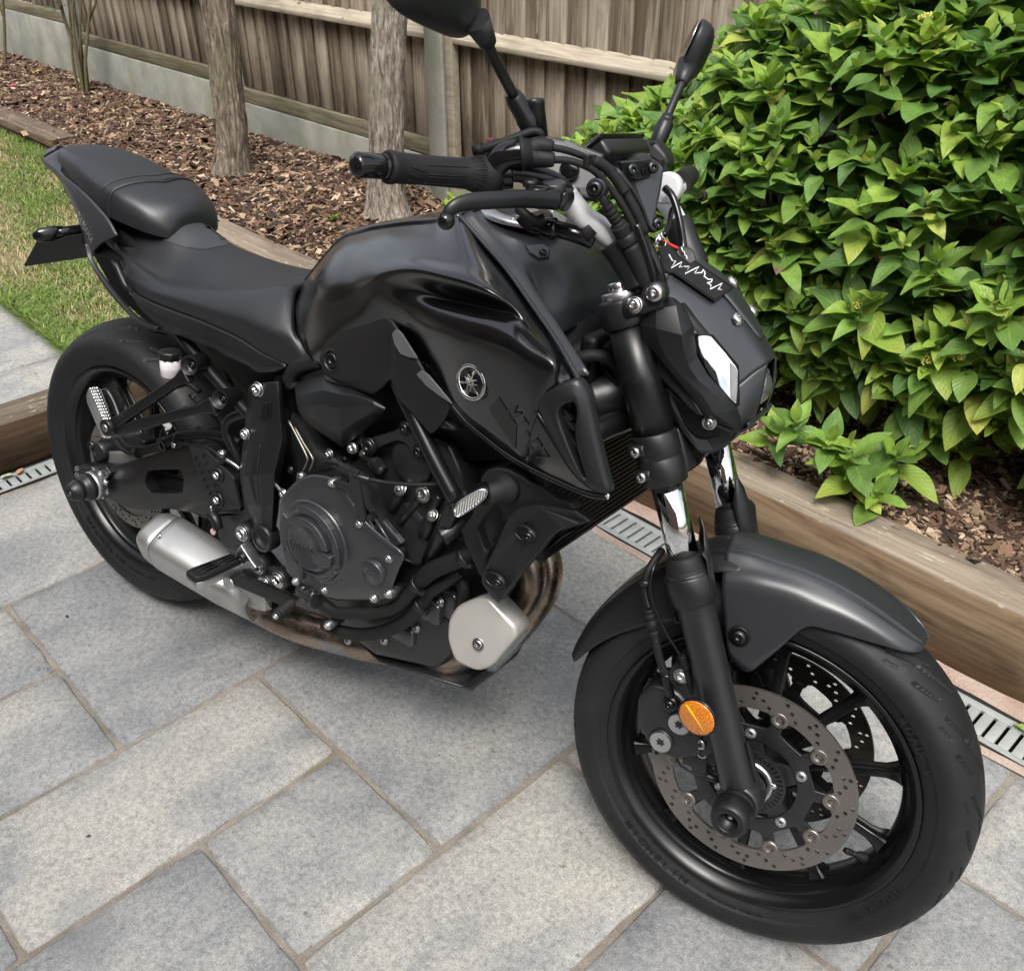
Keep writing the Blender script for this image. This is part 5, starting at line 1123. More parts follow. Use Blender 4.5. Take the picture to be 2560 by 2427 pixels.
# the number plate hangs across the bike: its back seen edge-on from the right
pc = [Vector((-.335, -.115, .70)), Vector((-.335, .115, .70)), Vector((-.255, .115, .815)), Vector((-.255, -.115, .815))]
q_ = [B(58,665,-.11), B(95,597,-.11)]; low, top = q_; pl = [Vector((low.x, -.11, low.z)), Vector((low.x, .11, low.z)), Vector((top.x, .11, top.z)), Vector((top.x, -.11, top.z))]
MB().plate(roundpoly(pl, .008), .002, (top - low).cross(Vector((0, 1, 0))), .0005).build('number_plate', paint('plate_back', (.02, .02, .021), .5, flecks=False), bike)
MB().tube([Vector((.02, 0, .80)), Vector((-.12, 0, .80)), Vector((top.x * .7, 0, top.z + .03)), Vector((top.x + .01, 0, top.z - .02))], .022, 8).build('plate_bracket', K_matt, bike)
for sg in (-1, 1):
    a = B(200, 574, -.06); b = B(92, 590, -.135); a.y *= -sg; b.y *= -sg
    MB().tube([Vector((a.x, 0, a.z)), a, a.lerp(b, .6)], .010, 10, 3).build('indicator_stem', K_glossblk, bike)
    mb = MB(); rs = []
    for t, w in ((0, .008), (.12, .013), (.5, .0155), (.85, .013), (1, .006)):
        c = a.lerp(b, .35 + .72 * t); rs.append([c + Vector((cos(q) * w * .7, 0, sin(q) * w)) for q in [2 * pi * i / 12 for i in range(12)]])
    mb.rings(rs); mb.build('rear_indicator', K_glossblk, bike)
# ================================================================= frame, engine, swingarm, exhaust (right side in detail, plain left side)
def P3(*a): return [B(*p) for p in a]
def tube(name, pts, r, mat, n=12, res=5, mir=False):
    o = MB().tube(P3(*pts), r, n, res).build(name, mat, bike); return mirror(o) if mir else o
def pl8(name, pts, Y, t, mat, rad=.004, bev=.002, nrm=(0, -1, 0), mir=False, dome=0):
    o = MB().plate(roundpoly([B(p[0], p[1], p[2] if len(p) > 2 else Y) for p in pts], rad), t, nrm, bev, None, dome).build(name, mat, bike); return mirror(o) if mir else o
# --- dark core so the sky does not shine through the engine bay
mb = MB()
mb.rings([[Vector((x, -w, z0)), Vector((x, -w, z1)), Vector((x, w, z1)), Vector((x, w, z0))] for x, w, z0, z1 in ((.50, .09, .30, .62), (.60, .13, .26, .58), (.75, .135, .235, .58), (.87, .11, .25, .62), (.93, .07, .34, .66), (.98, .06, .46, .70))]); bevel(mb.build('crankcase', K_cast, bike), .02, 3)
mb = MB(); mb.box((0, 0, 0), (.035, .335, .215), Matrix.Translation((1.062, 0, .684)) @ Matrix.Rotation(radians(-4), 4, 'Y')); bevel(mb.build('radiator', K_black, bike), .006, 2)
mb = MB()
for k in range(26): mb.box((.0185, 0, -.098 + k * .0078), (.002, .30, .0014), Matrix.Translation((1.062, 0, .684)) @ Matrix.Rotation(radians(-4), 4, 'Y'))
mb.box((.0165, 0, .1), (.004, .33, .016), Matrix.Translation((1.062, 0, .684)))
o = mb.build('radiator_fins', K_dkbolt, bike)
MB().plate([Vector((1.075, y, z)) for y, z in ((-.045, .60), (.02, .60), (-.01, .565))], .02, (1, 0, 0), .002).build('radiator_bracket', K_black, bike)
# --- frame
tube('frame_tube', [(960,900,-.135),(982,930,-.150),(998,962,-.158),(1030,1030,-.164),(1082,1140,-.170),(1140,1250,-.172)], .0125, K_frame, 16, 5, True)
tube('frame_tube', [(1140,1250,-.170),(1120,1300,-.165),(1075,1400,-.14)], .0135, K_frame, 14, 4, True)
tube('subframe_tube', [(430,808,-.112),(470,862,-.116),(520,922,-.120),(580,990,-.124),(650,1062,-.128),(700,1110,-.13)], .0112, K_frame, 14, 4, True)
tube('subframe_tube', [(640,1030,-.120),(600,1038,-.124),(575,1050,-.126),(566,1074,-.126),(578,1110,-.124),(597,1150,-.120),(610,1200,-.118)], .0098, K_frame, 14, 5, True)
tube('frame_tube', [(700,950,-.10),(790,935,-.12),(880,900,-.13),(990,900,-.13)], .012, K_frame, 12, 4, True)
mb = MB(); mb.lathe([(.0155, 0), (.0160, .002), (.0160, .040), (.010, .045)], B(1102,1343,-.172), B(1180,1292,-.13) - B(1102,1343,-.172), 30, False); mb.lathe([(.0135, .0), (.0135, .03), (.0001, .03)], B(1102,1343,-.1725), B(1180,1292,-.13) - B(1102,1343,-.172), 24, False); mb.lathe([(.0160, .002), (.0155, 0), (.0140, -.0005), (.0135, .001)], B(1102,1343,-.172), B(1180,1292,-.13) - B(1102,1343,-.172), 30, False); mb.build('engine_mount_tube', K_frame, bike)
# --- engine castings
COV = [(703,1257),(723,1219),(761,1190),(800,1186),(845,1200),(875,1240),(915,1300),(965,1345),(1012,1385),(1000,1420),(985,1460),(975,1494),(930,1500),(838,1500),(790,1478),(748,1455),(716,1425),(701,1348)]
co = crom([Vector((x, y, 0)) for x, y in COV], 3, True)
def lay(cx, cy, k, Y): return [B(cx + (p.x - cx) * k, cy + (p.y - cy) * k, Y) for p in co]
mb = MB(); mb.rings([lay(820, 1360, 1.0, -.130), lay(820, 1360, 1.0, -.186), lay(820, 1360, .985, -.1905), lay(820, 1360, .95, -.1925), lay(815, 1360, .80, -.1945), lay(810, 1362, .6, -.196)]); cov = mb.build('clutch_cover', K_castl, bike)
cn_ = Vector((0, -1, 0)); cc0 = B(793, 1352, -.190)
MB().lathe([(.0760, -.010), (.0755, .0), (.0715, .0085), (.0665, .0100), (.0640, .0070), (.0620, .0075), (.0580, .0175), (.0520, .0200), (.0500, .0160), (.0480, .0165), (.0430, .0240), (.0380, .0255), (.0365, .0225), (.0001, .0225)], cc0, cn_, 72, False).build('clutch_dome', K_castl, bike)
# raised crescent and bow-tie ribs
def arcplate(name, r0, r1, a0, a1, y0, h, mat=K_castl, n=14):
    out = [(r1 * cos(a0 + (a1 - a0) * k / n), r1 * sin(a0 + (a1 - a0) * k / n)) for k in range(n + 1)] + [(r0 * cos(a1 + (a0 - a1) * k / n), r0 * sin(a1 + (a0 - a1) * k / n)) for k in range(n + 1)]
    mb = MB(); mb.plate([cc0 + Vector((x, -y0, z)) for x, z in out], h, (0, -1, 0), .0022); return mb.build(name, mat, bike)
arcplate('cover_rib', .0375, .0505, radians(12), radians(135), .0290, .011); arcplate('cover_rib', .0540, .0680, radians(-8), radians(112), .0215, .013); arcplate('cover_rib', .0560, .0700, radians(150), radians(206), .0180, .012); arcplate('cover_rib', .0545, .0660, radians(225), radians(330), .0150, .010)
mb = MB(); mb.plate(roundpoly([cc0 + Vector((x, -.0300, z)) for x, z in ((.016, -.004), (.040, .006), (.058, .004), (.056, -.016), (.036, -.024), (.018, -.020))], .004), .012, (0, -1, 0), .003); mb.build('cover_rib', K_castl, bike)
mb = MB(); mb.plate(roundpoly([cc0 + Vector((x, -.0205, z)) for x, z in ((-.026, -.034), (-.014, -.038), (-.016, -.074), (-.024, -.072))], .002), .012, (0, -1, 0), .002); mb.build('cover_rib', K_castl, bike)
text_obj('maker_lettering', 'YAMAHA', .0125, K_castl, bike, frame_m(cc0 + Vector((-.014, -.0230, -.004)), (1, 0, -.02), (0, -1, 0)), .0009, .0003)
c2_ = B(934, 1430, -.198); MB().lathe([(.0215, -.01), (.0210, .004), (.0195, .0060), (.0001, .0062)], c2_, cn_, 44, False).build('timing_plug', K_castl, bike)
text_obj('engine_lettering', 'CP2', .0105, K_castl, bike, frame_m(c2_ + Vector((0, -.0064, 0)), (1, 0, -.02), (0, -1, 0)), .0006, .0003)
for (x, y) in ((833,1207),(902,1308),(976,1394),(937,1494),(974,1483),(742,1452),(815,1472),(822,1562)):
    p = B(x, y, -.190); mb = MB(); mb.lathe([(.0085, -.03), (.0085, .0015), (.0075, .002)], p, cn_, 20); mb.build('bolt_lug', K_castl, bike); bolt(bike, p + Vector((0, -.002, 0)), cn_, .0064, K_bolt, 'cover_bolt', None, .006, .0078)
# ribs on the cover edge
for (a, b) in (((922,1300),(965,1372)),((938,1297),(985,1372)),((990,1380),(975,1440))): MB().tube(P3((*a, -.186), (*b, -.186)), .0028, 6, 2).build('cover_rib', K_castl, bike)
# oil filler
fo = B(757, 1235, -.175); fu = (B(754, 1183, -.170) - fo).normalized()
MB().lathe([(.0135, 0), (.0135, .006), (.0110, .007), (.0110, .009), (.0125, .010), (.0125, .012), (.0105, .013), (.0118, .014), (.0105, .015), (.0118, .016), (.0105, .017), (.0110, .019), (.0095, .024), (.0085, .026), (.0085, .031)], fo, fu, 30).build('oil_filler', K_castl, bike)
bolt(bike, fo + fu * .031, fu, .0075, K_bolt, 'filler_bolt', None, .005)
# clutch cable bracket and cable
pl8('cable_bracket', [(873,1174),(893,1178),(898,1215),(912,1300),(897,1310),(884,1262),(862,1230),(838,1216),(828,1204),(845,1200),(872,1212)], -.196, .006, K_cast, .003, .0012)
tube('clutch_cable', [(838,1168,-.18),(862,1180,-.19),(884,1188,-.192),(920,1197,-.185),(965,1206,-.175),(1020,1211,-.165),(1080,1211,-.150),(1150,1205,-.12)], .0033, K_rubber, 8)
tube('cable_sleeve', [(886,1188,-.193),(905,1194,-.190),(925,1199,-.184)], .0055, K_matt, 10)
tube('cable_wire', [(832,1165,-.18),(872,1184,-.191)], .0012, K_steel, 6)
pl8('clutch_lever', [(790,1165),(808,1158),(838,1162),(842,1172),(815,1180),(795,1182)], -.175, .006, K_dkbolt, .003, .0015)
# cylinder block with raised pads, tubes and bolts
CYL = [(870,1165,-.12),(930,1118,-.125),(985,1095,-.128),(1060,1085,-.130),(1120,1110,-.130),(1150,1180,-.130),(1165,1260,-.128),(1120,1360,-.13),(1040,1420,-.14),(1000,1400,-.15),(930,1300,-.15),(880,1230,-.15)]
pl8('cylinder_block', CYL, -.13, .10, K_cast, .010, .006)
c3_ = B(1035, 1150, -.132); MB().lathe([(.040, -.01), (.040, .006), (.037, .010), (.028, .0115), (.0001, .0120)], c3_, cn_, 44, False).build('cam_chain_cover', K_cast, bike)
for (a, b, r) in (((1008,1212),(978,1272),.0105), ((1088,1280),(1060,1345),.0105), ((960,1180),(925,1150),.010), ((1060,1232),(1000,1310),.006), ((1100,1240),(1050,1330),.006)):
    A_, B_ = B(*a, -.140), B(*b, -.144); MB().lathe([(r * .7, 0), (r, .003), (r, (B_ - A_).length - .003), (r * .6, (B_ - A_).length)], A_, B_ - A_, 20).build('stud_tube', K_cast, bike)
bolt(bike, B(1002,1222,-.150), (0, -1, .8), .0085, K_bolt, 'head_bolt', None, .006, .011); bolt(bike, B(1057,1235,-.150), (0, -1, .2), .011, K_bolt, 'head_bolt', None, .005, .0135); bolt(bike, B(1082,1288,-.152), (0, -1, .8), .0085, K_bolt, 'head_bolt', None, .006, .010)
pl8('casting_pad', [(1005,1260),(1020,1255),(1058,1300),(1050,1312)], -.142, .006, K_castl, .003, .0025)
pl8('casting_pad', [(930,1315),(955,1300),(1005,1360),(985,1372)], -.168, .010, K_castl, .004, .003)
for k in range(5): MB().tube(P3((1078 + k * 9, 1252 + k * 26, -.136), (1140 + k * 4, 1262 + k * 24, -.134)), .0022, 6, 2).build('cooling_fin', K_cast, bike)
# engine hanger arm
pl8('hanger_arm', [(905,1113),(918,1098),(985,1078),(1010,1060),(1030,1062),(1050,1120),(1046,1140),(1034,1140),(1014,1108),(990,1102),(945,1120),(932,1132),(915,1132)], -.150, .012, K_cast, .004, .002)
for p_, r_ in (((922,1116,-.153), .012), ((1012,1070,-.152), .0085), ((1046,1128,-.152), .0085)): bolt(bike, B(*p_), cn_, r_, K_dkbolt, 'hanger_bolt', None, .006, r_ * 1.25)
bolt(bike, B(884,1120,-.15), (0, -1, .2), .0105, K_bolt, 'hanger_bolt', None, .007)
tube('spark_cap', [(912,1140,-.135),(930,1148,-.142),(945,1158,-.150)], .0085, K_rubber, 12)
tube('cap_collar', [(906,1132,-.135),(916,1140,-.137)], .0075, K_alu, 10)
tube('breather_hose', [(905,1060,-.13),(903,1085,-.135),(905,1110,-.138)], .007, K_rubber, 10)
# black airbox corner cover
AC = ctl([[(734,960,-.128),(738,985,-.150),(741,1010,-.156),(746,1030,-.152),(756,1048,-.140)],[(770,942,-.134),(768,985,-.160),(768,1015,-.168),(772,1045,-.162),(785,1072,-.148)],[(808,932,-.140),(806,975,-.168),(806,1010,-.176),(812,1060,-.170),(822,1095,-.154)],[(850,948,-.146),(848,985,-.172),(850,1020,-.178),(852,1080,-.170),(856,1120,-.154)],[(898,968,-.150),(896,990,-.170),(895,1012,-.174),(893,1050,-.166),(888,1095,-.152)],[(935,992,-.152),(934,1003,-.166),(932,1014,-.168),(930,1035,-.162),(925,1065,-.150)],[(964,1014,-.150),(963,1018,-.158),(963,1024,-.160),(962,1030,-.156),(958,1040,-.148)]])
o = grid_mb(AC).build('airbox_cover', K_matt, bike); nfix(o, (0, -1, 0)); solid(o, .008); bevel(o, .005, 3, 12)
pl8('airbox_cover_lip', [(802,932,-.15),(830,932,-.15),(880,955,-.158),(890,970,-.16),(880,974,-.16),(835,962,-.16),(812,952,-.156)], 0, .012, K_matt, .004, .003)
tube('loom_foam', [(735,965,-.125),(728,945,-.128),(738,922,-.130),(765,908,-.132),(805,900,-.132)], .0135, K_tex, 10)
# shock spring
mb = MB(); sa, sb = B(795, 1085, -.055), B(850, 1190, -.05); ax = (sb - sa).normalized(); u1 = ax.orthogonal().normalized(); u2 = ax.cross(u1); L_ = (sb - sa).length; ps = []
for k in range(0, 76): a = k * 2 * pi / 15; ps.append(sa - ax * .05 + ax * (L_ + .1) * k / 75 + (u1 * cos(a) + u2 * sin(a)) * .033)
mb.tube(ps, .0058, 8, 1); mb.build('shock_spring', K_glossblk, bike); MB().cyl(sa - ax * .06, sb + ax * .06, .02).build('shock_damper', K_dkbolt, bike)
tube('brake_line', [(722,1052,-.14),(742,1090,-.145),(766,1138,-.15),(768,1155,-.15),(758,1178,-.15)], .0022, K_gold, 8); tube('brake_line', [(737,1068,-.138),(757,1104,-.143),(780,1142,-.148),(782,1158,-.148),(774,1178,-.148)], .0022, K_gold, 8)
for (x, y, Y, r) in ((727,1175,-.15,.006),(709,1234,-.17,.0075),(824,1135,-.12,.008),(861,1148,-.12,.005)): bolt(bike, B(x, y, Y), (0, -1, .1), r, K_bolt if r > .0062 else K_dkbolt, 'small_bolt', None, None, r * 1.2)
tube('stay_rod', [(687,1207,-.165),(709,1234,-.170)], .0035, K_bolt, 8)
# water pump and coolant hoses
w0, w1 = B(762, 1470, -.17), B(822, 1518, -.185); MB().lathe([(.014, 0), (.022, .003), (.0225, .018), (.0175, .021), (.0175, .036), (.0190, .037), (.0190, .042), (.0175, .043)], w0, w1 - w0, 28).build('water_pump', K_castl, bike)
pl8('water_pump_flange', [(742,1462),(778,1438),(815,1450),(822,1472),(790,1490),(752,1488)], -.186, .02, K_castl, .004, .003)
mb = MB()
for (x0, y0, x1, y1) in ((752,1478,800,1446),(765,1450,790,1486),(752,1462,812,1466)): mb.tube(P3((x0, y0, -.188), (x1, y1, -.188)), .0018, 6, 1)
mb.build('pump_ribs', K_castl, bike)
tube('coolant_hose', [(812,1512,-.182),(840,1530,-.184),(886,1533,-.182),(940,1530,-.176),(985,1518,-.170),(1020,1488,-.166),(1048,1456,-.162),(1075,1430,-.160),(1110,1412,-.158),(1160,1392,-.150),(1200,1375,-.14)], lambda t: .0105 + .0035 * max(0, min(1, (t - .55) / .12)), K_rubber, 20, 5)
tube('coolant_hose', [(812,1560,-.165),(850,1578,-.165),(910,1586,-.160),(970,1574,-.156),(1020,1548,-.152),(1050,1516,-.150),(1072,1480,-.146),(1110,1455,-.140),(1150,1425,-.13)], .0115, K_rubber, 16, 5)
tube('lower_hose', [(1150,1445,-.11),(1160,1480,-.11),(1150,1520,-.10),(1130,1550,-.09)], .011, K_rubber, 12)
for a, r in (((1046,1460,-.163),.0155),((1166,1392,-.150),.0165),((1052,1510,-.150),.0135)):
    t_ = (B(a[0] + 10, a[1] - 8, a[2]) - B(*a)).normalized(); MB().lathe([(r * .9, -.006), (r, -.0055), (r, .0055), (r * .9, .006)], B(*a), t_, 26, False).build('hose_clamp', K_matt, bike); mb = MB(); q = B(a[0] + 10, a[1] + 22, a[2] - .012); mb.box(q, (.008, .010, .006)); bevel(mb.build('clamp_ear', K_matt, bike), .001)
# oil filter area and sump under the engine
MB().lathe([(.030, 0), (.033, .004), (.033, .05), (.03, .055)], Vector((.89, -.03, .30)), (.8, 0, -.25), 24).build('oil_filter', K_black, bike)
mb = MB(); mb.rings([[Vector((x, -w, z0)), Vector((x, -w * .7, z0 - .03)), Vector((x, w * .7, z0 - .03)), Vector((x, w, z0))] for x, w, z0 in ((.60, .10, .25), (.75, .12, .22), (.92, .10, .24))]); bevel(mb.build('sump', K_cast, bike), .006, 2)
for (x, y, Y) in ((1075,1535,-.12),(1100,1505,-.12),(960,1600,-.13),(870,1600,-.13),(1040,1570,-.12)): bolt(bike, B(x, y, Y), (0, -1, .2), .0065, K_bolt, 'sump_bolt', None, None, .0085)
mb = MB()
for (x, y, Y, d) in ((1080,1520,-.115,(.05,.03,.04)),(1010,1575,-.115,(.06,.03,.035)),(1120,1500,-.10,(.05,.03,.05)),(930,1598,-.12,(.07,.02,.02))): mb.box(B(x, y, Y), d, None)
bevel(mb.build('sump_detail', K_castl, bike), .006, 2)
# --- radiator side cover with window, and turn signal
RO = [(1178,1290),(1197,1235),(1201,1195),(1215,1177),(1239,1170),(1271,1174),(1300,1190),(1330,1210),(1355,1218),(1390,1248),(1425,1257),(1438,1275),(1340,1268),(1290,1282),(1262,1310),(1230,1390),(1210,1440),(1198,1440),(1190,1420),(1165,1370),(1150,1325)]
RW = [(1240,1256),(1254,1275),(1256,1300),(1238,1345),(1222,1382),(1210,1376),(1192,1325),(1205,1300)]
def rY(x, y): return -.172 - .018 * math.exp(-((x - 1240) ** 2 + (y - 1210) ** 2) / 3500.)
o = holed(RO, [RW], lambda x, y, d: B(x, y, rY(x, y)) + Vector((0, d, 0)), .020).build('radiator_cover_frame', K_tex, bike); bevel(o, .0035, 3)
RP = [(1272,1286,-.186),(1292,1270,-.186),(1340,1262,-.182),(1390,1268,-.178),(1433,1276,-.174),(1476,1306,-.166),(1440,1316,-.176),(1401,1327,-.182),(1377,1347,-.184),(1350,1382,-.186),(1318,1420,-.186),(1287,1459,-.184),(1256,1503,-.178),(1244,1509,-.176),(1226,1492,-.178),(1203,1460,-.180),(1202,1440,-.182),(1236,1370,-.187)]
o = MB().plate(roundpoly([B(*p) for p in RP], .004), .010, (.1, -1, 0), .0035).build('radiator_side_cover', K_matt, bike); 
pl8('radiator_cover_flange', [(1272,1280,-.176),(1340,1256,-.172),(1400,1262,-.170),(1470,1302,-.160),(1430,1275,-.155),(1380,1250,-.160),(1330,1250,-.165),(1285,1264,-.172)], 0, .012, K_matt, .003, .002)
pl8('radiator_lower_edge', [(1350,1386,-.165),(1410,1335,-.160),(1460,1312,-.150),(1400,1350,-.14),(1340,1400,-.15)], 0, .01, K_black, .002, .001)
for (x, y) in ((1325,1338),(1249,1454)):
    p = B(x - 4, y - 1, -.1865 if y < 1400 else -.1835); mb = MB(); o_ = circ2(0, 0, .0095, 32, 0, .0165); n_ = Vector((.1, -1, 0)).normalized()
    mb.add([p + Vector((q[0] * .9, -.0012, 0)) * 1 + Vector((0, 0, q[1])) + Vector((-.006, 0, 0)) for q in o_] , [tuple(range(32))]); mb.build('bolt_recess', K_black, bike)
    rs = []
    for k, (s_, d_) in enumerate(((1.02, .0012), (1.12, .0030), (1.22, .0016), (1.24, -.002))): rs.append([p + Vector((q[0] * s_ * .9 - .006, -d_, q[1] * s_)) for q in o_])
    MB().rings(rs, False).build('recess_rim', K_matt, bike); MB().lathe([(.0092, -.003), (.0092, .0015), (.0082, .0025)], p + Vector((.002, -.002, 0)), n_, 24).build('cover_bolt', K_dkbolt, bike); bolt(bike, p + Vector((.002, -.003, 0)), n_, .0066, K_dkbolt, 'cover_bolt', None, .005)
t_ = NT('clear_lens', col=(.85, .86, .87), rough=.06, spec=.7); v_ = t_.coord('Object', scale=(1, 1, 1)); wv = t_.n('TexWave'); t_.t.links.new(v_, wv.inputs['Vector']); wv.inputs['Scale'].default_value = 130; wv.inputs['Distortion'].default_value = .6
t_.set('col', t_.ramp(wv.outputs['Fac'], [(.2, (.22, .22, .22)), (.6, (.62, .62, .61)), (.9, (.8, .8, .79))])); t_.set('metal', .6); t_.set('coat', 1); t_.set('crough', .03); t_.bump(wv.outputs['Fac'], .6, .0012); K_lens = t_.m
for sg in (-1, 1):
    def S(v): return Vector((v.x, v.y * -sg, v.z))
    a, b = S(B(1262, 1222, -.185)), S(B(1208, 1240, -.235)); MB().lathe([(.021, -.006), (.021, .004), (.0175, .007), (.0165, .012), (.0135, .014), (.0125, (b - a).length)], a, b - a, 28).build('indicator_stem', K_rubber, bike)
    out = [S(p) for p in P3((1130,1262,-.262),(1141,1247,-.262),(1170,1236,-.262),(1205,1228,-.262),(1220,1230,-.262),(1227,1240,-.262),(1220,1254,-.262),(1195,1268,-.262),(1160,1280,-.262),(1140,1285,-.262),(1131,1278,-.262))]
    n_ = Vector((.75, -.75 * -sg * -1 if sg > 0 else -.75, .05)); n_ = Vector((.62, sg * .78, .1)).normalized()
    cen = sum(out, Vector()) / len(out); out = [p - n_ * (p - cen).dot(n_) for p in out]
    o = MB().plate(roundpoly(out, .006), .022, n_, .004).build('indicator_body', K_glossblk, bike)
    ins = [cen + (p - cen) * .80 + n_ * .0012 for p in out]; MB().plate(roundpoly(ins, .006), .004, n_, .0012).build('indicator_lens', K_lens, bike)
    MB().tube([cen + (p - cen) * .86 + n_ * .0010 for p in roundpoly(out + out[:1], .006)], .0013, 6, 1).build('lens_rim', K_chrome, bike)
# --- exhaust
tube('exhaust_pipe', [(1255,1330,-.07),(1290,1362,-.070),(1316,1396,-.068),(1330,1436,-.066),(1322,1480,-.066),(1292,1522,-.068),(1245,1560,-.075),(1190,1590,-.085)], .0225, K_pipe, 24, 6)
tube('exhaust_pipe', [(1320,1320,.02),(1350,1350,.02),(1366,1390,.018),(1372,1432,.015),(1362,1478,.010),(1330,1530,.0),(1280,1590,-.010),(1220,1650,-.02)], .0235, K_pipe, 24, 6)
tube('exhaust_pipe', [(1180,1625,-.03),(1060,1620,-.04),(950,1612,-.05),(860,1592,-.07),(770,1568,-.09),(710,1545,-.095),(660,1520,-.10),(600,1490,-.105)], .034, K_pipe, 26, 6)
MB().tube(P3((1190,1620,-.04),(1120,1625,-.05),(1050,1620,-.05)), lambda t: .030 + .014 * sin(pi * t), 24, 6).build('collector', K_pipe, bike)
WS = [(1116,1585),(1120,1535),(1145,1508),(1195,1494),(1222,1496),(1262,1528),(1290,1570),(1290,1598),(1262,1632),(1222,1662),(1180,1672),(1140,1650),(1118,1620)]
o = MB().plate(roundpoly([B(x, y, -.148) for x, y in [(1116,1600),(1118,1550),(1140,1515),(1196,1494),(1224,1496),(1288,1565),(1292,1592),(1225,1668),(1190,1680),(1135,1655)]], .012), .05, (.15, -1, .25), .007).build('collector_heat_shield', K_white, bike)
for p in o.data.polygons: p.use_smooth = True
p = B(1196, 1610, -.149); bolt(bike, p, (.15, -1, .25), .0072, K_bolt, 'shield_bolt', None, .004, .0105)
# muffler: rounded-box canister with end cap seam
def mring(c, ax_, up, w, h, n=40, k=3.2):
    sd_ = ax_.cross(up).normalized(); u = sd_.cross(ax_).normalized(); r = []
    for i in range(n):
        a = 2 * pi * i / n; x = abs(cos(a)) ** (2 / k) * (1 if cos(a) > 0 else -1); y = abs(sin(a)) ** (2 / k) * (1 if sin(a) > 0 else -1); r.append(c + sd_ * x * w + u * y * h)
    return r
m0, m1 = B(392, 1338, -.145), B(642, 1490, -.120); ma = (m1 - m0).normalized(); ML = (m1 - m0).length; upv = Vector((0, -.42, 1)).normalized()
def mrow(lst): return [mring(m0 + ma * t, ma, upv, w, h) for t, w, h in lst]
mb = MB(); mb.rings(mrow([(-.012, .020, .018), (-.014, .030, .026), (-.010, .040, .036), (.004, .047, .043), (.022, .0495, .0455), (.036, .0500, .046)])); o = mb.build('muffler_end_cap', K_muff, bike)
mb = MB(); mb.rings(mrow([(.0355, .0495, .0455), (.0375, .0512, .0472), (.05, .0515, .0475), (.20, .0490, .0450), (.28, .042, .038), (ML, .034, .032)])); o = mb.build('muffler', K_muff, bike)
MB().rings(mrow([(.0350, .0490, .0452), (.0352, .0505, .0464), (.0368, .0505, .0464), (.0370, .0490, .0452)]), False).build('muffler_seam', K_black, bike)
bolt(bike, m0 + ma * .012 + upv * .006 + ma.cross(upv).normalized() * -.0500 * 0 + (B(390, 1335, -.198) - B(390, 1335, -.145)) * .94, (-.2, -1, .3), .0060, K_bolt, 'muffler_rivet', None, .004)
pl8('muffler_heat_shield', [(545,1445),(640,1460),(660,1500),(660,1530),(620,1520),(520,1462)], -.155, .02, K_muff, .008, .005, (0, -1, .4))
# --- swingarm, adjuster, spool
SA = [(196,1172),(214,1163),(270,1168),(330,1152),(420,1126),(475,1114),(509,1118),(545,1155),(581,1196),(600,1270),(592,1282),(528,1284),(470,1280),(420,1272),(350,1275),(300,1262),(270,1245),(240,1235),(210,1225)]
SW = [(362,1205),(366,1185),(378,1176),(440,1174),(452,1180),(459,1196),(457,1222),(448,1232),(385,1232),(370,1224)]
def sY(x, y): return -.128 - .012 * math.exp(-((y - 1205) / 60.) ** 2)
o = holed(crom([Vector((x, y)).to_3d() for x, y in SA], 2, True) and [(p.x, p.y) for p in crom([Vector((x, y, 0)) for x, y in SA], 3, True)], [[(p.x, p.y) for p in crom([Vector((x, y, 0)) for x, y in SW], 3, True)]], lambda x, y, d: B(x, y, sY(x, y)) + Vector((0, d, 0)), .030).build('swingarm', K_frame, bike); bevel(o, .008, 4, 50)
mb = MB(); mb.rings([[Vector((x, -.135 + d, z0)), Vector((x, -.135 + d, z1)), Vector((x, -.095, z1)), Vector((x, -.095, z0))] for x, z0, z1, d in ((.15, .325, .375, .02), (.30, .33, .40, .02))]); mb.build('swingarm_inner', K_black, bike)
mb = MB(); mb.rings([[Vector((x, .140, z0)), Vector((x, .140, z1)), Vector((x, .100, z1)), Vector((x, .100, z0))] for x, z0, z1 in ((-.04, .29, .34), (.15, .31, .38), (.42, .32, .44), (.52, .30, .44))]); bevel(mb.build('swingarm', K_frame, bike), .008, 2)
pl8('swingarm_guard', [(472,1116,-.146),(508,1120,-.147),(583,1196,-.148),(602,1272,-.146),(530,1284,-.146),(505,1230,-.148),(488,1170,-.147)], 0, .006, K_matt, .004, .0018)
mb = MB()
for k in range(6):
    for s_ in (0, 1): q = B(489 + k * 7 + s_ * 18, 1145 + k * 18 - s_ * 4, -.1492); mb.box(q, (.004, .001, .006))
mb.build('guard_slots', K_black, bike)
for (x, y) in ((542,1188),(542,1250)): p = B(x, y, -.149); MB().lathe([(.0165, -.001), (.0160, .0006), (.0125, .0002), (.0115, -.001)], p, cn_, 28, False).build('guard_dimple', K_matt, bike); bolt(bike, p, cn_, .0078, K_steel, 'guard_bolt', None, .005)
AX = Vector((0, 0, .315))
mb = MB(); st = []
for k in range(16):
    a = 2 * pi * k / 16; r = .036 if k % 2 else .026; st.append((r * cos(a), r * sin(a)))
holed(st, [], lambda x, z, d: AX + Vector((x, -.152 + d, z)), .008, mb); bevel(mb.build('axle_star_plate', K_alu, bike), .0015, 2)
MB().lathe([(.0290, 0), (.0300, .002), (.0300, .014), (.0280, .018)], AX + Vector((0, -.150, 0)), cn_, 40).build('axle_spacer', K_alu, bike)
MB().lathe([(.0285, 0), (.0290, .002), (.0290, .010), (.0265, .014), (.0215, .018), (.0212, .024), (.0225, .027), (.0225, .030), (.0150, .046), (.0110, .048), (.0085, .0475), (.0075, .040), (.0001, .040)], AX + Vector((0, -.168, 0)), cn_, 40, False).build('rear_slider', K_matt, bike); bolt(bike, AX + Vector((0, -.208, 0)), cn_, .005, K_bolt, 'slider_bolt', None, .004)
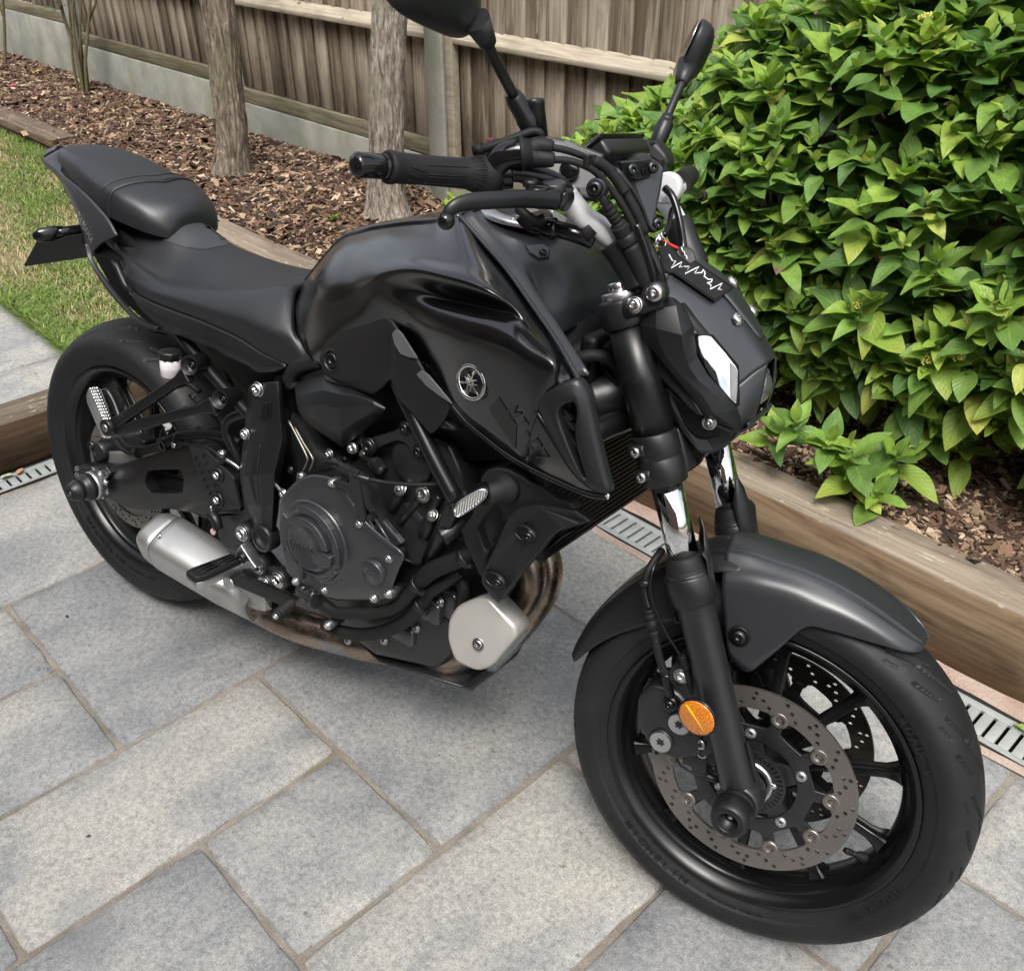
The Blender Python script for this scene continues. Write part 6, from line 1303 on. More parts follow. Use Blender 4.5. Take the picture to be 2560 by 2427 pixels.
MB().cyl(AX + Vector((0, -.16, 0)), AX + Vector((0, .16, 0)), .012).build('rear_axle', K_alu, bike)
pl8('chain_adjuster', [(196,1170,-.146),(262,1166,-.146),(275,1185,-.146),(262,1200,-.146),(200,1195,-.146)], 0, .02, K_matt, .004, .003); bolt(bike, B(194,1172,-.14), (-1, -.2, 0), .006, K_bolt, 'adjuster_bolt'); bolt(bike, B(194,1188,-.14), (-1, -.2, 0), .006, K_bolt, 'adjuster_bolt')
# rear caliper and its bracket
pl8('caliper_bracket', [(228,1180,-.105),(255,1130,-.105),(300,1130,-.105),(390,1140,-.105),(400,1165,-.105),(300,1185,-.105)], 0, .012, K_muff, .006, .003)
MB().lathe([(.020, 0), (.0225, .003), (.0225, .030), (.018, .034)], B(278, 1120, -.085), cn_, 26).build('rear_caliper', K_matt, bike); tube('caliper_link', [(232,1115,-.11),(240,1135,-.115),(245,1155,-.115)], .0065, K_matt, 10); bolt(bike, B(232,1113,-.115), cn_, .010, K_dkbolt, 'caliper_bolt')
pl8('rear_caliper_body', [(262,1098,-.098),(330,1090,-.098),(360,1105,-.098),(350,1130,-.098),(270,1140,-.098)], 0, .03, K_matt, .008, .004)
tube('rear_brake_hose', [(290,1102,-.125),(310,1125,-.13),(345,1135,-.132),(400,1120,-.132),(450,1096,-.130),(510,1092,-.126),(560,1100,-.120),(600,1125,-.115)], .0050, K_rubber, 10)
tube('rear_brake_hose', [(300,1092,-.118),(325,1118,-.128),(380,1118,-.132),(440,1088,-.130),(500,1082,-.126),(560,1086,-.120),(600,1105,-.115)], .0058, K_rubber, 10)
tube('sensor_cable', [(330,1125,-.134),(370,1128,-.136),(430,1105,-.135),(470,1112,-.134),(520,1120,-.130),(560,1150,-.13)], .0035, K_rubber, 8)
for q in ((345,1132,-.134),(445,1098,-.133),(410,1112,-.134)): MB().lathe([(.011, -.003), (.011, .003)], B(*q), (1, 0, .4), 14).build('hose_clip', K_matt, bike)
tube('wire_clip', [(405,1075,-.14),(400,1095,-.145),(412,1118,-.145),(408,1130,-.14)], .0016, K_dkbolt, 6)
bolt(bike, B(436,1112,-.14), (0, -1, 1), .006, K_bolt, 'clip_bolt')
# inner mudguard between tyre and frame
mb = MB(); R_ = []
for k in range(9): a = radians(4 + 30 * k / 8); R_.append([Vector((.345 * cos(a), y, .315 + .345 * sin(a))) for y in (-.098, -.075, 0, .075, .098)])
o = grid_mb(surf(R_, 2), mb).build('rear_hugger', K_matt, bike); solid(o, .003, 0)
mb = MB(); mb.rings([[Vector((x, -w, z0)), Vector((x, -w, z1)), Vector((x, w, z1)), Vector((x, w, z0))] for x, w, z0, z1 in ((.38, .07, .50, .70), (.50, .085, .42, .72), (.60, .09, .42, .66))]); bevel(mb.build('battery_box', K_black, bike), .01, 2)
# --- footrest plates: faceted heel guard
HG = ctl([[(621,962,-.138),(634,959,-.150),(660,957,-.152),(694,954,-.150),(706,953,-.138)],
 [(616,1010,-.138),(630,1008,-.152),(662,1008,-.155),(698,1006,-.152),(709,1006,-.138)],
 [(607,1104,-.140),(622,1106,-.155),(664,1108,-.158),(704,1100,-.155),(719,1108,-.140)],
 [(598,1186,-.146),(608,1190,-.172),(650,1186,-.176),(686,1180,-.173),(703,1190,-.146)],
 [(608,1262,-.142),(618,1262,-.166),(654,1266,-.170),(684,1262,-.166),(697,1256,-.142)],
 [(628,1316,-.138),(638,1306,-.150),(656,1302,-.154),(680,1306,-.150),(692,1306,-.138)],
 [(636,1345,-.138),(642,1340,-.147),(656,1338,-.149),(678,1336,-.147),(688,1334,-.138)]])
o = grid_mb(HG).build('heel_guard', K_matt, bike); nfix(o, (0, -1, 0)); solid(o, .008); bevel(o, .0045, 3, 8)
pl8('heel_guard_groove', [(630,1112,-.1585),(650,1112,-.1600),(642,1180,-.1765),(648,1262,-.1712),(640,1266,-.1705),(622,1200,-.1765),(620,1180,-.1760)], 0, .003, K_matt, .003, .0012)
pl8('heel_guard_slot', [(655,1012),(671,1010),(670,1042),(662,1052),(650,1050)], -.1590, .003, K_black, .003, .0005)
pl8('slot_rim', [(648,1006),(676,1004),(675,1046),(664,1058),(644,1056)], -.1572, .003, K_matt, .003, .001)
bolt(bike, B(646,973,-.153), cn_, .0115, K_steel, 'guard_bolt', None, .009, .013); bolt(bike, B(615,1084,-.155), cn_, .0095, K_steel, 'guard_bolt', None, .008, .0105)
p = B(657, 1345, -.150); MB().lathe([(.0260, -.02), (.0265, .002), (.0240, .0055), (.0205, .0060), (.0195, .0035), (.0150, .0035), (.0140, .0050), (.0001, .0050)], p, cn_, 44, False).build('pivot_cap', K_matt, bike)
# bracket plates and silver bolts
pl8('pivot_bracket', [(548,1290),(585,1284),(600,1275),(622,1262),(640,1300),(636,1370),(660,1390),(700,1440),(725,1490),(700,1500),(655,1478),(636,1440),(600,1390),(560,1370),(543,1340)], -.130, .020, K_cast, .008, .003)
pl8('peg_bracket', [(585,1368),(600,1362),(640,1400),(690,1430),(715,1480),(680,1470),(640,1440),(610,1420),(570,1415)], -.146, .012, K_cast, .004, .002)
for (x, y, r) in ((607,1333,.0115),(646,1415,.0115),(662,1460,.0105),(696,1449,.0115)):
    p = B(x, y, -.152); MB().lathe([(.019, -.02), (.019, .0), (.017, .002)], p, cn_, 26).build('bolt_boss', K_cast, bike); bolt(bike, p + Vector((0, -.002, 0)), cn_, r, K_steel, 'bracket_bolt', None, .007, .0155)
tube('brake_switch', [(530,1285,-.15),(540,1300,-.152),(545,1320,-.152)], .010, K_matt, 10); tube('switch_wire', [(527,1265,-.15),(530,1285,-.152)], .0025, K_alu, 8); MB().lathe([(.0065, 0), (.006, .004)], B(535,1328,-.156), cn_, 16).build('switch_tip', plain('pink_cap', (.55, .38, .36), .5), bike)
# brake rod and clevis
MB().cyl(B(556,1135,-.14), B(556,1155,-.14), .010).build('rod_joint', K_matt, bike); bolt(bike, B(556,1134,-.14), (0, 0, 1), .009, K_bolt, 'rod_bolt', None, .006); tube('brake_rod', [(565,1148,-.145),(585,1160,-.142),(600,1172,-.138)], .0035, K_bolt, 8)
# footrest: rubber topped peg, hinge, brake pedal
fp0, fp1 = B(600, 1402, -.165), B(478, 1452, -.268)
def pegbox(a, b, w0, w1, h, name, mat, dz=0, bev=.004, dx=0):
    d = (b - a).normalized(); sd_ = Vector((1, 0, 0)); sd_ = (sd_ - d * sd_.dot(d)).normalized(); u = d.cross(sd_).normalized(); u = u if u.z > 0 else -u; mb = MB()
    mb.rings([[c + sd_ * (-w) + u * (dz - h / 2), c + sd_ * (-w) + u * (dz + h / 2), c + sd_ * w + u * (dz + h / 2), c + sd_ * w + u * (dz - h / 2)] for c, w in ((a, w0), (a.lerp(b, .85), w1), (b, w1 * .8))]); return bevel(mb.build(name, mat, bike), bev, 3)
pegbox(fp0, fp1, .013, .017, .018, 'footrest', K_alu, -.006); pegbox(fp0.lerp(fp1, .06), fp1.lerp(fp0, -.01), .015, .019, .013, 'footrest_rubber', K_rubber, .0075, .004)
mb = MB(); d = (fp1 - fp0).normalized()
for k in (-1, 0, 1):
    for t0, t1 in ((.12, .48), (.54, .9)): a = fp0.lerp(fp1, t0) + Vector((k * .0085, 0, .0150)); b = fp0.lerp(fp1, t1) + Vector((k * .0105, 0, .0150)); mb.tube([a, b], .0016, 6, 2)
mb.build('footrest_grooves', K_black, bike)
pl8('footrest_hinge', [(578,1400),(600,1362),(628,1405),(640,1420),(600,1424)], -.172, .022, K_alu, .003, .002); bolt(bike, B(605,1394,-.176), cn_, .0085, K_dkbolt, 'hinge_pin', None, .005, .011)
pl8('brake_pedal', [(562,1444,-.190),(590,1436,-.190),(650,1462,-.190),(720,1492,-.190),(735,1500,-.190),(728,1514,-.190),(700,1512,-.190),(640,1488,-.190),(575,1460,-.190)], 0, .012, K_frame, .004, .0025)
MB().lathe([(.0135, -.01), (.0135, .004), (.0115, .006)], B(574, 1455, -.188), cn_, 22).build('pedal_pivot', K_alu, bike)
q0, q1 = B(730, 1508, -.190), B(690, 1540, -.235); L_ = (q1 - q0).length; prof = [(.008, 0)]
for k in range(9): t = .1 + .085 * k; prof += [(.0112, t * L_), (.0112, (t + .045) * L_), (.0090, (t + .05) * L_), (.0090, (t + .08) * L_)]
prof += [(.0100, L_ * .92), (.0085, L_)]; MB().lathe(prof, q0, q1 - q0, 20).build('pedal_pad', K_rubber, bike); bolt(bike, q1, q1 - q0, .0055, K_bolt, 'pedal_bolt', None, .004)
# --- pillion footrest hanger (right), its chrome peg
b1, b2, hub_ = B(472, 915, -.165), B(547, 999, -.165), B(273, 1067, -.205)
for b_, e_ in ((b1, B(505, 905, -.125)), (b2, B(582, 993, -.130))):
    MB().lathe([(.0165, 0), (.0175, .002), (.0175, .020), (.0160, .045)], b_, e_ - b_, 28, False).build('hanger_boss', K_frame, bike); MB().lathe([(.0163, -.0002), (.0135, .001), (.0130, .012), (.0001, .012)], b_, e_ - b_, 28, False).build('hanger_boss', K_matt, bike); bolt(bike, b_ + (e_ - b_).normalized() * .012, b_ - e_, .0062, K_dkbolt, 'hanger_bolt', None, .004)
def arm(a, b, w0, w1, name='hanger_arm', t=.016):
    d = (b - a).normalized(); s_ = d.cross(Vector((0, -1, 0))).normalized(); mb = MB(); rs = []
    for k, f_ in enumerate((0, .12, .3, .7, 1)):
        c = a.lerp(b, f_); w = w0 + (w1 - w0) * f_ + (.007 if f_ == 0 else 0); rs.append([c + s_ * w + Vector((0, 0, 0)), c + s_ * w + Vector((0, t, 0)), c - s_ * w + Vector((0, t, 0)), c - s_ * w])
    mb.rings(rs); return bevel(mb.build(name, K_frame, bike), .003, 3)
arm(B(462, 938, -.170), B(285, 1058, -.205), .0085, .010); arm(B(530, 1014, -.170), B(290, 1078, -.203), .0080, .0115)
MB().lathe([(.016, -.012), (.017, -.008), (.017, .006), (.015, .009)], hub_, cn_, 26).build('hanger_end', K_frame, bike); MB().lathe([(.0078, 0), (.0078, .010), (.0065, .0112)], hub_, cn_, 22).build('peg_pin', K_bolt, bike)
PE = [(214,987,-.222),(220,972,-.222),(229,967,-.222),(238,975,-.222),(252,1010,-.216),(263,1040,-.212),(268,1062,-.210),(262,1096,-.208),(252,1092,-.210),(235,1050,-.216),(216,1005,-.222)]
o = MB().plate([B(*p) for p in PE], .010, (-.35, -1, .1), .003).build('pillion_peg', K_alu, bike); mb = MB()
for k in range(11):
    for s_ in range(4): q = B(226 + k * 3.2 + s_ * 5.5, 972 + k * 7.6 - s_ * .6, -.2225 + k * .0011); mb.lathe([(.0026, -.003), (.0022, .0010), (.0010, .0020)], q, (.2, -1, .35), 8)
mb.build('peg_studs', K_chrome, bike)
tube('peg_spring_arm', [(252,985,-.19),(268,978,-.185),(285,1005,-.185),(300,1045,-.19)], .0062, K_frame, 12)
# --- rear brake fluid reservoir
rc = B(427, 919, -.148); rt = B(427, 878, -.148); up_ = Vector((0, .02, 1)).normalized()
t_ = NT('reservoir_plastic', col=(.62, .58, .60), rough=.35, trans=.0, sss=.0); v_ = t_.coord('Object'); t_.set('col', t_.ramp(t_.noise(v_, 40, 2), [(.3, (.52, .49, .51)), (.7, (.68, .65, .67))])); K_res = t_.m
MB().lathe([(.0150, -.006), (.0178, -.002), (.0185, .010), (.0190, .012), (.0185, .014), (.0185, .032)], rc - up_ * .012, up_, 30).build('brake_reservoir', K_res, bike)
mb = MB(); n = 40; top = rc + up_ * .016; pr = []
rs = []
for r, t in ((.0178, 0), (.0198, .001), (.0198, .0125), (.0188, .0145), (.0120, .0150)):
    rs.append([top + up_ * t + Vector((cos(2 * pi * i / n), sin(2 * pi * i / n), 0)) * (r - (.0011 if (i // 2) % 2 and 0 < t < .013 else 0)) for i in range(n)])
mb.rings(rs); mb.build('reservoir_cap', K_matt, bike)
tube('reservoir_hose', [(430,945,-.14),(440,965,-.13),(470,960,-.12),(500,980,-.115)], .005, K_rubber, 8)
# ================================================================= headlight, instruments, handlebar (steered frame)
def PF(*a): return [F(*p) for p in a]
def ftube(name, pts, r, mat, n=12, res=5): return MB().tube(PF(*pts), r, n, res).build(name, mat, bike, FORK)
def fpl(name, pts, Y, t, mat, rad=.004, bev=.002, nrm=(0, -1, 0)):
    return MB().plate(roundpoly([F(p[0], p[1], p[2] if len(p) > 2 else Y) for p in pts], rad), t, nrm, bev).build(name, mat, bike, FORK)
def flathe(name, prof, o, ax, mat, n=28, cap=True): return MB().lathe(prof, o, ax, n, cap).build(name, mat, bike, FORK)
def fgrid(name, rows, mat, t=.003, res=5, d=(0, -1, 0), both=False):
    o = grid_mb(surf(rows, res)).build(name, mat, bike, FORK); nfix(o, d); solid(o, t); return o
V = lambda x, y, z: Vector((x, y, z))
HL = [[V(1.158, 0, .986), V(1.157, -.022, .985), V(1.152, -.045, .979), V(1.146, -.068, .970), V(1.140, -.088, .958)],
      [V(1.185, 0, .9765), V(1.184, -.024, .9755), V(1.178, -.048, .969), V(1.168, -.075, .958), V(1.160, -.098, .942)],
      [V(1.210, 0, .961), V(1.209, -.025, .960), V(1.203, -.048, .953), V(1.191, -.076, .940), V(1.180, -.099, .922)],
      [V(1.241, 0, .935), V(1.240, -.026, .934), V(1.234, -.045, .928), V(1.220, -.074, .912), V(1.206, -.095, .892)],
      [V(1.266, 0, .910), V(1.265, -.024, .908), V(1.258, -.041, .901), V(1.246, -.064, .884), V(1.231, -.085, .866)],
      [V(1.2860, 0, .887), V(1.2850, -.022, .885), V(1.276, -.038, .876), V(1.264, -.058, .860), V(1.250, -.076, .846)]]
rows = [[Vector((p.x, -p.y, p.z)) for p in reversed(r[1:])] + r for r in HL]
hcov = fgrid('headlight_cover', rows, K_matt2, .003, 6, (1, 0, 1))
for sg in (-1, 1):   # cheeks beside the projector mouth
    ck = [[V(1.2855, sg * .022, .886), V(1.276, sg * .038, .876), V(1.264, sg * .058, .860), V(1.250, sg * .076, .846)], [V(1.288, sg * .027, .862), V(1.281, sg * .042, .852), V(1.272, sg * .060, .838), V(1.260, sg * .073, .830)],
          [V(1.289, sg * .030, .838), V(1.283, sg * .044, .828), V(1.276, sg * .060, .818), V(1.266, sg * .070, .814)], [V(1.286, sg * .029, .812), V(1.282, sg * .042, .806), V(1.277, sg * .054, .803), V(1.270, sg * .062, .804)]]
    fgrid('headlight_cheek', ck, K_matt2, .003, 5, (1, 0, 0))
fgrid('headlight_chin', [[V(1.286, y, .8135), V(1.287, y * .98, .808), V(1.280, y * .95, .799), V(1.255, y * .95, .792)] for y in (-.056, -.032, 0, .032, .056)], K_matt2, .003, 5, (1, 0, -1))
MB().plate([V(1.274, -.036, .880), V(1.274, .036, .880), V(1.277, .038, .806), V(1.277, -.038, .806)], .03, (1, 0, 0), .001).build('projector_housing', K_glossblk, bike, FORK)
t_ = NT('projector_glass', col=(.16, .17, .18), rough=.03, spec=1, metal=.6, coat=1); t_.set('crough', .0); K_lensg = t_.m
flathe('projector_ring', [(.0270, 0), (.0275, .004), (.0255, .006), (.0245, .003)], V(1.275, 0, .846), (1, 0, -.05), K_alu, 40, False); flathe('projector_lens', [(.0250, .001), (.0238, .006), (.0195, .0115), (.0120, .0160), (.0050, .0178), (.0001, .018)], V(1.274, 0, .846), (1, 0, -.05), K_lensg, 40)
# day-running light window and its dark wedge
hc_c = caster(hcov)
def casterF(o):
    me = o.data; t = BVHTree.FromPolygons([v.co.copy() for v in me.vertices], [tuple(p.vertices) for p in me.polygons]); c = FI @ CAM
    def f(x, y, lift=.0008):
        d = (FI.to_3x3() @ pray(x, y)).normalized(); h = t.ray_cast(c, d)
        if h[0] is None: return None
        n = h[1] if h[1].dot(d) < 0 else -h[1]; return h[0] + n * lift, n
    return f
hcf = casterF(hcov)
def skinF(name, outer, mat, f, lift, step=8, mir=False):
    o = skin(name, outer, mat, f, lift, step); o.matrix_local = FORK.copy(); nfix(o, (1, -.5, .5)); solid(o, .002, 0)
    return o
t_ = NT('running_light_glass', col=(.66, .70, .74), rough=.10, spec=.6, coat=1); v_ = t_.coord('Object'); t_.set('col', t_.ramp(t_.noise(v_, 26, 3, .5), [(.35, (.52, .56, .60)), (.65, (.74, .77, .80))])); K_drl = t_.m
DRLP = [(1746,841),(1762,839),(1778,841),(1812,880),(1841,917),(1845,928),(1844,975),(1841,1010),(1820,990),(1800,966),(1790,930),(1757,890),(1748,865)]
cheek_src = hcf
def drlpt(x, y, lift=.0008):
    h = hcf(x, y, lift)
    if h is None: return (F(x, y, -.072 + .010 * 0), None)
    return h
rim_ = [(1742,832),(1782,834),(1849,914),(1851,1015),(1838,1020),(1795,972),(1752,898),(1738,862)]
# fit a plane-ish window just outside the cover instead of cutting it
def wY(x, y): return -.1005 + .00026 * max(0, x - 1746)
MB().plate(roundpoly([F(x, y, wY(x, y)) for x, y in rim_], .003), .012, (.55, -.75, .3), .0015).build('running_light_frame', K_black, bike, FORK)
o = MB().plate(roundpoly([F(x, y, wY(x, y) - .0012) for x, y in DRLP], .002), .006, (.55, -.75, .3), .0012).build('running_light', K_drl, bike, FORK); tag(o, 'pale angular running light glass on the headlight')
MB().plate(roundpoly([F(x, y, wY(x, y) - .0020) for x, y in [(1757,892),(1770,902),(1786,930),(1797,964),(1780,945),(1762,915)]], .002), .004, (.55, -.75, .3), .0008).build('running_light_wedge', K_matt, bike, FORK)
MB().plate(roundpoly([F(x, y, wY(x, y) - .0022) for x, y in [(1826,905),(1840,918),(1844,930),(1843,975),(1841,1006),(1827,992),(1826,950)]], .002), .003, (.55, -.75, .3), .0008).build('running_light_edge', K_alu, bike, FORK)
for sg in (1,):      # plain opposite side
    MB().plate([V(1.19, .1, .925), V(1.24, .085, .88), V(1.262, .075, .83), V(1.23, .095, .86)], .004, (.5, .8, .3), .001).build('running_light', K_drl, bike, FORK)
SP_ = ctl([[(1648,749,-.100),(1660,744,-.102),(1672,741,-.100),(1689,746,-.096)],[(1610,792,-.122),(1640,772,-.126),(1690,764,-.122),(1712,768,-.104)],[(1601,812,-.126),(1640,822,-.134),(1704,838,-.131),(1734,812,-.107)],[(1606,836,-.126),(1648,858,-.131),(1710,875,-.128),(1738,850,-.107)],[(1625,868,-.123),(1668,898,-.125),(1722,915,-.120),(1743,890,-.105)],
 [(1665,917,-.119),(1702,938,-.119),(1745,950,-.113),(1770,936,-.098)],[(1732,999,-.106),(1757,990,-.111),(1790,985,-.102),(1808,980,-.086)],[(1757,1040,-.099),(1785,1035,-.103),(1820,1030,-.090),(1844,1020,-.073)],[(1806,1064,-.086),(1825,1060,-.084),(1840,1055,-.075),(1853,1045,-.066)],[(1848,1077,-.066),(1851,1076,-.066),(1853,1074,-.064),(1854,1072,-.062)]], F)
o = grid_mb(SP_).build('headlight_side_panel', K_matt, bike, FORK); nfix(o, (0, -1, 0)); solid(o, .006); bevel(o, .0035, 3, 10); mirror(o)
o = fpl('headlight_side_bracket', [(1616,856),(1630,862),(1735,1000),(1757,1040),(1745,1040),(1721,1022),(1690,985),(1645,940),(1628,900)], -.104, .02, K_matt, .004, .002)
o = fpl('headlight_bracket', [(1660,960,-.09),(1720,1015,-.09),(1762,1042,-.09),(1810,1066,-.08),(1848,1080,-.06),(1835,1098,-.05),(1812,1120,-.055),(1780,1136,-.06),(1745,1135,-.07),(1700,1080,-.08),(1670,1010,-.09)], 0, .05, K_matt, .005, .004)
mb = MB(); mb.rings([[V(x, -w, z0), V(x, -w, z1), V(x, w, z1), V(x, w, z0)] for x, w, z0, z1 in ((1.135, .085, .86, .95), (1.18, .09, .80, .95), (1.23, .075, .775, .91), (1.265, .055, .785, .87))]); bevel(mb.build('headlight_body', K_black, bike, FORK), .012, 3)
flathe('bracket_washer', [(.0095, 0), (.0095, .002), (.009, .003)], F(1774,1056,-.090), (0, -1, 0), plain('grey_rubber', (.16, .16, .16), .6), 24); bolt(bike, F(1774,1056,-.093), (0, -1, 0), .0060, K_bolt, 'bracket_bolt', FORK)
cn2 = V(.66, 0, .75).normalized()
for y, px in ((-.033, 1), (.033, 1)):
    for (cx_, cz_) in ((1.2365, .9330), (1.203, .9645)):
        if y < 0 and cx_ < 1.22: continue
        bolt(bike, V(cx_, y, cz_), cn2 + V(0, y * 4, 0), .0092, K_steel, 'cover_bolt', FORK, .0075)
# raised centre blade of the cover
o = fgrid('headlight_centre_blade', [[V(x, sg_ * w, z) for sg_, w, z in ((-1, w0, z0), (-1, w0 * .8, z0 + .004), (0, 0, z0 + .0055), (1, w0 * .8, z0 + .004), (1, w0, z0))] for x, w0, z0 in ((1.160, .030, .985), (1.186, .029, .976), (1.212, .026, .9605), (1.242, .021, .9350), (1.262, .013, .9150), (1.268, .004, .9085))], K_matt2, .002, 5, (1, 0, 1))
# --- handlebar: silver bar rising out of the black riser on each side
for sg in (-1, 1):
    def S(v): return Vector((v.x, v.y * -sg, v.z)) if sg > 0 else v
    MB().tube([S(F(*p)) for p in [(1600,716,-.103),(1592,695,-.103),(1575,662,-.105),(1552,625,-.110),(1532,598,-.116)]], .0205, 24, 5).build('handlebar_riser', K_matt, bike, FORK)
    MB().tube([S(F(*p)) for p in [(1560,632,-.110),(1532,597,-.116),(1495,566,-.128),(1462,545,-.138),(1436,515,-.150),(1414,484,-.160)]], .0138, 20, 6).build('handlebar', K_bar, bike, FORK)
    MB().tube([S(F(*p)) for p in [(1420,492,-.158),(1405,470,-.165),(1375,450,-.178),(1320,435,-.195),(1240,428,-.220),(1150,424,-.250),(900,412,-.380)]], .0112, 14, 4).build('handlebar_end', K_frame, bike, FORK)
    MB().lathe([(.0190, -.010), (.0200, -.008), (.0200, .004), (.0190, .006)], S(F(1594,698,-.103)), FU, 28).build('riser_ring', K_frame, bike, FORK)
mb = MB(); rc_ = F(1468,574,-.134); ra_ = (F(1500,590,-.125) - F(1440,535,-.147)).normalized(); flathe('cable_strap', [(.0130, -.008), (.0150, -.0075), (.0150, .0075), (.0130, .008)], rc_, ra_, K_rubber, 26, False)
ftube('kill_switch_body', [(1335,560,-.150),(1360,566,-.150),(1400,575,-.146),(1445,588,-.140),(1480,602,-.128)], .0105, K_glossblk, 14)
flathe('switch_head', [(.010, 0), (.0135, .002), (.0140, .018), (.011, .022)], F(1352,566,-.150), F(1400,576,-.146) - F(1352,566,-.150), K_glossblk, 8)
ftube('wiring', [(1300,540,-.15),(1320,560,-.145),(1345,572,-.145)], .008, K_rubber, 10)
# right grip
g0, g1 = F(884, 411, -.388), F(1205, 438, -.232); ga = (g1 - g0).normalized(); GL = (g1 - g0).length
flathe('bar_end_weight', [(.0050, -.002), (.0105, 0), (.0128, .003), (.0132, .006), (.0132, .0340), (.0128, .0345), (.0128, .0355), (.0132, .036), (.0132, .044)], g0, ga, K_glossblk, 40); bolt(bike, g0 + ga * .001, -ga, .0062, K_dkbolt, 'bar_end_bolt', FORK, .002)
flathe('right_grip', [(.0150, .040), (.0172, .0405), (.0178, .043), (.0178, .047), (.0166, .049), (.0160, .080), (.0164, .120), (.0172, .1485), (.0180, .150), (.0200, .158), (.0235, .166), (.0250, .171), (.0250, .178), (.0230, .181), (.0225, .186)], g0, ga, K_rubber, 56)
mb = MB(); gu = ga.orthogonal().normalized(); gw = ga.cross(gu)
def onG(t, a, r): return g0 + ga * t + (gu * cos(a) + gw * sin(a)) * r
camd = ((FI @ CAM) - g0.lerp(g1, .5)).normalized(); ca = atan2(camd.dot(gw), camd.dot(gu))
for (t0, a0, t1, a1) in ((.085, .25, .135, .20), (.085, .42, .135, .37), (.060, .30, .076, .60), (.062, -.15, .078, .10), (.085, -.35, .138, -.42), (.082, .95, .14, .9), (.06, .75, .074, 1.0)): mb.tube([onG(t0 + (t1 - t0) * k / 4, ca + a0 + (a1 - a0) * k / 4, .0164 + .0002) for k in range(5)], .0007, 6, 1)
for k in range(22):
    for j in range(5): mb.lathe([(.0013, -.001), (.0009, .0006), (.0002, .0008)], onG(.1495 + .0026 * j + .0013 * (k % 2), ca - 1.4 + 2.9 * k / 21, .0178 + .0009 * j), (gu * cos(ca - 1.4 + 2.9 * k / 21) + gw * sin(ca - 1.4 + 2.9 * k / 21)), 5)
mb.build('grip_pattern', K_rubber, bike, FORK)
# throttle housing, cable elbow, switchgear
ftube('throttle_housing', [(1195,440,-.232),(1215,438,-.226),(1245,432,-.215),(1275,428,-.206)], .0205, K_glossblk, 24, 4)
fpl('switch_housing', [(1210,352,-.205),(1232,345,-.205),(1300,352,-.200),(1330,380,-.195),(1320,410,-.195),(1285,425,-.2),(1240,440,-.205),(1205,470,-.21),(1195,420,-.215),(1195,372,-.21)], 0, .040, K_matt, .010, .006)
ftube('cable_elbow', [(1225,470,-.222),(1232,430,-.226),(1255,396,-.226),(1290,384,-.220),(1318,382,-.214)], .0155, K_glossblk, 22, 5)
flathe('elbow_boot', [(.0175, 0), (.0190, .001), (.0190, .004), (.0160, .006), (.0150, .014)], F(1300,384,-.218), F(1345,380,-.208) - F(1300,384,-.218), K_rubber, 28)
ftube('cable_boot', [(1318,378,-.212),(1345,366,-.206),(1370,367,-.202),(1382,370,-.200)], lambda t: .0125 - .0055 * t, K_rubber, 18); ftube('cable_boot', [(1318,392,-.214),(1345,396,-.208),(1375,399,-.203),(1386,400,-.201)], lambda t: .0125 - .0052 * t, K_rubber, 18)
ftube('throttle_cable', [(1378,369,-.200),(1415,376,-.190),(1450,388,-.178),(1482,402,-.166),(1520,428,-.150),(1552,468,-.138),(1582,520,-.128),(1606,580,-.118),(1625,640,-.112),(1642,700,-.105)], .0042, K_rubber, 12)
ftube('throttle_cable', [(1383,400,-.201),(1420,402,-.190),(1455,412,-.180),(1488,430,-.168),(1525,470,-.152),(1560,520,-.140),(1590,580,-.128),(1610,640,-.120),(1632,705,-.112)], .0042, K_rubber, 12)
ftube('cable_sheath', [(1482,400,-.165),(1520,424,-.149),(1550,462,-.139),(1562,482,-.136)], .0068, K_rubber, 14); ftube('cable_sheath', [(1560,478,-.132),(1590,530,-.124),(1612,585,-.115)], .0060, K_rubber, 14)
ftube('cable_bundle', [(1600,580,-.112),(1625,630,-.108),(1642,670,-.104),(1655,715,-.098)], .0075, K_glossblk, 14); ftube('cable_bundle', [(1590,560,-.130),(1612,620,-.122),(1630,680,-.115),(1640,720,-.110)], .0050, K_glossblk, 12)
fpl('cable_clip', [(1458,385,-.183),(1472,388,-.183),(1468,420,-.183),(1453,418,-.183)], 0, .012, K_matt, .002, .0015)
ftube('switch_cable', [(1190,378,-.235),(1215,370,-.232),(1260,355,-.222),(1305,338,-.212),(1328,330,-.206),(1348,332,-.202),(1354,350,-.198)], .0048, K_rubber, 12)
flathe('cable_nut', [(.0065, -.006), (.0065, .006)], F(1196,374,-.234), F(1230,364,-.23) - F(1196,374,-.234), K_rubber, 12)
o = fpl('red_switch', [(1214,352,-.20),(1219,345,-.20),(1222,350,-.20),(1217,362,-.20)], 0, .01, plain('red_plastic', (.5, .02, .02), .4), .001, .001)
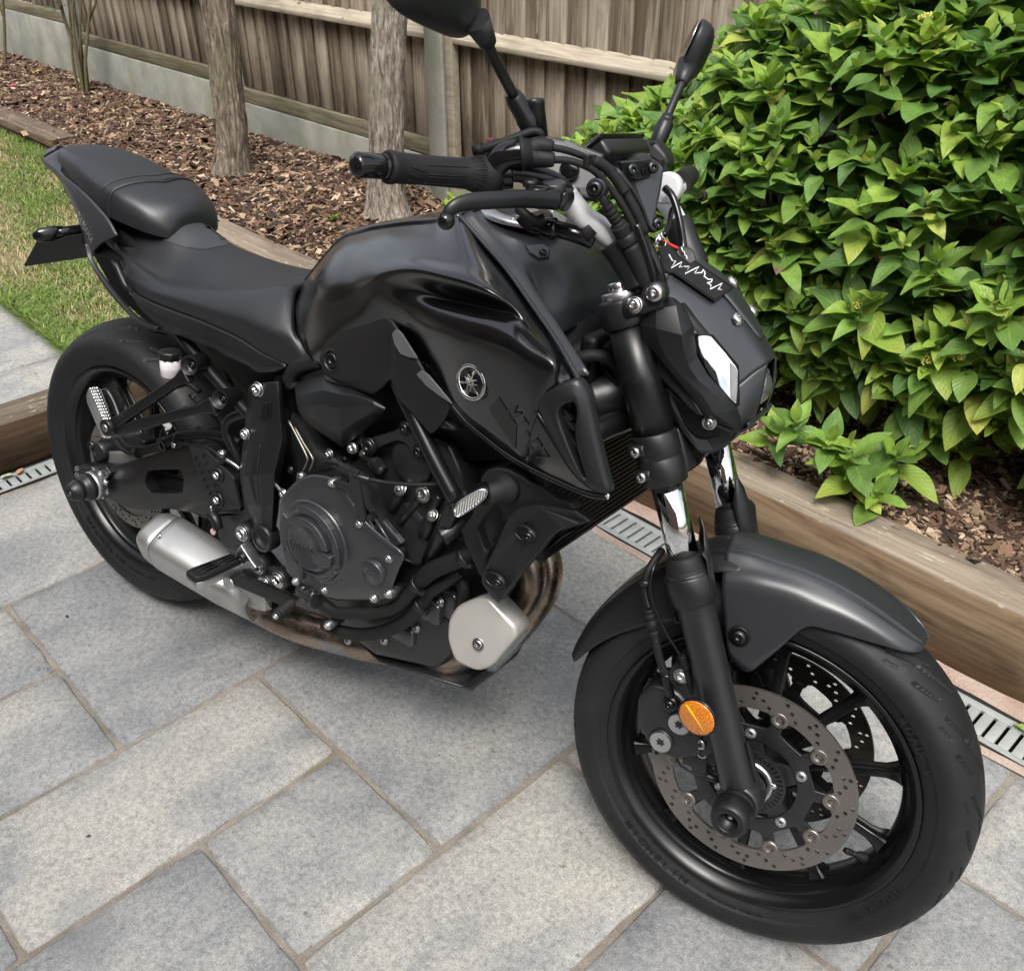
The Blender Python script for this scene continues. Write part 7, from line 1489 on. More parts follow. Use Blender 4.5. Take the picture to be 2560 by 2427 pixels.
# master cylinder, brake lever with ball end, adjuster
fpl('master_cylinder', [(1325,452,-.190),(1345,442,-.190),(1372,448,-.186),(1392,462,-.182),(1422,475,-.176),(1425,492,-.176),(1400,505,-.180),(1375,508,-.184),(1345,490,-.188),(1328,478,-.190)], 0, .030, K_cast, .004, .003)
fpl('master_clamp', [(1290,425,-.190),(1330,418,-.188),(1352,440,-.185),(1345,470,-.185),(1320,470,-.187),(1290,455,-.19)], 0, .03, K_matt, .005, .003)
lev = PF((1113,548,-.338),(1122,530,-.336),(1140,515,-.330),(1170,506,-.318),(1210,502,-.302),(1250,500,-.285),(1290,498,-.265),(1330,498,-.242),(1365,500,-.222),(1395,502,-.205))
mb = MB(); ps = crom(lev, 5); rs = []
for i, p in enumerate(ps):
    t = i / (len(ps) - 1); d = (ps[min(i + 1, len(ps) - 1)] - ps[max(0, i - 1)]).normalized(); u = Vector((0, 0, 1)); u = (u - d * u.dot(d)).normalized(); w = d.cross(u); h = .0052 + .0035 * min(1, t * 3) + .002 * t; k = .0050 + .002 * t
    rs.append([p + u * h * .85 + w * k * .7, p + u * h, p + u * h * .85 - w * k * .7, p - w * k, p - u * h * .85 - w * k * .7, p - u * h, p - u * h * .85 + w * k * .7, p + w * k])
mb.rings(rs); mb.build('brake_lever', K_frame, bike, FORK)
lb = F(1115, 552, -.338); flathe('lever_ball', [(.0001, -.0098)] + [(.0098 * cos(a), .0098 * sin(a)) for a in [radians(-75 + 15 * k) for k in range(11)]] + [(.0001, .0098)], lb, (0, 0, 1), K_glossblk, 28)
flathe('lever_adjuster', [(.0125, 0), (.0130, .002), (.0130, .006), (.0115, .0075), (.0001, .008)], F(1342,482,-.222), (0, -.15, 1), K_glossblk, 30); flathe('adjuster_knob', [(.009, 0), (.009, .006), (.007, .008)], F(1325,466,-.218), (0, -.15, 1), K_matt, 7)
flathe('lever_pivot', [(.0135, -.012), (.0145, -.010), (.0145, .004), (.013, .006)], F(1385,468,-.195), (0, -.2, 1), K_cast, 26); bolt(bike, F(1386,462,-.196), (0, -.2, 1), .0062, K_dkbolt, 'pivot_bolt', FORK, .003)
fpl('lever_knuckle', [(1368,488,-.205),(1395,484,-.200),(1418,480,-.195),(1420,500,-.195),(1410,520,-.197),(1402,532,-.198),(1396,520,-.2),(1370,515,-.205)], 0, .018, K_frame, .003, .002)
ftube('lever_spring_wire', [(1295,520,-.20),(1318,540,-.20),(1340,552,-.195),(1362,545,-.19)], .006, K_rubber, 10)
# brake hose from the banjo at the master cylinder
bj = F(1492, 472, -.168); flathe('banjo', [(.0110, -.012), (.0120, -.010), (.0120, .004), (.0100, .006)], bj, (.2, -1, .1), K_matt, 26); flathe('banjo_washer', [(.0135, -.014), (.0135, -.012)], bj, (.2, -1, .1), K_gold, 26); bolt(bike, bj + V(.001, -.006, .001), (.2, -1, .1), .0085, K_dkbolt, 'banjo_bolt', FORK, .007)
mb = MB(); hp = PF((1500,490,-.166),(1512,505,-.160),(1522,525,-.152)); mb.tube(hp, .0055, 12, 4); mb.build('hose_fitting', K_dkbolt, bike, FORK)
mb = MB(); a_, b_ = F(1516,512,-.155), F(1552,572,-.138)
for t0, t1, r in ((0, .12, .0075), (.12, .2, .006), (.2, .36, .0078), (.38, .52, .0080), (.54, .66, .0078), (.66, .72, .0065), (.72, 1.0, .0082)): mb.cyl(a_.lerp(b_, t0), a_.lerp(b_, t1), r, None, 16)
mb.build('hose_joint', K_rubber, bike, FORK)
ftube('brake_hose', [(1545,562,-.142),(1562,590,-.132),(1585,630,-.122),(1605,680,-.114),(1618,720,-.108),(1625,760,-.10)], lambda t: .0105 if t < .25 else .0098, K_rubber, 18)
ftube('hose_wrap', [(1575,612,-.126),(1600,668,-.116),(1616,715,-.109)], .0118, K_rubber, 18)
flathe('hose_clamp_ring', [(.0118, -.006), (.0128, -.005), (.0128, .005), (.0118, .006)], F(1566,597,-.130), F(1585,630,-.122) - F(1562,590,-.132), K_matt, 24)
# --- cover behind the bar and instrument panel
fpl('cockpit_cover', [(1345,345,-.120),(1368,345,-.115),(1412,352,-.105),(1508,388,-.09),(1510,412,-.09),(1512,470,-.10),(1500,500,-.11),(1465,500,-.12),(1400,478,-.13),(1335,438,-.14),(1335,390,-.13)], 0, .02, K_matt, .004, .003, (.25, -1, .2))
fpl('cockpit_ridge', [(1345,340,-.112),(1368,340,-.108),(1412,347,-.100),(1510,386,-.085),(1508,396,-.087),(1412,357,-.102),(1345,350,-.115)], 0, .01, K_glossblk, .002, .002, (.2, -1, .3))
flathe('cover_plug', [(.0115, 0), (.0115, .002), (.010, .003), (.0001, .0032)], F(1424,426,-.121), (.25, -1, .2), K_glossblk, 28); flathe('plug_rim', [(.0125, .0), (.0122, .0035), (.0112, .0035), (.0110, 0)], F(1424,426,-.121), (.25, -1, .2), K_dkbolt, 30, False)
db = [F(1475,362,-.062), F(1490,347,-.058), F(1600,347,.062), F(1612,385,.066), F(1608,394,.066), F(1514,404,-.052), F(1500,392,-.056)]
dz = V(-.05, 0, .02)
mb = MB(); mb.box((0, 0, 0), (.024, .140, .058), Matrix.Translation((1.026, -.014, 1.100)) @ Matrix.Rotation(radians(48), 4, 'Y')); bevel(mb.build('instrument_display', K_matt, bike, FORK), .006, 3)
mb = MB(); mb.box((0, 0, 0), (.007, .146, .064), Matrix.Translation((1.0160, -.014, 1.1090)) @ Matrix.Rotation(radians(48), 4, 'Y')); bevel(mb.build('instrument_bezel', K_glossblk, bike, FORK), .004, 3)
fpl('instrument_stay', [(1512,402,-.045),(1560,400,-.02),(1640,398,.03),(1662,420,.035),(1655,470,.03),(1650,500,.02),(1642,525,.01),(1640,555,.0),(1650,578,.0),(1636,582,-.01),(1618,560,-.015),(1605,520,-.03),(1580,475,-.045),(1545,430,-.05)], 0, .016, K_matt2, .006, .003, (.7, -.7, .25))
fpl('screen_bracket', [(1549,404,-.048),(1560,406,-.045),(1600,402,-.01),(1625,398,.015),(1655,415,.04),(1652,430,.04),(1630,445,.015),(1600,450,-.015),(1578,446,-.03),(1560,430,-.042)], 0, .005, K_matt, .003, .001, (.75, -.6, .2))
for q in ((1577,424,-.037), (1628,418,.012)): bolt(bike, F(*q) + V(.003, -.003, 0), (.75, -.6, .2), .0080, K_dkbolt, 'bracket_bolt', FORK, .005)
fpl('bracket_slots', [(1602,422,-.018),(1612,422,-.01),(1609,441,-.014)], 0, .003, K_black, .0005, .0003, (.75, -.6, .2)); fpl('bracket_slots', [(1612,421,-.008),(1620,419,0),(1616,438,-.005)], 0, .003, K_black, .0005, .0003, (.75, -.6, .2))
fpl('left_switch_block', [(1610,352,.11),(1640,355,.13),(1665,390,.13),(1668,410,.12),(1650,412,.10),(1625,395,.09)], 0, .03, K_matt, .004, .003)
bolt(bike, F(1642,560,.0), (.7, -.6, .1), .0085, K_dkbolt, 'stay_bolt', FORK)
# left-hand controls
MB().tube(PF((1655,455,.085),(1670,470,.115),(1690,470,.17),(1705,465,.22)), .0118, 16, 4).build('handlebar', K_bar, bike, FORK)
flathe('clamp_end', [(.019, -.012), (.021, -.010), (.021, .012), (.019, .014)], F(1668,470,.085), (.1, -1, 0), K_bar, 30)
ftube('clutch_lever', [(1690,455,.15),(1712,468,.22),(1735,480,.29),(1752,489,.335)], .0068, K_glossblk, 12); flathe('lever_ball', [(.0001, -.0095)] + [(.0095 * cos(a), .0095 * sin(a)) for a in [radians(-75 + 15 * k) for k in range(11)]] + [(.0001, .0095)], F(1755,491,.338), (0, 0, 1), K_glossblk, 24)
ftube('left_grip', [(1700,458,.19),(1712,448,.26),(1722,440,.34)], .0165, K_rubber, 18)
ftube('clutch_cable', [(1662,470,.06),(1680,490,.055),(1694,530,.05),(1702,570,.045),(1708,615,.04),(1705,650,.03)], .0052, K_glossblk, 14); ftube('switch_cable', [(1652,440,.08),(1680,470,.10),(1695,495,.11),(1688,515,.10),(1678,530,.09),(1672,560,.07),(1660,590,.04)], .0038, K_glossblk, 12)
# mirrors
mb = MB(); a_, b_ = F(1334,250,-.19), F(1345,345,-.19); flathe('mirror_mount', [(.0085, -.001), (.0115, 0), (.0122, .002), (.0122, .006), (.0118, .0065), (.0118, (b_ - a_).length)], a_, b_ - a_, K_frame, 28)
a_, b_ = F(1338,335,-.190), F(1278,232,-.212); flathe('mirror_mount', [(.010, 0), (.0125, .004), (.0125, .020), (.0112, .026), (.0112, (b_ - a_).length - .01), (.009, (b_ - a_).length)], a_, b_ - a_, K_frame, 24)
ftube('mirror_rod', [(1290,250,-.210),(1250,175,-.240),(1205,85,-.285)], .0062, K_frame, 16, 3); a_, b_ = F(1222,112,-.275), F(1190,50,-.302); flathe('mirror_boot', [(.0080, 0), (.0095, .002), (.0150, (b_ - a_).length)], a_, b_ - a_, K_matt, 24)
def mirror_head(name, c, ax_x, ax_y, nb, w, h, dp, k=2.6):
    """shell: rim outline superellipse tapered to the stem side, domed back along nb, glass opposite"""
    ax_x, ax_y, nb = ax_x.normalized(), ax_y.normalized(), nb.normalized(); rs = []
    for f_, d_ in ((.97, -.004), (1, -.002), (1, .003), (.96, .016), (.86, .028), (.66, .037), (.38, .042), (.08, .0435)):
        r = []
        for i in range(48):
            a = 2 * pi * i / 48; x = abs(cos(a)) ** (2 / k) * (1 if cos(a) > 0 else -1); y = abs(sin(a)) ** (2 / k) * (1 if sin(a) > 0 else -1); yy = y * (1 - .22 * x)
            r.append(c + ax_x * x * w * f_ + ax_y * yy * h * f_ + nb * d_ * dp / .0435)
        rs.append(r)
    o = MB().rings(rs).build(name, K_matt, bike, FORK); gl = MB().rings([[c + (p - c) * .93 - nb * .0045 for p in rs[1]], [c + (p - c) * .93 - nb * .0060 for p in rs[1]]]).build('mirror_glass', K_chrome, o); return o
mirror_head('right_mirror', F(1083, -70, -.345) + V(-.006, 0, -.004), V(0, -1, .02), V(-.18, 0, 1), V(1, -.22, .14), .082, .048, .034, 3.6)
a_, b_ = F(1640,366,.185), F(1668,300,.200); flathe('mirror_mount', [(.0115, 0), (.0122, .002), (.0122, (b_ - a_).length - .006), (.0095, (b_ - a_).length)], a_, b_ - a_, K_frame, 26)
ftube('mirror_rod', [(1664,305,.198),(1682,260,.215),(1712,192,.245)], .0062, K_frame, 14, 3); flathe('mirror_boot', [(.0085, 0), (.0095, .002), (.0090, .010)], F(1664,306,.198), F(1712,192,.245) - F(1664,306,.198), K_matt, 20)
a_, b_ = F(1702,212,.238), F(1722,160,.262); flathe('mirror_boot', [(.0080, 0), (.0100, .002), (.0165, (b_ - a_).length)], a_, b_ - a_, K_matt, 26)
mirror_head('left_mirror', F(1722, 128, .305), V(-.40, .92, .0), V(.27, .10, 1), V(.92, .40, -.26), .066, .043, .030, 3.0)
# tank-to-head gap: loom, hoses and a fitting behind the right fork leg
tube('loom', [(1405,905,-.07),(1440,880,-.06),(1480,868,-.05),(1530,872,-.03),(1580,885,0)], .0125, K_rubber, 14); tube('radiator_hose', [(1440,900,-.09),(1470,890,-.085),(1510,893,-.075),(1540,915,-.06),(1560,950,-.05)], .0085, K_rubber, 14)
flathe_ = MB().lathe([(.0115, 0), (.0125, .004), (.0125, .014), (.010, .018)], B(1432,905,-.085), V(1, .3, .1), 22).build('hose_union', K_alu, bike)
tube('head_casting', [(1480,1000,-.05),(1540,985,-.03),(1600,990,0),(1650,1000,.04)], .034, K_cast, 20); tube('cross_tube', [(1470,1090,-.11),(1520,1065,-.08),(1560,1050,-.05),(1640,1020,.05)], .0165, K_frame, 16)
tube('thin_stay', [(1500,905,-.06),(1530,950,-.055),(1552,975,-.05)], .0022, K_dkbolt, 8)
mb = MB(); mb.box((0, 0, 0), (.03, .20, .10), Matrix.Translation((1.06, .03, .83))); bevel(mb.build('airbox_front', K_black, bike), .01, 2)
ftube('horn_cable', [(1650,1060,-.06),(1690,1075,-.06),(1730,1100,-.055),(1752,1125,-.05),(1750,1150,-.045),(1725,1170,-.04)], .0035, K_rubber, 10); ftube('horn_hose', [(1700,1080,-.05),(1720,1110,-.05),(1725,1145,-.045),(1705,1165,-.05)], .0075, K_rubber, 14)
o = MB().box(F(1700,1088,-.065), (.008, .006, .006)).build('cable_tag', plain('white_tag', (.8, .8, .78), .5), bike, FORK)
# --- key strap and fob draped over the headlight cover: things of their own
K_fab = paint('black_webbing', (.014, .014, .015), .85, .2, 1.0, 1600, False); K_white_p = plain('white_print', (.82, .82, .82), .6, 0, .3, .03)
st = empty('key_strap', BIKE @ FORK); tag(st, 'black woven key strap with white heartbeat line printed on it', 'key strap')
SA_, SB_, SC_, SD_ = F(1650,612,-.032), F(1668,608,-.012), F(1826,727,-.010), F(1781,760,-.042)
def hp_(x, y, lift=.0035):
    h = hcf(x, y, lift); bl = F(x, y, -.030 + .010 * (x - 1740) / 90); return h[0] if h else bl
def strap_pt(s, t):   # s along 0..1, t across 0..1 ; sags from the key to the cover
    a = Vector((1648, 618)).lerp(Vector((1672, 610)), t); b = Vector((1781, 760)).lerp(Vector((1826, 727)), t); mid = Vector((1659, 676)).lerp(Vector((1700, 640)), t)
    p = a.lerp(mid, s / .22) if s < .22 else mid.lerp(b, (s - .22) / .78)
    yy = -.030 + .026 * t - .010 * s; base = F(p.x, p.y, yy); h = hcf(p.x, p.y, .0065)
    if h is not None:
        ce = FI @ CAM; lo = (h[0] - ce).length - .004
        if (base - ce).length > lo or s > .7: return h[0]
    return base
NS, NT_ = 26, 6; top = [[strap_pt(i / NS, j / NT_) for j in range(NT_ + 1)] for i in range(NS + 1)]
o = grid_mb(top).build('webbing', K_fab, st); nfix(o, (.5, -.5, 1)); solid(o, .0022, -1)
def on_strap(x, y):
    best = None
    for i in range(NS + 1):
        for j in range(NT_ + 1):
            pass
    return None
ecg = [(.12, .55), (.20, .55), (.235, .66), (.265, .28), (.30, .80), (.335, .50), (.40, .50), (.44, .62), (.475, .22), (.52, .84), (.55, .5), (.575, .60), (.60, .70), (.585, .84), (.62, .80), (.66, .62), (.72, .62), (.75, .72), (.77, .60), (.745, .46), (.80, .48), (.83, .30), (.87, .82), (.90, .50), (.93, .58)]
def sp(s, t): i = min(NS - 1, int(s * NS)); j = min(NT_ - 1, int(t * NT_)); fs_, ft_ = s * NS - i, t * NT_ - j; return (top[i][j].lerp(top[i + 1][j], fs_)).lerp(top[i][j + 1].lerp(top[i + 1][j + 1], fs_), ft_)
up_n = V(.35, -.55, .75).normalized()
MB().tube([sp(s, t) + up_n * .0006 for s, t in ecg], .0009, 6, 1).build('printed_line', K_white_p, st)
for t in (.05, .95): MB().tube([sp(k / 60, t) + up_n * (.0006 + .0004 * (k % 2)) for k in range(4, 60)], .0006, 5, 1).build('stitching', K_rubber, st)
kf = empty('key_fob', BIKE @ FORK); tag(kf, 'black key fob with white scribble and key rings hanging by the ignition', 'key fob')
MB().plate(roundpoly([F(*q) for q in [(1690,625,.02),(1712,612,.025),(1730,620,.03),(1742,640,.03),(1741,662,.025),(1728,670,.02),(1705,655,.015)]], .005), .008, (.5, -.6, .7), .002).build('fob_body', K_matt, kf)
MB().tube([F(1703 + k * 3.0, 622 + k * 5.4 + (3 if k % 2 else -3), .0175 + .001 * k) + up_n * .001 for k in range(7)], .0009, 6, 1).build('fob_print', K_white_p, kf)
mb = MB()
for (x, y, r, n_) in ((1652,606,.007,(.6,-.7,.3)), (1640,622,.006,(.2,-.3,1)), (1655,590,.006,(.9,.2,.2))):
    c = F(x, y, -.015); n_ = Vector(n_).normalized(); u = n_.orthogonal().normalized(); w = n_.cross(u); mb.tube([c + (u * cos(a) + w * sin(a)) * r for a in [2 * pi * k / 18 for k in range(19)]], .0009, 6, 1)
mb.build('key_ring', K_steel, kf); MB().tube(PF((1658,600,-.01),(1675,612,0),(1696,622,.012)), .0022, 8, 3).build('red_tag', plain('red_cord', (.55, .03, .03), .6), kf)
MB().cyl(F(1645,588,-.01), F(1650,606,-.014), .0045).build('key_blade', K_steel, kf)
# ================================================================= planting: shrub, trees, rose stems, small weeds
def leaf_mat():
    t = NT('broad_leaf'); a = t.n('Attribute', attribute_name='Col'); tc = t.n('TexCoord'); sx = t.n('SeparateXYZ', i_0=tc.outputs['UV'])
    ac = t.math('ABSOLUTE', t.math('SUBTRACT', sx.outputs[0], .5)); ac = t.math('MULTIPLY', ac, 2.0)
    ph = t.math('SUBTRACT', t.math('MULTIPLY', sx.outputs[1], 8.5), t.math('MULTIPLY', t.math('POWER', ac, .8), 2.6)); fr = t.math('FRACT', ph); tri = t.math('ABSOLUTE', t.math('SUBTRACT', fr, .5))   # .5 on a side vein
    vein = t.ramp(tri, [(.40, 0), (.5, 1)]); mid = t.ramp(ac, [(.02, 1), (.10, 0)]); vv = t.math('MAXIMUM', vein, mid)
    c = t.mix(t.math('MULTIPLY', vv, .24), a.outputs['Color'], (.34, .46, .11)); n1 = t.noise(t.coord('Object'), 60, 4, .6)
    c = t.mix(.7, c, t.ramp(n1, [(.3, .72), (.7, 1.25)]), 'MULTIPLY'); t.set('col', c); t.set('rough', .46); t.set('spec', .4)
    h = t.math('SUBTRACT', t.math('MULTIPLY', t.math('SUBTRACT', .5, tri), 1.0), t.math('MULTIPLY', mid, .6)); t.bump(h, .5, .0022)
    tr = t.n('BsdfTranslucent'); t.t.links.new(t.mix(1, c, (1.3, 1.5, .6), 'MULTIPLY'), tr.inputs['Color']); ms = t.n('MixShader', i_0=.22); out = t.t.nodes['Material Output']
    t.t.links.new(t.b.outputs[0], ms.inputs[1]); t.t.links.new(tr.outputs[0], ms.inputs[2]); t.t.links.new(ms.outputs[0], out.inputs['Surface']); return t.m
M_leaf = leaf_mat()
NL = 9
def leaf_shape(wf=.52, curl=.25, fold=.28, wav=.0, seed=0):
    """unit-length pointed oval leaf along +X, 5 across; returns verts, quads, uvs"""
    r = random.Random(seed); vs = []; uvs = []; w0 = r.uniform(-1, 1)
    for i in range(NL + 1):
        t = i / NL; w = wf * .5 * (sin(pi * t ** .82) ** .85) * (1 - .25 * t) if 0 < t < 1 else .004
        zc = -curl * t * t * .8 + .10 * t
        for j in range(5):
            s = -1 + j / 2; y = s * w; z = zc + abs(s) * w * fold * (1 - .3 * t) + wav * .03 * sin(9 * t + s * 2 + w0) * abs(s)
            vs.append((t, y, z)); uvs.append((.5 + s / 2, t))
    return vs, [(i * 5 + j, i * 5 + j + 1, (i + 1) * 5 + j + 1, (i + 1) * 5 + j) for i in range(NL) for j in range(4)], uvs
SHAPES = [leaf_shape(.62, .18, .30, 1, 1), leaf_shape(.56, .34, .34, 1, 2), leaf_shape(.66, .05, .25, 1, 3), leaf_shape(.54, .45, .40, 1, 4)]
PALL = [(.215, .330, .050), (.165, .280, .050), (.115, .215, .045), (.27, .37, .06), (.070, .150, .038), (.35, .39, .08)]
LEAFN = 1
class Leaves:
    def __init__(s): s.M = []; s.c = []; s.k = []; s.sh = []
    def add(s, p, d, up, L, ci, sh, brown=0): 
        d = d.normalized(); up = up - d * up.dot(d); up = up.normalized() if up.length > 1e-4 else d.orthogonal().normalized(); y = up.cross(d)
        s.M.append(((d * L, y * L, up * L), p)); s.c.append(ci); s.k.append(brown); s.sh.append(sh)
def hfun(u):
    pts = [(-.34, .35), (-.22, .60), (-.08, .76), (.10, .86), (.26, .95), (.34, 1.07), (.5, 1.22), (.9, 1.36), (1.6, 1.42), (2.4, 1.35), (3.0, .8)]
    for (a, b), (c, d) in zip(pts, pts[1:]):
        if u <= c: return b + (d - b) * max(0, (u - a)) / (c - a)
    return .8
def bush_pt(u, ph, k=1.0):
    H = hfun(u); e = min(1, max(.15, (u + .42) / .55)) ** .5; vc = 1.72; a = .47 * e
    lump = 1 + .13 * mnoise.noise(Vector((u * 3.3, ph * 1.7, 2))) + .06 * mnoise.noise(Vector((u * 8, ph * 4, 9)))
    v = vc - a * k * lump * max(0, cos(ph)) ** .75 * (1 if ph < pi / 2 else -1) if ph < pi / 2 else vc + a * .6 * k * abs(cos(ph))
    z = .60 + ((H - .60) * sin(ph) if ph > 0 else .36 * sin(ph)) * k * (lump * .5 + .5)
    return Vector((u, v, z))
lv = Leaves(); R_ = random.Random(21); buds = []; stems = []
def shoot(p, axis, size, pairs=3, tone=None, bud=False):
    axis = axis.normalized(); u1 = axis.orthogonal().normalized(); u2 = axis.cross(u1); a0 = R_.uniform(0, pi)
    for k in range(pairs):
        f = k / max(1, pairs - 1); el = .22 + .85 * f + R_.uniform(-.15, .15); L = size * (1.05 - .58 * f) * R_.uniform(.82, 1.15)
        for s in (0, pi):
            a = a0 + s + k * pi / 2 + R_.uniform(-.25, .25); d = (u1 * cos(a) + u2 * sin(a)) * cos(el) + axis * sin(el); d = (d + Vector((0, 0, -.08 * (1 - f)))).normalized()
            o = p - axis * (.035 * (1 - f)) * (size / .1) + d * .006; tt = tone if tone is not None else 0
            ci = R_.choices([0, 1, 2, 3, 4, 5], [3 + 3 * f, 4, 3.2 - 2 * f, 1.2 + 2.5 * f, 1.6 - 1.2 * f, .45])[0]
            lv.add(o, d, axis * .7 + Vector((0, 0, .6)), L, ci, R_.randrange(4), R_.random() < .05)
    if bud: buds.append((p + axis * .015, axis))
n_sh = int(1500 * LEAFN)
for k in range(n_sh):
    u = -.33 + 3.2 * R_.random() ** 1.12; ph = R_.uniform(-.85, 1.85) if R_.random() < .9 else R_.uniform(1.2, 2.2); p = bush_pt(u, ph, R_.uniform(.90, 1.04)); c = Vector((u, 1.72, .55)); d = (p - c); d.x = (-.5 if u < -.1 else 0) * max(0, -.1 - u) * 3; d = d.normalized() * .8 + Vector((R_.uniform(-.35, .35), R_.uniform(-.35, .1), .75 + .2 * R_.random()))
    shoot(p, d, R_.uniform(.066, .108), R_.choice([2, 3, 3, 4]), None, R_.random() < .07)
for k in range(int(3600 * LEAFN)):   # deeper leaves
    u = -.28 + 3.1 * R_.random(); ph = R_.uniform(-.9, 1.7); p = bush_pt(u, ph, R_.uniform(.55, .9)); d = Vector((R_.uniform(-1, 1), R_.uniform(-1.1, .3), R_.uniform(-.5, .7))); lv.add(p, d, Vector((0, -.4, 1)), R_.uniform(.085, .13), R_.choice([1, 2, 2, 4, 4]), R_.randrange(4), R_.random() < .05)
# low sprigs spilling over the sleeper
for (x, y, z, s_) in ((2140, 1185, .27, .115), (2240, 1145, .30, .105), (2075, 1105, .34, .10), (2330, 1090, .33, .10), (2190, 1235, .25, .10), (2120, 1130, .33, .10), (2410, 1120, .30, .10), (2480, 1040, .36, .11), (1990, 1060, .36, .10), (1935, 1090, .3, .09)):
    c = CAM; d = pray(x, y); q = c + d * ((z - c.z) / d.z); p = Vector((q.dot(EU), q.dot(EV), z)); shoot(p, Vector((R_.uniform(-.3, .3), -.45, .8)), s_, 4)
# sprays that make the outline on the fence side
for (x, y, v, s_) in ((1640,262,1.66,.10),(1612,300,1.66,.085),(1690,235,1.70,.10),(1600,335,1.62,.09),(1752,222,1.70,.10),(1800,195,1.72,.11),(1845,170,1.74,.10),(1885,150,1.74,.11),(1925,120,1.74,.11),(1912,60,1.76,.12),(1960,25,1.76,.12),(1930,85,1.72,.11),(2010,10,1.76,.12),(1660,330,1.6,.10),(1720,300,1.6,.11),(1780,260,1.62,.11),(2100,12,1.72,.12),(2200,30,1.66,.12),(1990,90,1.7,.12)):
    d = pray(x, y); t = (v - CAM.dot(EV)) / d.dot(EV); q = CAM + d * t; shoot(Vector((q.dot(EU), v, q.z)), Vector((R_.uniform(-.4, .1), -.2, 1)), s_, 3)
shrub = tag(empty('hydrangea_shrub', GRID), 'large leafy green hydrangea shrub with pale flower buds beside the fence', 'shrub')
# the 300 leaves that show largest become parts, the rest one mass
order = []
for i, (M3, p) in enumerate(lv.M):
    w = GRID.to_3x3() @ p; q = (CR.transposed() @ (w - CAM)); x = IW / 2 + FPX * q.x / -q.z; y = IH / 2 - FPX * q.y / -q.z; c = Vector((p.x, 1.72, .55)); out_ = 1 if (p - c).length > .36 or p.y < 1.3 else .3
    inside = 0 < x < IW and 0 < y < IH and x > 1560; order.append((-(M3[0].length / -q.z) * out_ * abs((GRID.to_3x3() @ M3[2]).normalized().dot((w - CAM).normalized())) if inside else 0, i))
order.sort(); chosen = set(i for _, i in order[:298])
LM = {}
def leaf_mesh(sh, ci, brown):
    k = (sh, ci, brown)
    if k not in LM:
        vs, fs, uvs = SHAPES[sh]; me = bpy.data.meshes.new('leaf'); me.from_pydata(vs, [], fs); me.polygons.foreach_set('use_smooth', [True] * len(fs)); l = me.uv_layers.new(name='UVMap')
        for lp in me.loops: l.data[lp.index].uv = uvs[lp.vertex_index]
        ca = me.color_attributes.new('Col', 'FLOAT_COLOR', 'POINT')
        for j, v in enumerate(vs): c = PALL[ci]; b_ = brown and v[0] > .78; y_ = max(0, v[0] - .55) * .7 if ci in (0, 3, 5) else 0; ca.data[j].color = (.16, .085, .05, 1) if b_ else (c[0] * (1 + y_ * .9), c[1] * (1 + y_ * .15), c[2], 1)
        me.materials.append(M_leaf); me.update(); LM[k] = me
    return LM[k]
for i in sorted(chosen):
    (a, b, c), p = lv.M[i]; me = leaf_mesh(lv.sh[i], lv.c[i], int(lv.k[i])); o = bpy.data.objects.new('leaf', me); sc.collection.objects.link(o); o.parent = shrub
    o.matrix_local = Matrix(((a.x, b.x, c.x, p.x), (a.y, b.y, c.y, p.y), (a.z, b.z, c.z, p.z), (0, 0, 0, 1)))
for s_ in range(4):
    idx = [i for i in range(len(lv.M)) if i not in chosen and lv.sh[i] == s_]
    if s_ == 0: allV, allC = [], []
    base = np.array(SHAPES[s_][0]); A = np.array([[list(lv.M[i][0][0]), list(lv.M[i][0][1]), list(lv.M[i][0][2])] for i in idx]); P = np.array([list(lv.M[i][1]) for i in idx])
    allV.append(np.einsum('kj,njd->nkd', base, A) + P[:, None, :]); allC.append(np.array([PALL[lv.c[i]] for i in idx]) * np.random.default_rng(s_).uniform(.82, 1.18, (len(idx), 1)))
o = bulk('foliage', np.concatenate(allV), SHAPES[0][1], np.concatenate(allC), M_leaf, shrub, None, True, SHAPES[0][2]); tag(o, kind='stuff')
mb = MB()
for k in range(110):
    u = R_.uniform(-.2, 2.6); a = Vector((u * .9 + .1, 1.72 + R_.uniform(-.15, .15), .18)); b = bush_pt(u, R_.uniform(-.3, 1.5), .88); m = a.lerp(b, .5) + Vector((R_.uniform(-.06, .06), R_.uniform(-.04, .04), .05)); mb.tube([a, m, b], lambda t: .0055 - .0025 * t, 6, 3)
mb.build('woody_stems', plain('shrub_stem', (.13, .095, .05), .8), shrub)
K_bud = plain('flower_bud_yellow', (.52, .50, .13), .6, 0, .3, .2, 300)
mb0 = MB(); rr = random.Random(4)
for k in range(34):
    a = rr.uniform(0, 2 * pi); r = .014 * sqrt(rr.random()); c = Vector((r * cos(a), r * sin(a), .012 - r * r * 30 * .6 + rr.uniform(0, .003))); q = .0022
    mb0.lathe([(.0001, -q), (q * .9, -q * .4), (q, q * .3), (.0001, q)], c, (0, 0, 1), 6, False)
for k in range(8): a = 2 * pi * k / 8; mb0.tube([Vector((0, 0, -.012)), Vector((.008 * cos(a), .008 * sin(a), .008))], .0008, 4, 2)
bud = None
for (p, ax_) in [b for b in buds if b[0].y < 1.75][:40]:
    M = Matrix.Translation(p) @ ax_.normalized().to_track_quat('Z', 'Y').to_matrix().to_4x4()
    if bud is None: bud = mb0.build('flower_bud', K_bud, shrub, M)
    else: o = bud.copy(); sc.collection.objects.link(o); o.parent = shrub; o.matrix_local = M
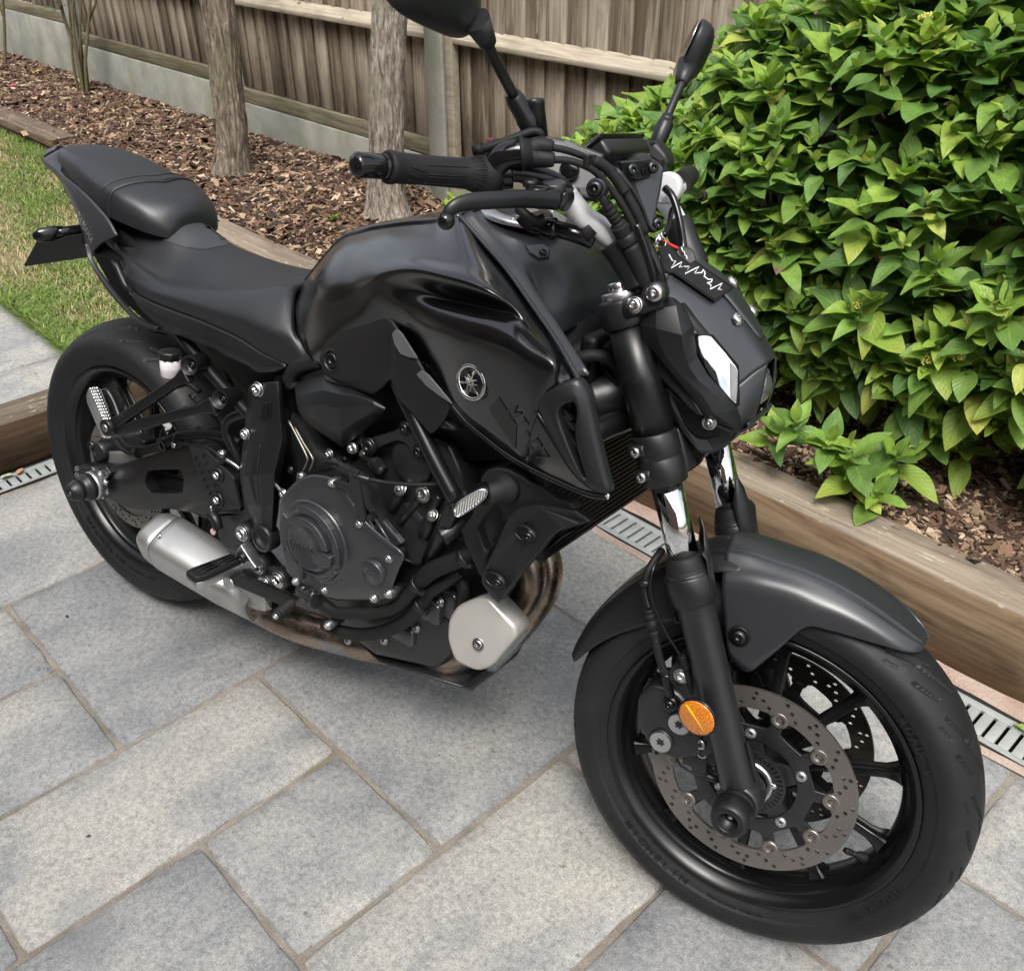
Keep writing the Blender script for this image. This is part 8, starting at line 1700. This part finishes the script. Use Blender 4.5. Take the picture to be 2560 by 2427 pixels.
# ---------------- tree trunks
def bark_mat(name, cols, sc_=1.0):
    t = NT(name); s1 = t.coord('Object', scale=(9, 9, 1.6)); a = t.noise(s1, 5.5 * sc_, 6, .65, 1.4); b = t.noise(t.coord('Object', scale=(3, 3, 1)), 26, 5, .7); g = t.noise(t.coord('Object'), 4, 3)
    c = t.ramp(a, [(.34, cols[0]), (.46, cols[1]), (.6, cols[2]), (.72, cols[3])]); c = t.mix(.8, c, t.ramp(b, [(.34, .5), (.66, 1.4)]), 'MULTIPLY'); c = t.mix(t.ramp(g, [(.5, 0), (.72, .35)]), c, (.20, .22, .12))
    t.set('col', c); t.set('rough', .92); t.set('spec', .2); nb = t.bump(a, 1.0, .018); t.bump(b, .7, .006, nb); return t.m
M_bark1 = bark_mat('brown_bark', ((.07, .052, .038), (.20, .158, .12), (.31, .26, .21), (.39, .34, .28))); M_bark2 = bark_mat('pale_flaky_bark', ((.12, .09, .07), (.31, .26, .215), (.47, .415, .365), (.57, .52, .465)), 1.3)
def trunk(label, path, mat, seed, flare=1.28):
    pts = crom([Vector(p[:3]) for p in path], 30); rr_ = crom([Vector((p[3], 0, 0)) for p in path], 30); n = 120; rs = []
    for i, (p, r) in enumerate(zip(pts, rr_)):
        t = i / len(pts); base = 1 + (flare - 1) * math.exp(-max(0, p.z - .19) / .06); ring = []
        for j in range(n):
            a = 2 * pi * j / n; c, s = cos(a), sin(a)
            h = .06 * mnoise.noise(Vector((c * 2.0, s * 2.0, p.z * 2.4 + seed))) + .12 * abs(mnoise.noise(Vector((c * 5.5, s * 5.5, p.z * 3.2 + seed)))) + .10 * abs(mnoise.noise(Vector((c * 14, s * 14, p.z * 9 + seed)))) + .02 * mnoise.noise(Vector((c * 30, s * 30, p.z * 30)))
            k = r.x * (base * (1 + (.10 * mnoise.noise(Vector((c * 1.5, s * 1.5, seed))) if p.z < .3 else 0)) + h - .06); ring.append(Vector((p.x + c * k, p.y + s * k, p.z)))
        rs.append(ring)
    e = empty('tree', GRID); MB().rings(rs).build('trunk', mat, e)
    top = pts[-1]; r0 = rr_[-1].x
    for k in range(3):
        a = 2.1 * k + seed; d = Vector((cos(a) * .5, sin(a) * .5, 1)); MB().tube([top - Vector((0, 0, .15)), top + d * .3, top + d * .8 + Vector((0, 0, .1)), top + d * 1.4 + Vector((.1, 0, .3))], lambda t: r0 * (.62 - .45 * t), 12, 6).build('limb', mat, e)
    return tag(e, label, 'tree', 'garden tree trunks in the bark bed')
def at_z(x, y, z): d = pray(x, y); q = CAM + d * ((z - CAM.z) / d.z); return q.dot(EU), q.dot(EV)
def at_like(x, y, ref):   # same camera depth as a reference point (u, v, z)
    w = GRID.to_3x3() @ Vector(ref); dep = -(CR.transposed() @ (w - CAM)).z; q = CAM + pray(x, y) * dep; return Vector((q.dot(EU), q.dot(EV), q.z))
vd = (EU * 0 + Vector((0, 0, 0)))
def trunk_path(base_px, pts_px, rad, z0=.17):
    u, v = at_z(*base_px, .2); away = Vector((u, v, 0)) - Vector((CAM.dot(EU), CAM.dot(EV), 0)); away.normalize(); b = Vector((u, v, z0)) + away * rad * .8; out = [(b.x, b.y, z0 - .1, rad), (b.x, b.y, z0, rad)]
    refd = b
    for (x, y, r) in pts_px:
        d = pray(x, y); # point on the vertical cylinder through the base: horizontal distance fixed
        hb = sqrt((b.x - CAM.dot(EU)) ** 2 + (b.y - CAM.dot(EV)) ** 2); hd = sqrt(d.x ** 2 + d.y ** 2); q = CAM + d * (hb / hd); out.append((q.dot(EU), q.dot(EV), q.z, r))
    a, c = Vector(out[-2][:3]), Vector(out[-1][:3]); dd = (c - a) / max(.05, c.z - a.z)
    out.append((*(c + dd * 1.0), out[-1][3] * .92)); out.append((*(c + dd * 2.0), out[-1][3] * .84)); return out
trunk('brown ridged tree trunk standing left between seat and fence', trunk_path((577, 436), [(580, 330, .070), (566, 215, .069), (556, 110, .069), (543, 0, .070)], .075), M_bark1, 3.1)
trunk('pale flaky tree trunk rising behind the handlebar grip', trunk_path((972, 548), [(966, 480, .070), (967, 300, .066), (969, 141, .066), (975, 20, .062)], .078), M_bark2, 8.7, 1.35)
# ---------------- rose stems and sapling by the far fence
M_stem = plain('thorny_stem', (.11, .095, .05), .75, 0, .3, .4, 60); M_rleaf = plain('rose_leaf', (.035, .075, .03), .5, 0, .4, .2, 40)
def hpix(x, y, ref):
    hb = sqrt((ref[0] - CAM.dot(EU)) ** 2 + (ref[1] - CAM.dot(EV)) ** 2); d = pray(x, y); hd = sqrt(d.x ** 2 + d.y ** 2); q = CAM + d * (hb / hd); return Vector((q.dot(EU), q.dot(EV), q.z))
rose = tag(empty('rose_bush', GRID), 'tall bare thorny rose stems rising by the concrete board at top left', 'rose bush'); u, v = at_z(210, 232, .2); ref = (u, v)
for k, pl in enumerate([[(200,232),(185,150),(180,60),(168,-40),(150,-150)],[(208,234),(202,150),(200,70),(205,-30),(215,-160)],[(215,234),(210,160),(216,80),(222,0),(230,-120)],[(212,230),(192,120),(165,50),(140,-60)],[(222,228),(214,140),(222,60),(240,0),(225,-60)],[(205,233),(198,180),(178,40),(190,-80)],[(217,232),(205,110),(188,20),(178,-90)]]):
    o = MB().tube([hpix(x, y, ref) + Vector(((k % 3 - 1) * .02, 0, 0)) for x, y in pl], lambda t: (.0125 - .005 * t) * (.7 + .1 * (k % 4)), 10, 8).build('stem', M_stem, rose)
mb = MB()
def rleaf(mb, p, d, L):
    d = d.normalized(); y = d.cross(Vector((0, 0, 1))).normalized(); up = y.cross(d); vs, fs, _ = SHAPES[0]; mb.add([p + d * v[0] * L + y * v[1] * L + up * v[2] * L for v in vs], fs, True)
for (x, y, L, ax_) in ((120,22,.06,-1),(132,30,.055,0),(130,12,.06,1),(140,8,.05,.5),(215,-5,.05,1),(158,2,.05,-.5),(152,16,.045,1)):
    rleaf(mb, hpix(x, y, ref), Vector((ax_, .3, .1)), L)
mb.build('rose_leaves', M_rleaf, rose)
u, v = at_z(12, 162, .2); ref2 = (u, v); sap = tag(empty('sapling', GRID), 'thin dark upright stem at the far left edge of the bed', 'sapling')
MB().tube([hpix(x, y, ref2) for x, y in [(13,165),(12,110),(10,50),(6,0),(2,-60)]], .0105, 10, 6).build('stem', M_stem, sap); MB().tube([hpix(x, y, ref2) for x, y in [(6,40),(0,20),(-6,10)]], .005, 8, 4).build('twig', M_stem, sap)
u, v = at_z(42, 130, .2); ref3 = (u, v); yr = tag(empty('rose_sprout', GRID), 'young rose sprout with small dark leaflets at far left', 'rose sprout')
MB().tube([hpix(x, y, ref3) for x, y in [(42,135),(44,90),(56,55),(63,25)]], .0035, 8, 4).build('stem', M_stem, yr); MB().tube([hpix(x, y, ref3) for x, y in [(50,76),(60,66),(80,52),(98,50)]], .0025, 8, 4).build('stem', M_stem, yr)
mb = MB()
for (x, y, L, sx_) in ((64,26,.075,-1),(62,18,.075,1),(66,34,.07,.4),(70,24,.08,1),(30,54,.06,-1),(40,54,.055,.8),(48,52,.05,1),(24,58,.055,-.6),(92,50,.055,1),(80,54,.045,-.5),(58,70,.04,1)): rleaf(mb, hpix(x, y, ref3), Vector((sx_, .2, .15)), L)
mb.build('leaflets', M_rleaf, yr)
# weeds and fallen things in the bed
def weed(label, x, y, n, L, cat='weed', z=.205, col=(.12, .22, .04)):
    e = tag(empty('weed', GRID @ Matrix.Translation((*at_z(x, y, z), z - .01))), label, cat, 'small green weeds in the bark bed'); m = M_leaf; r = random.Random(x)
    for k in range(n):
        a = r.uniform(0, 2 * pi); el = r.uniform(.2, 1.2); d = Vector((cos(a) * cos(el), sin(a) * cos(el), sin(el))); me = leaf_mesh(r.randrange(3), r.choice([0, 1, 3]), 0); o = bpy.data.objects.new('leaf', me); sc.collection.objects.link(o); o.parent = e
        y_ = d.cross(Vector((0, 0, 1))).normalized(); up = y_.cross(d); p = Vector((0, 0, .004 + k * L * .12)) if n > 6 else Vector((0, 0, .004)); o.matrix_local = Matrix(((d.x * L, y_.x * L, up.x * L, p.x), (d.y * L, y_.y * L, up.y * L, p.y), (d.z * L, y_.z * L, up.z * L, p.z), (0, 0, 0, 1)))
    return e
weed('small green weed right of the pale trunk foot', 1118, 520, 6, .055); weed('bright green weed sprig between pale trunk and tank', 1138, 505, 6, .06); weed('upright leafy weed growing against the fence foot behind the cockpit', 1397, 395, 16, .06, z=.22); weed('low weed seen beneath the handlebar behind the tank', 1430, 560, 6, .06); weed('tiny bright weed in the bark left of the pale trunk', 636, 535, 4, .03); weed('flat dark green weed in the bark near the pale trunk', 832, 548, 5, .045)
M_pet = plain('pink_petal', (.55, .04, .12), .6); M_yel = plain('yellow_leaf', (.50, .36, .05), .7); M_tan = plain('tan_leaf', (.42, .25, .12), .75)
def litter(name, label, cat, x, y, L, mat, z=.21, grp=None):
    p = (*at_z(x, y, z), z); vs, fs, _ = SHAPES[2]; r = random.Random(int(x * 7 + y)); a = r.uniform(0, 6.28); o = MB().add([(v[0] * L - L / 2, v[1] * L, v[2] * L) for v in vs], fs, True).build(name, mat, None, GRID @ Matrix.Translation(p) @ Matrix.Rotation(a, 4, 'Z') @ Matrix.Rotation(r.uniform(-.3, .3), 4, 'X'), fix=False); solid(o, .0008); return tag(o, label, cat, grp)
litter('fallen_petal', 'pink rose petal lying furthest left on the bark', 'petal', 33, 214, .05, M_pet, .21, 'pink petals on the bark'); litter('fallen_petal', 'pink rose petal on the bark nearest the rose stems', 'petal', 115, 219, .045, M_pet, .21, 'pink petals on the bark'); litter('fallen_petal', 'pink rose petal lowest of the three on the bark', 'petal', 88, 235, .04, M_pet, .21, 'pink petals on the bark')
litter('fallen_leaf', 'yellow fallen leaf on dark bark near the far left', 'leaf', 92, 180, .085, M_yel); litter('fallen_leaf', 'small yellow leaf on the bark right of the brown trunk', 'leaf', 675, 462, .03, M_yel); litter('fallen_leaf', 'orange dry leaf on the bark above the tank', 'leaf', 780, 518, .045, M_tan)
litter('fallen_leaf', 'green fallen leaf lying on the drain grate at the right edge', 'leaf', 2556, 1820, .035, plain('green_leaf', (.22, .33, .07), .5), .004); litter('fallen_leaf', 'curled brown leaf on the drain behind the rear wheel', 'leaf', 50, 1178, .030, M_tan, .004); litter('fallen_leaf', 'pale green leaf strip on the left drain by the sleeper', 'leaf', 18, 1190, .035, plain('pale_leaf', (.42, .45, .33), .6), .004)
litter('bark_fragment', 'tiny dark bark fragment on the patio in front of the rear wheel', 'fragment', 167, 1541, .010, M_soil, .004, 'tiny dark fragments on the patio'); litter('bark_fragment', 'tiny dark fragment on the pale slab at lower left', 'fragment', 221, 2090, .008, M_soil, .004, 'tiny dark fragments on the patio')
do_mirrors()
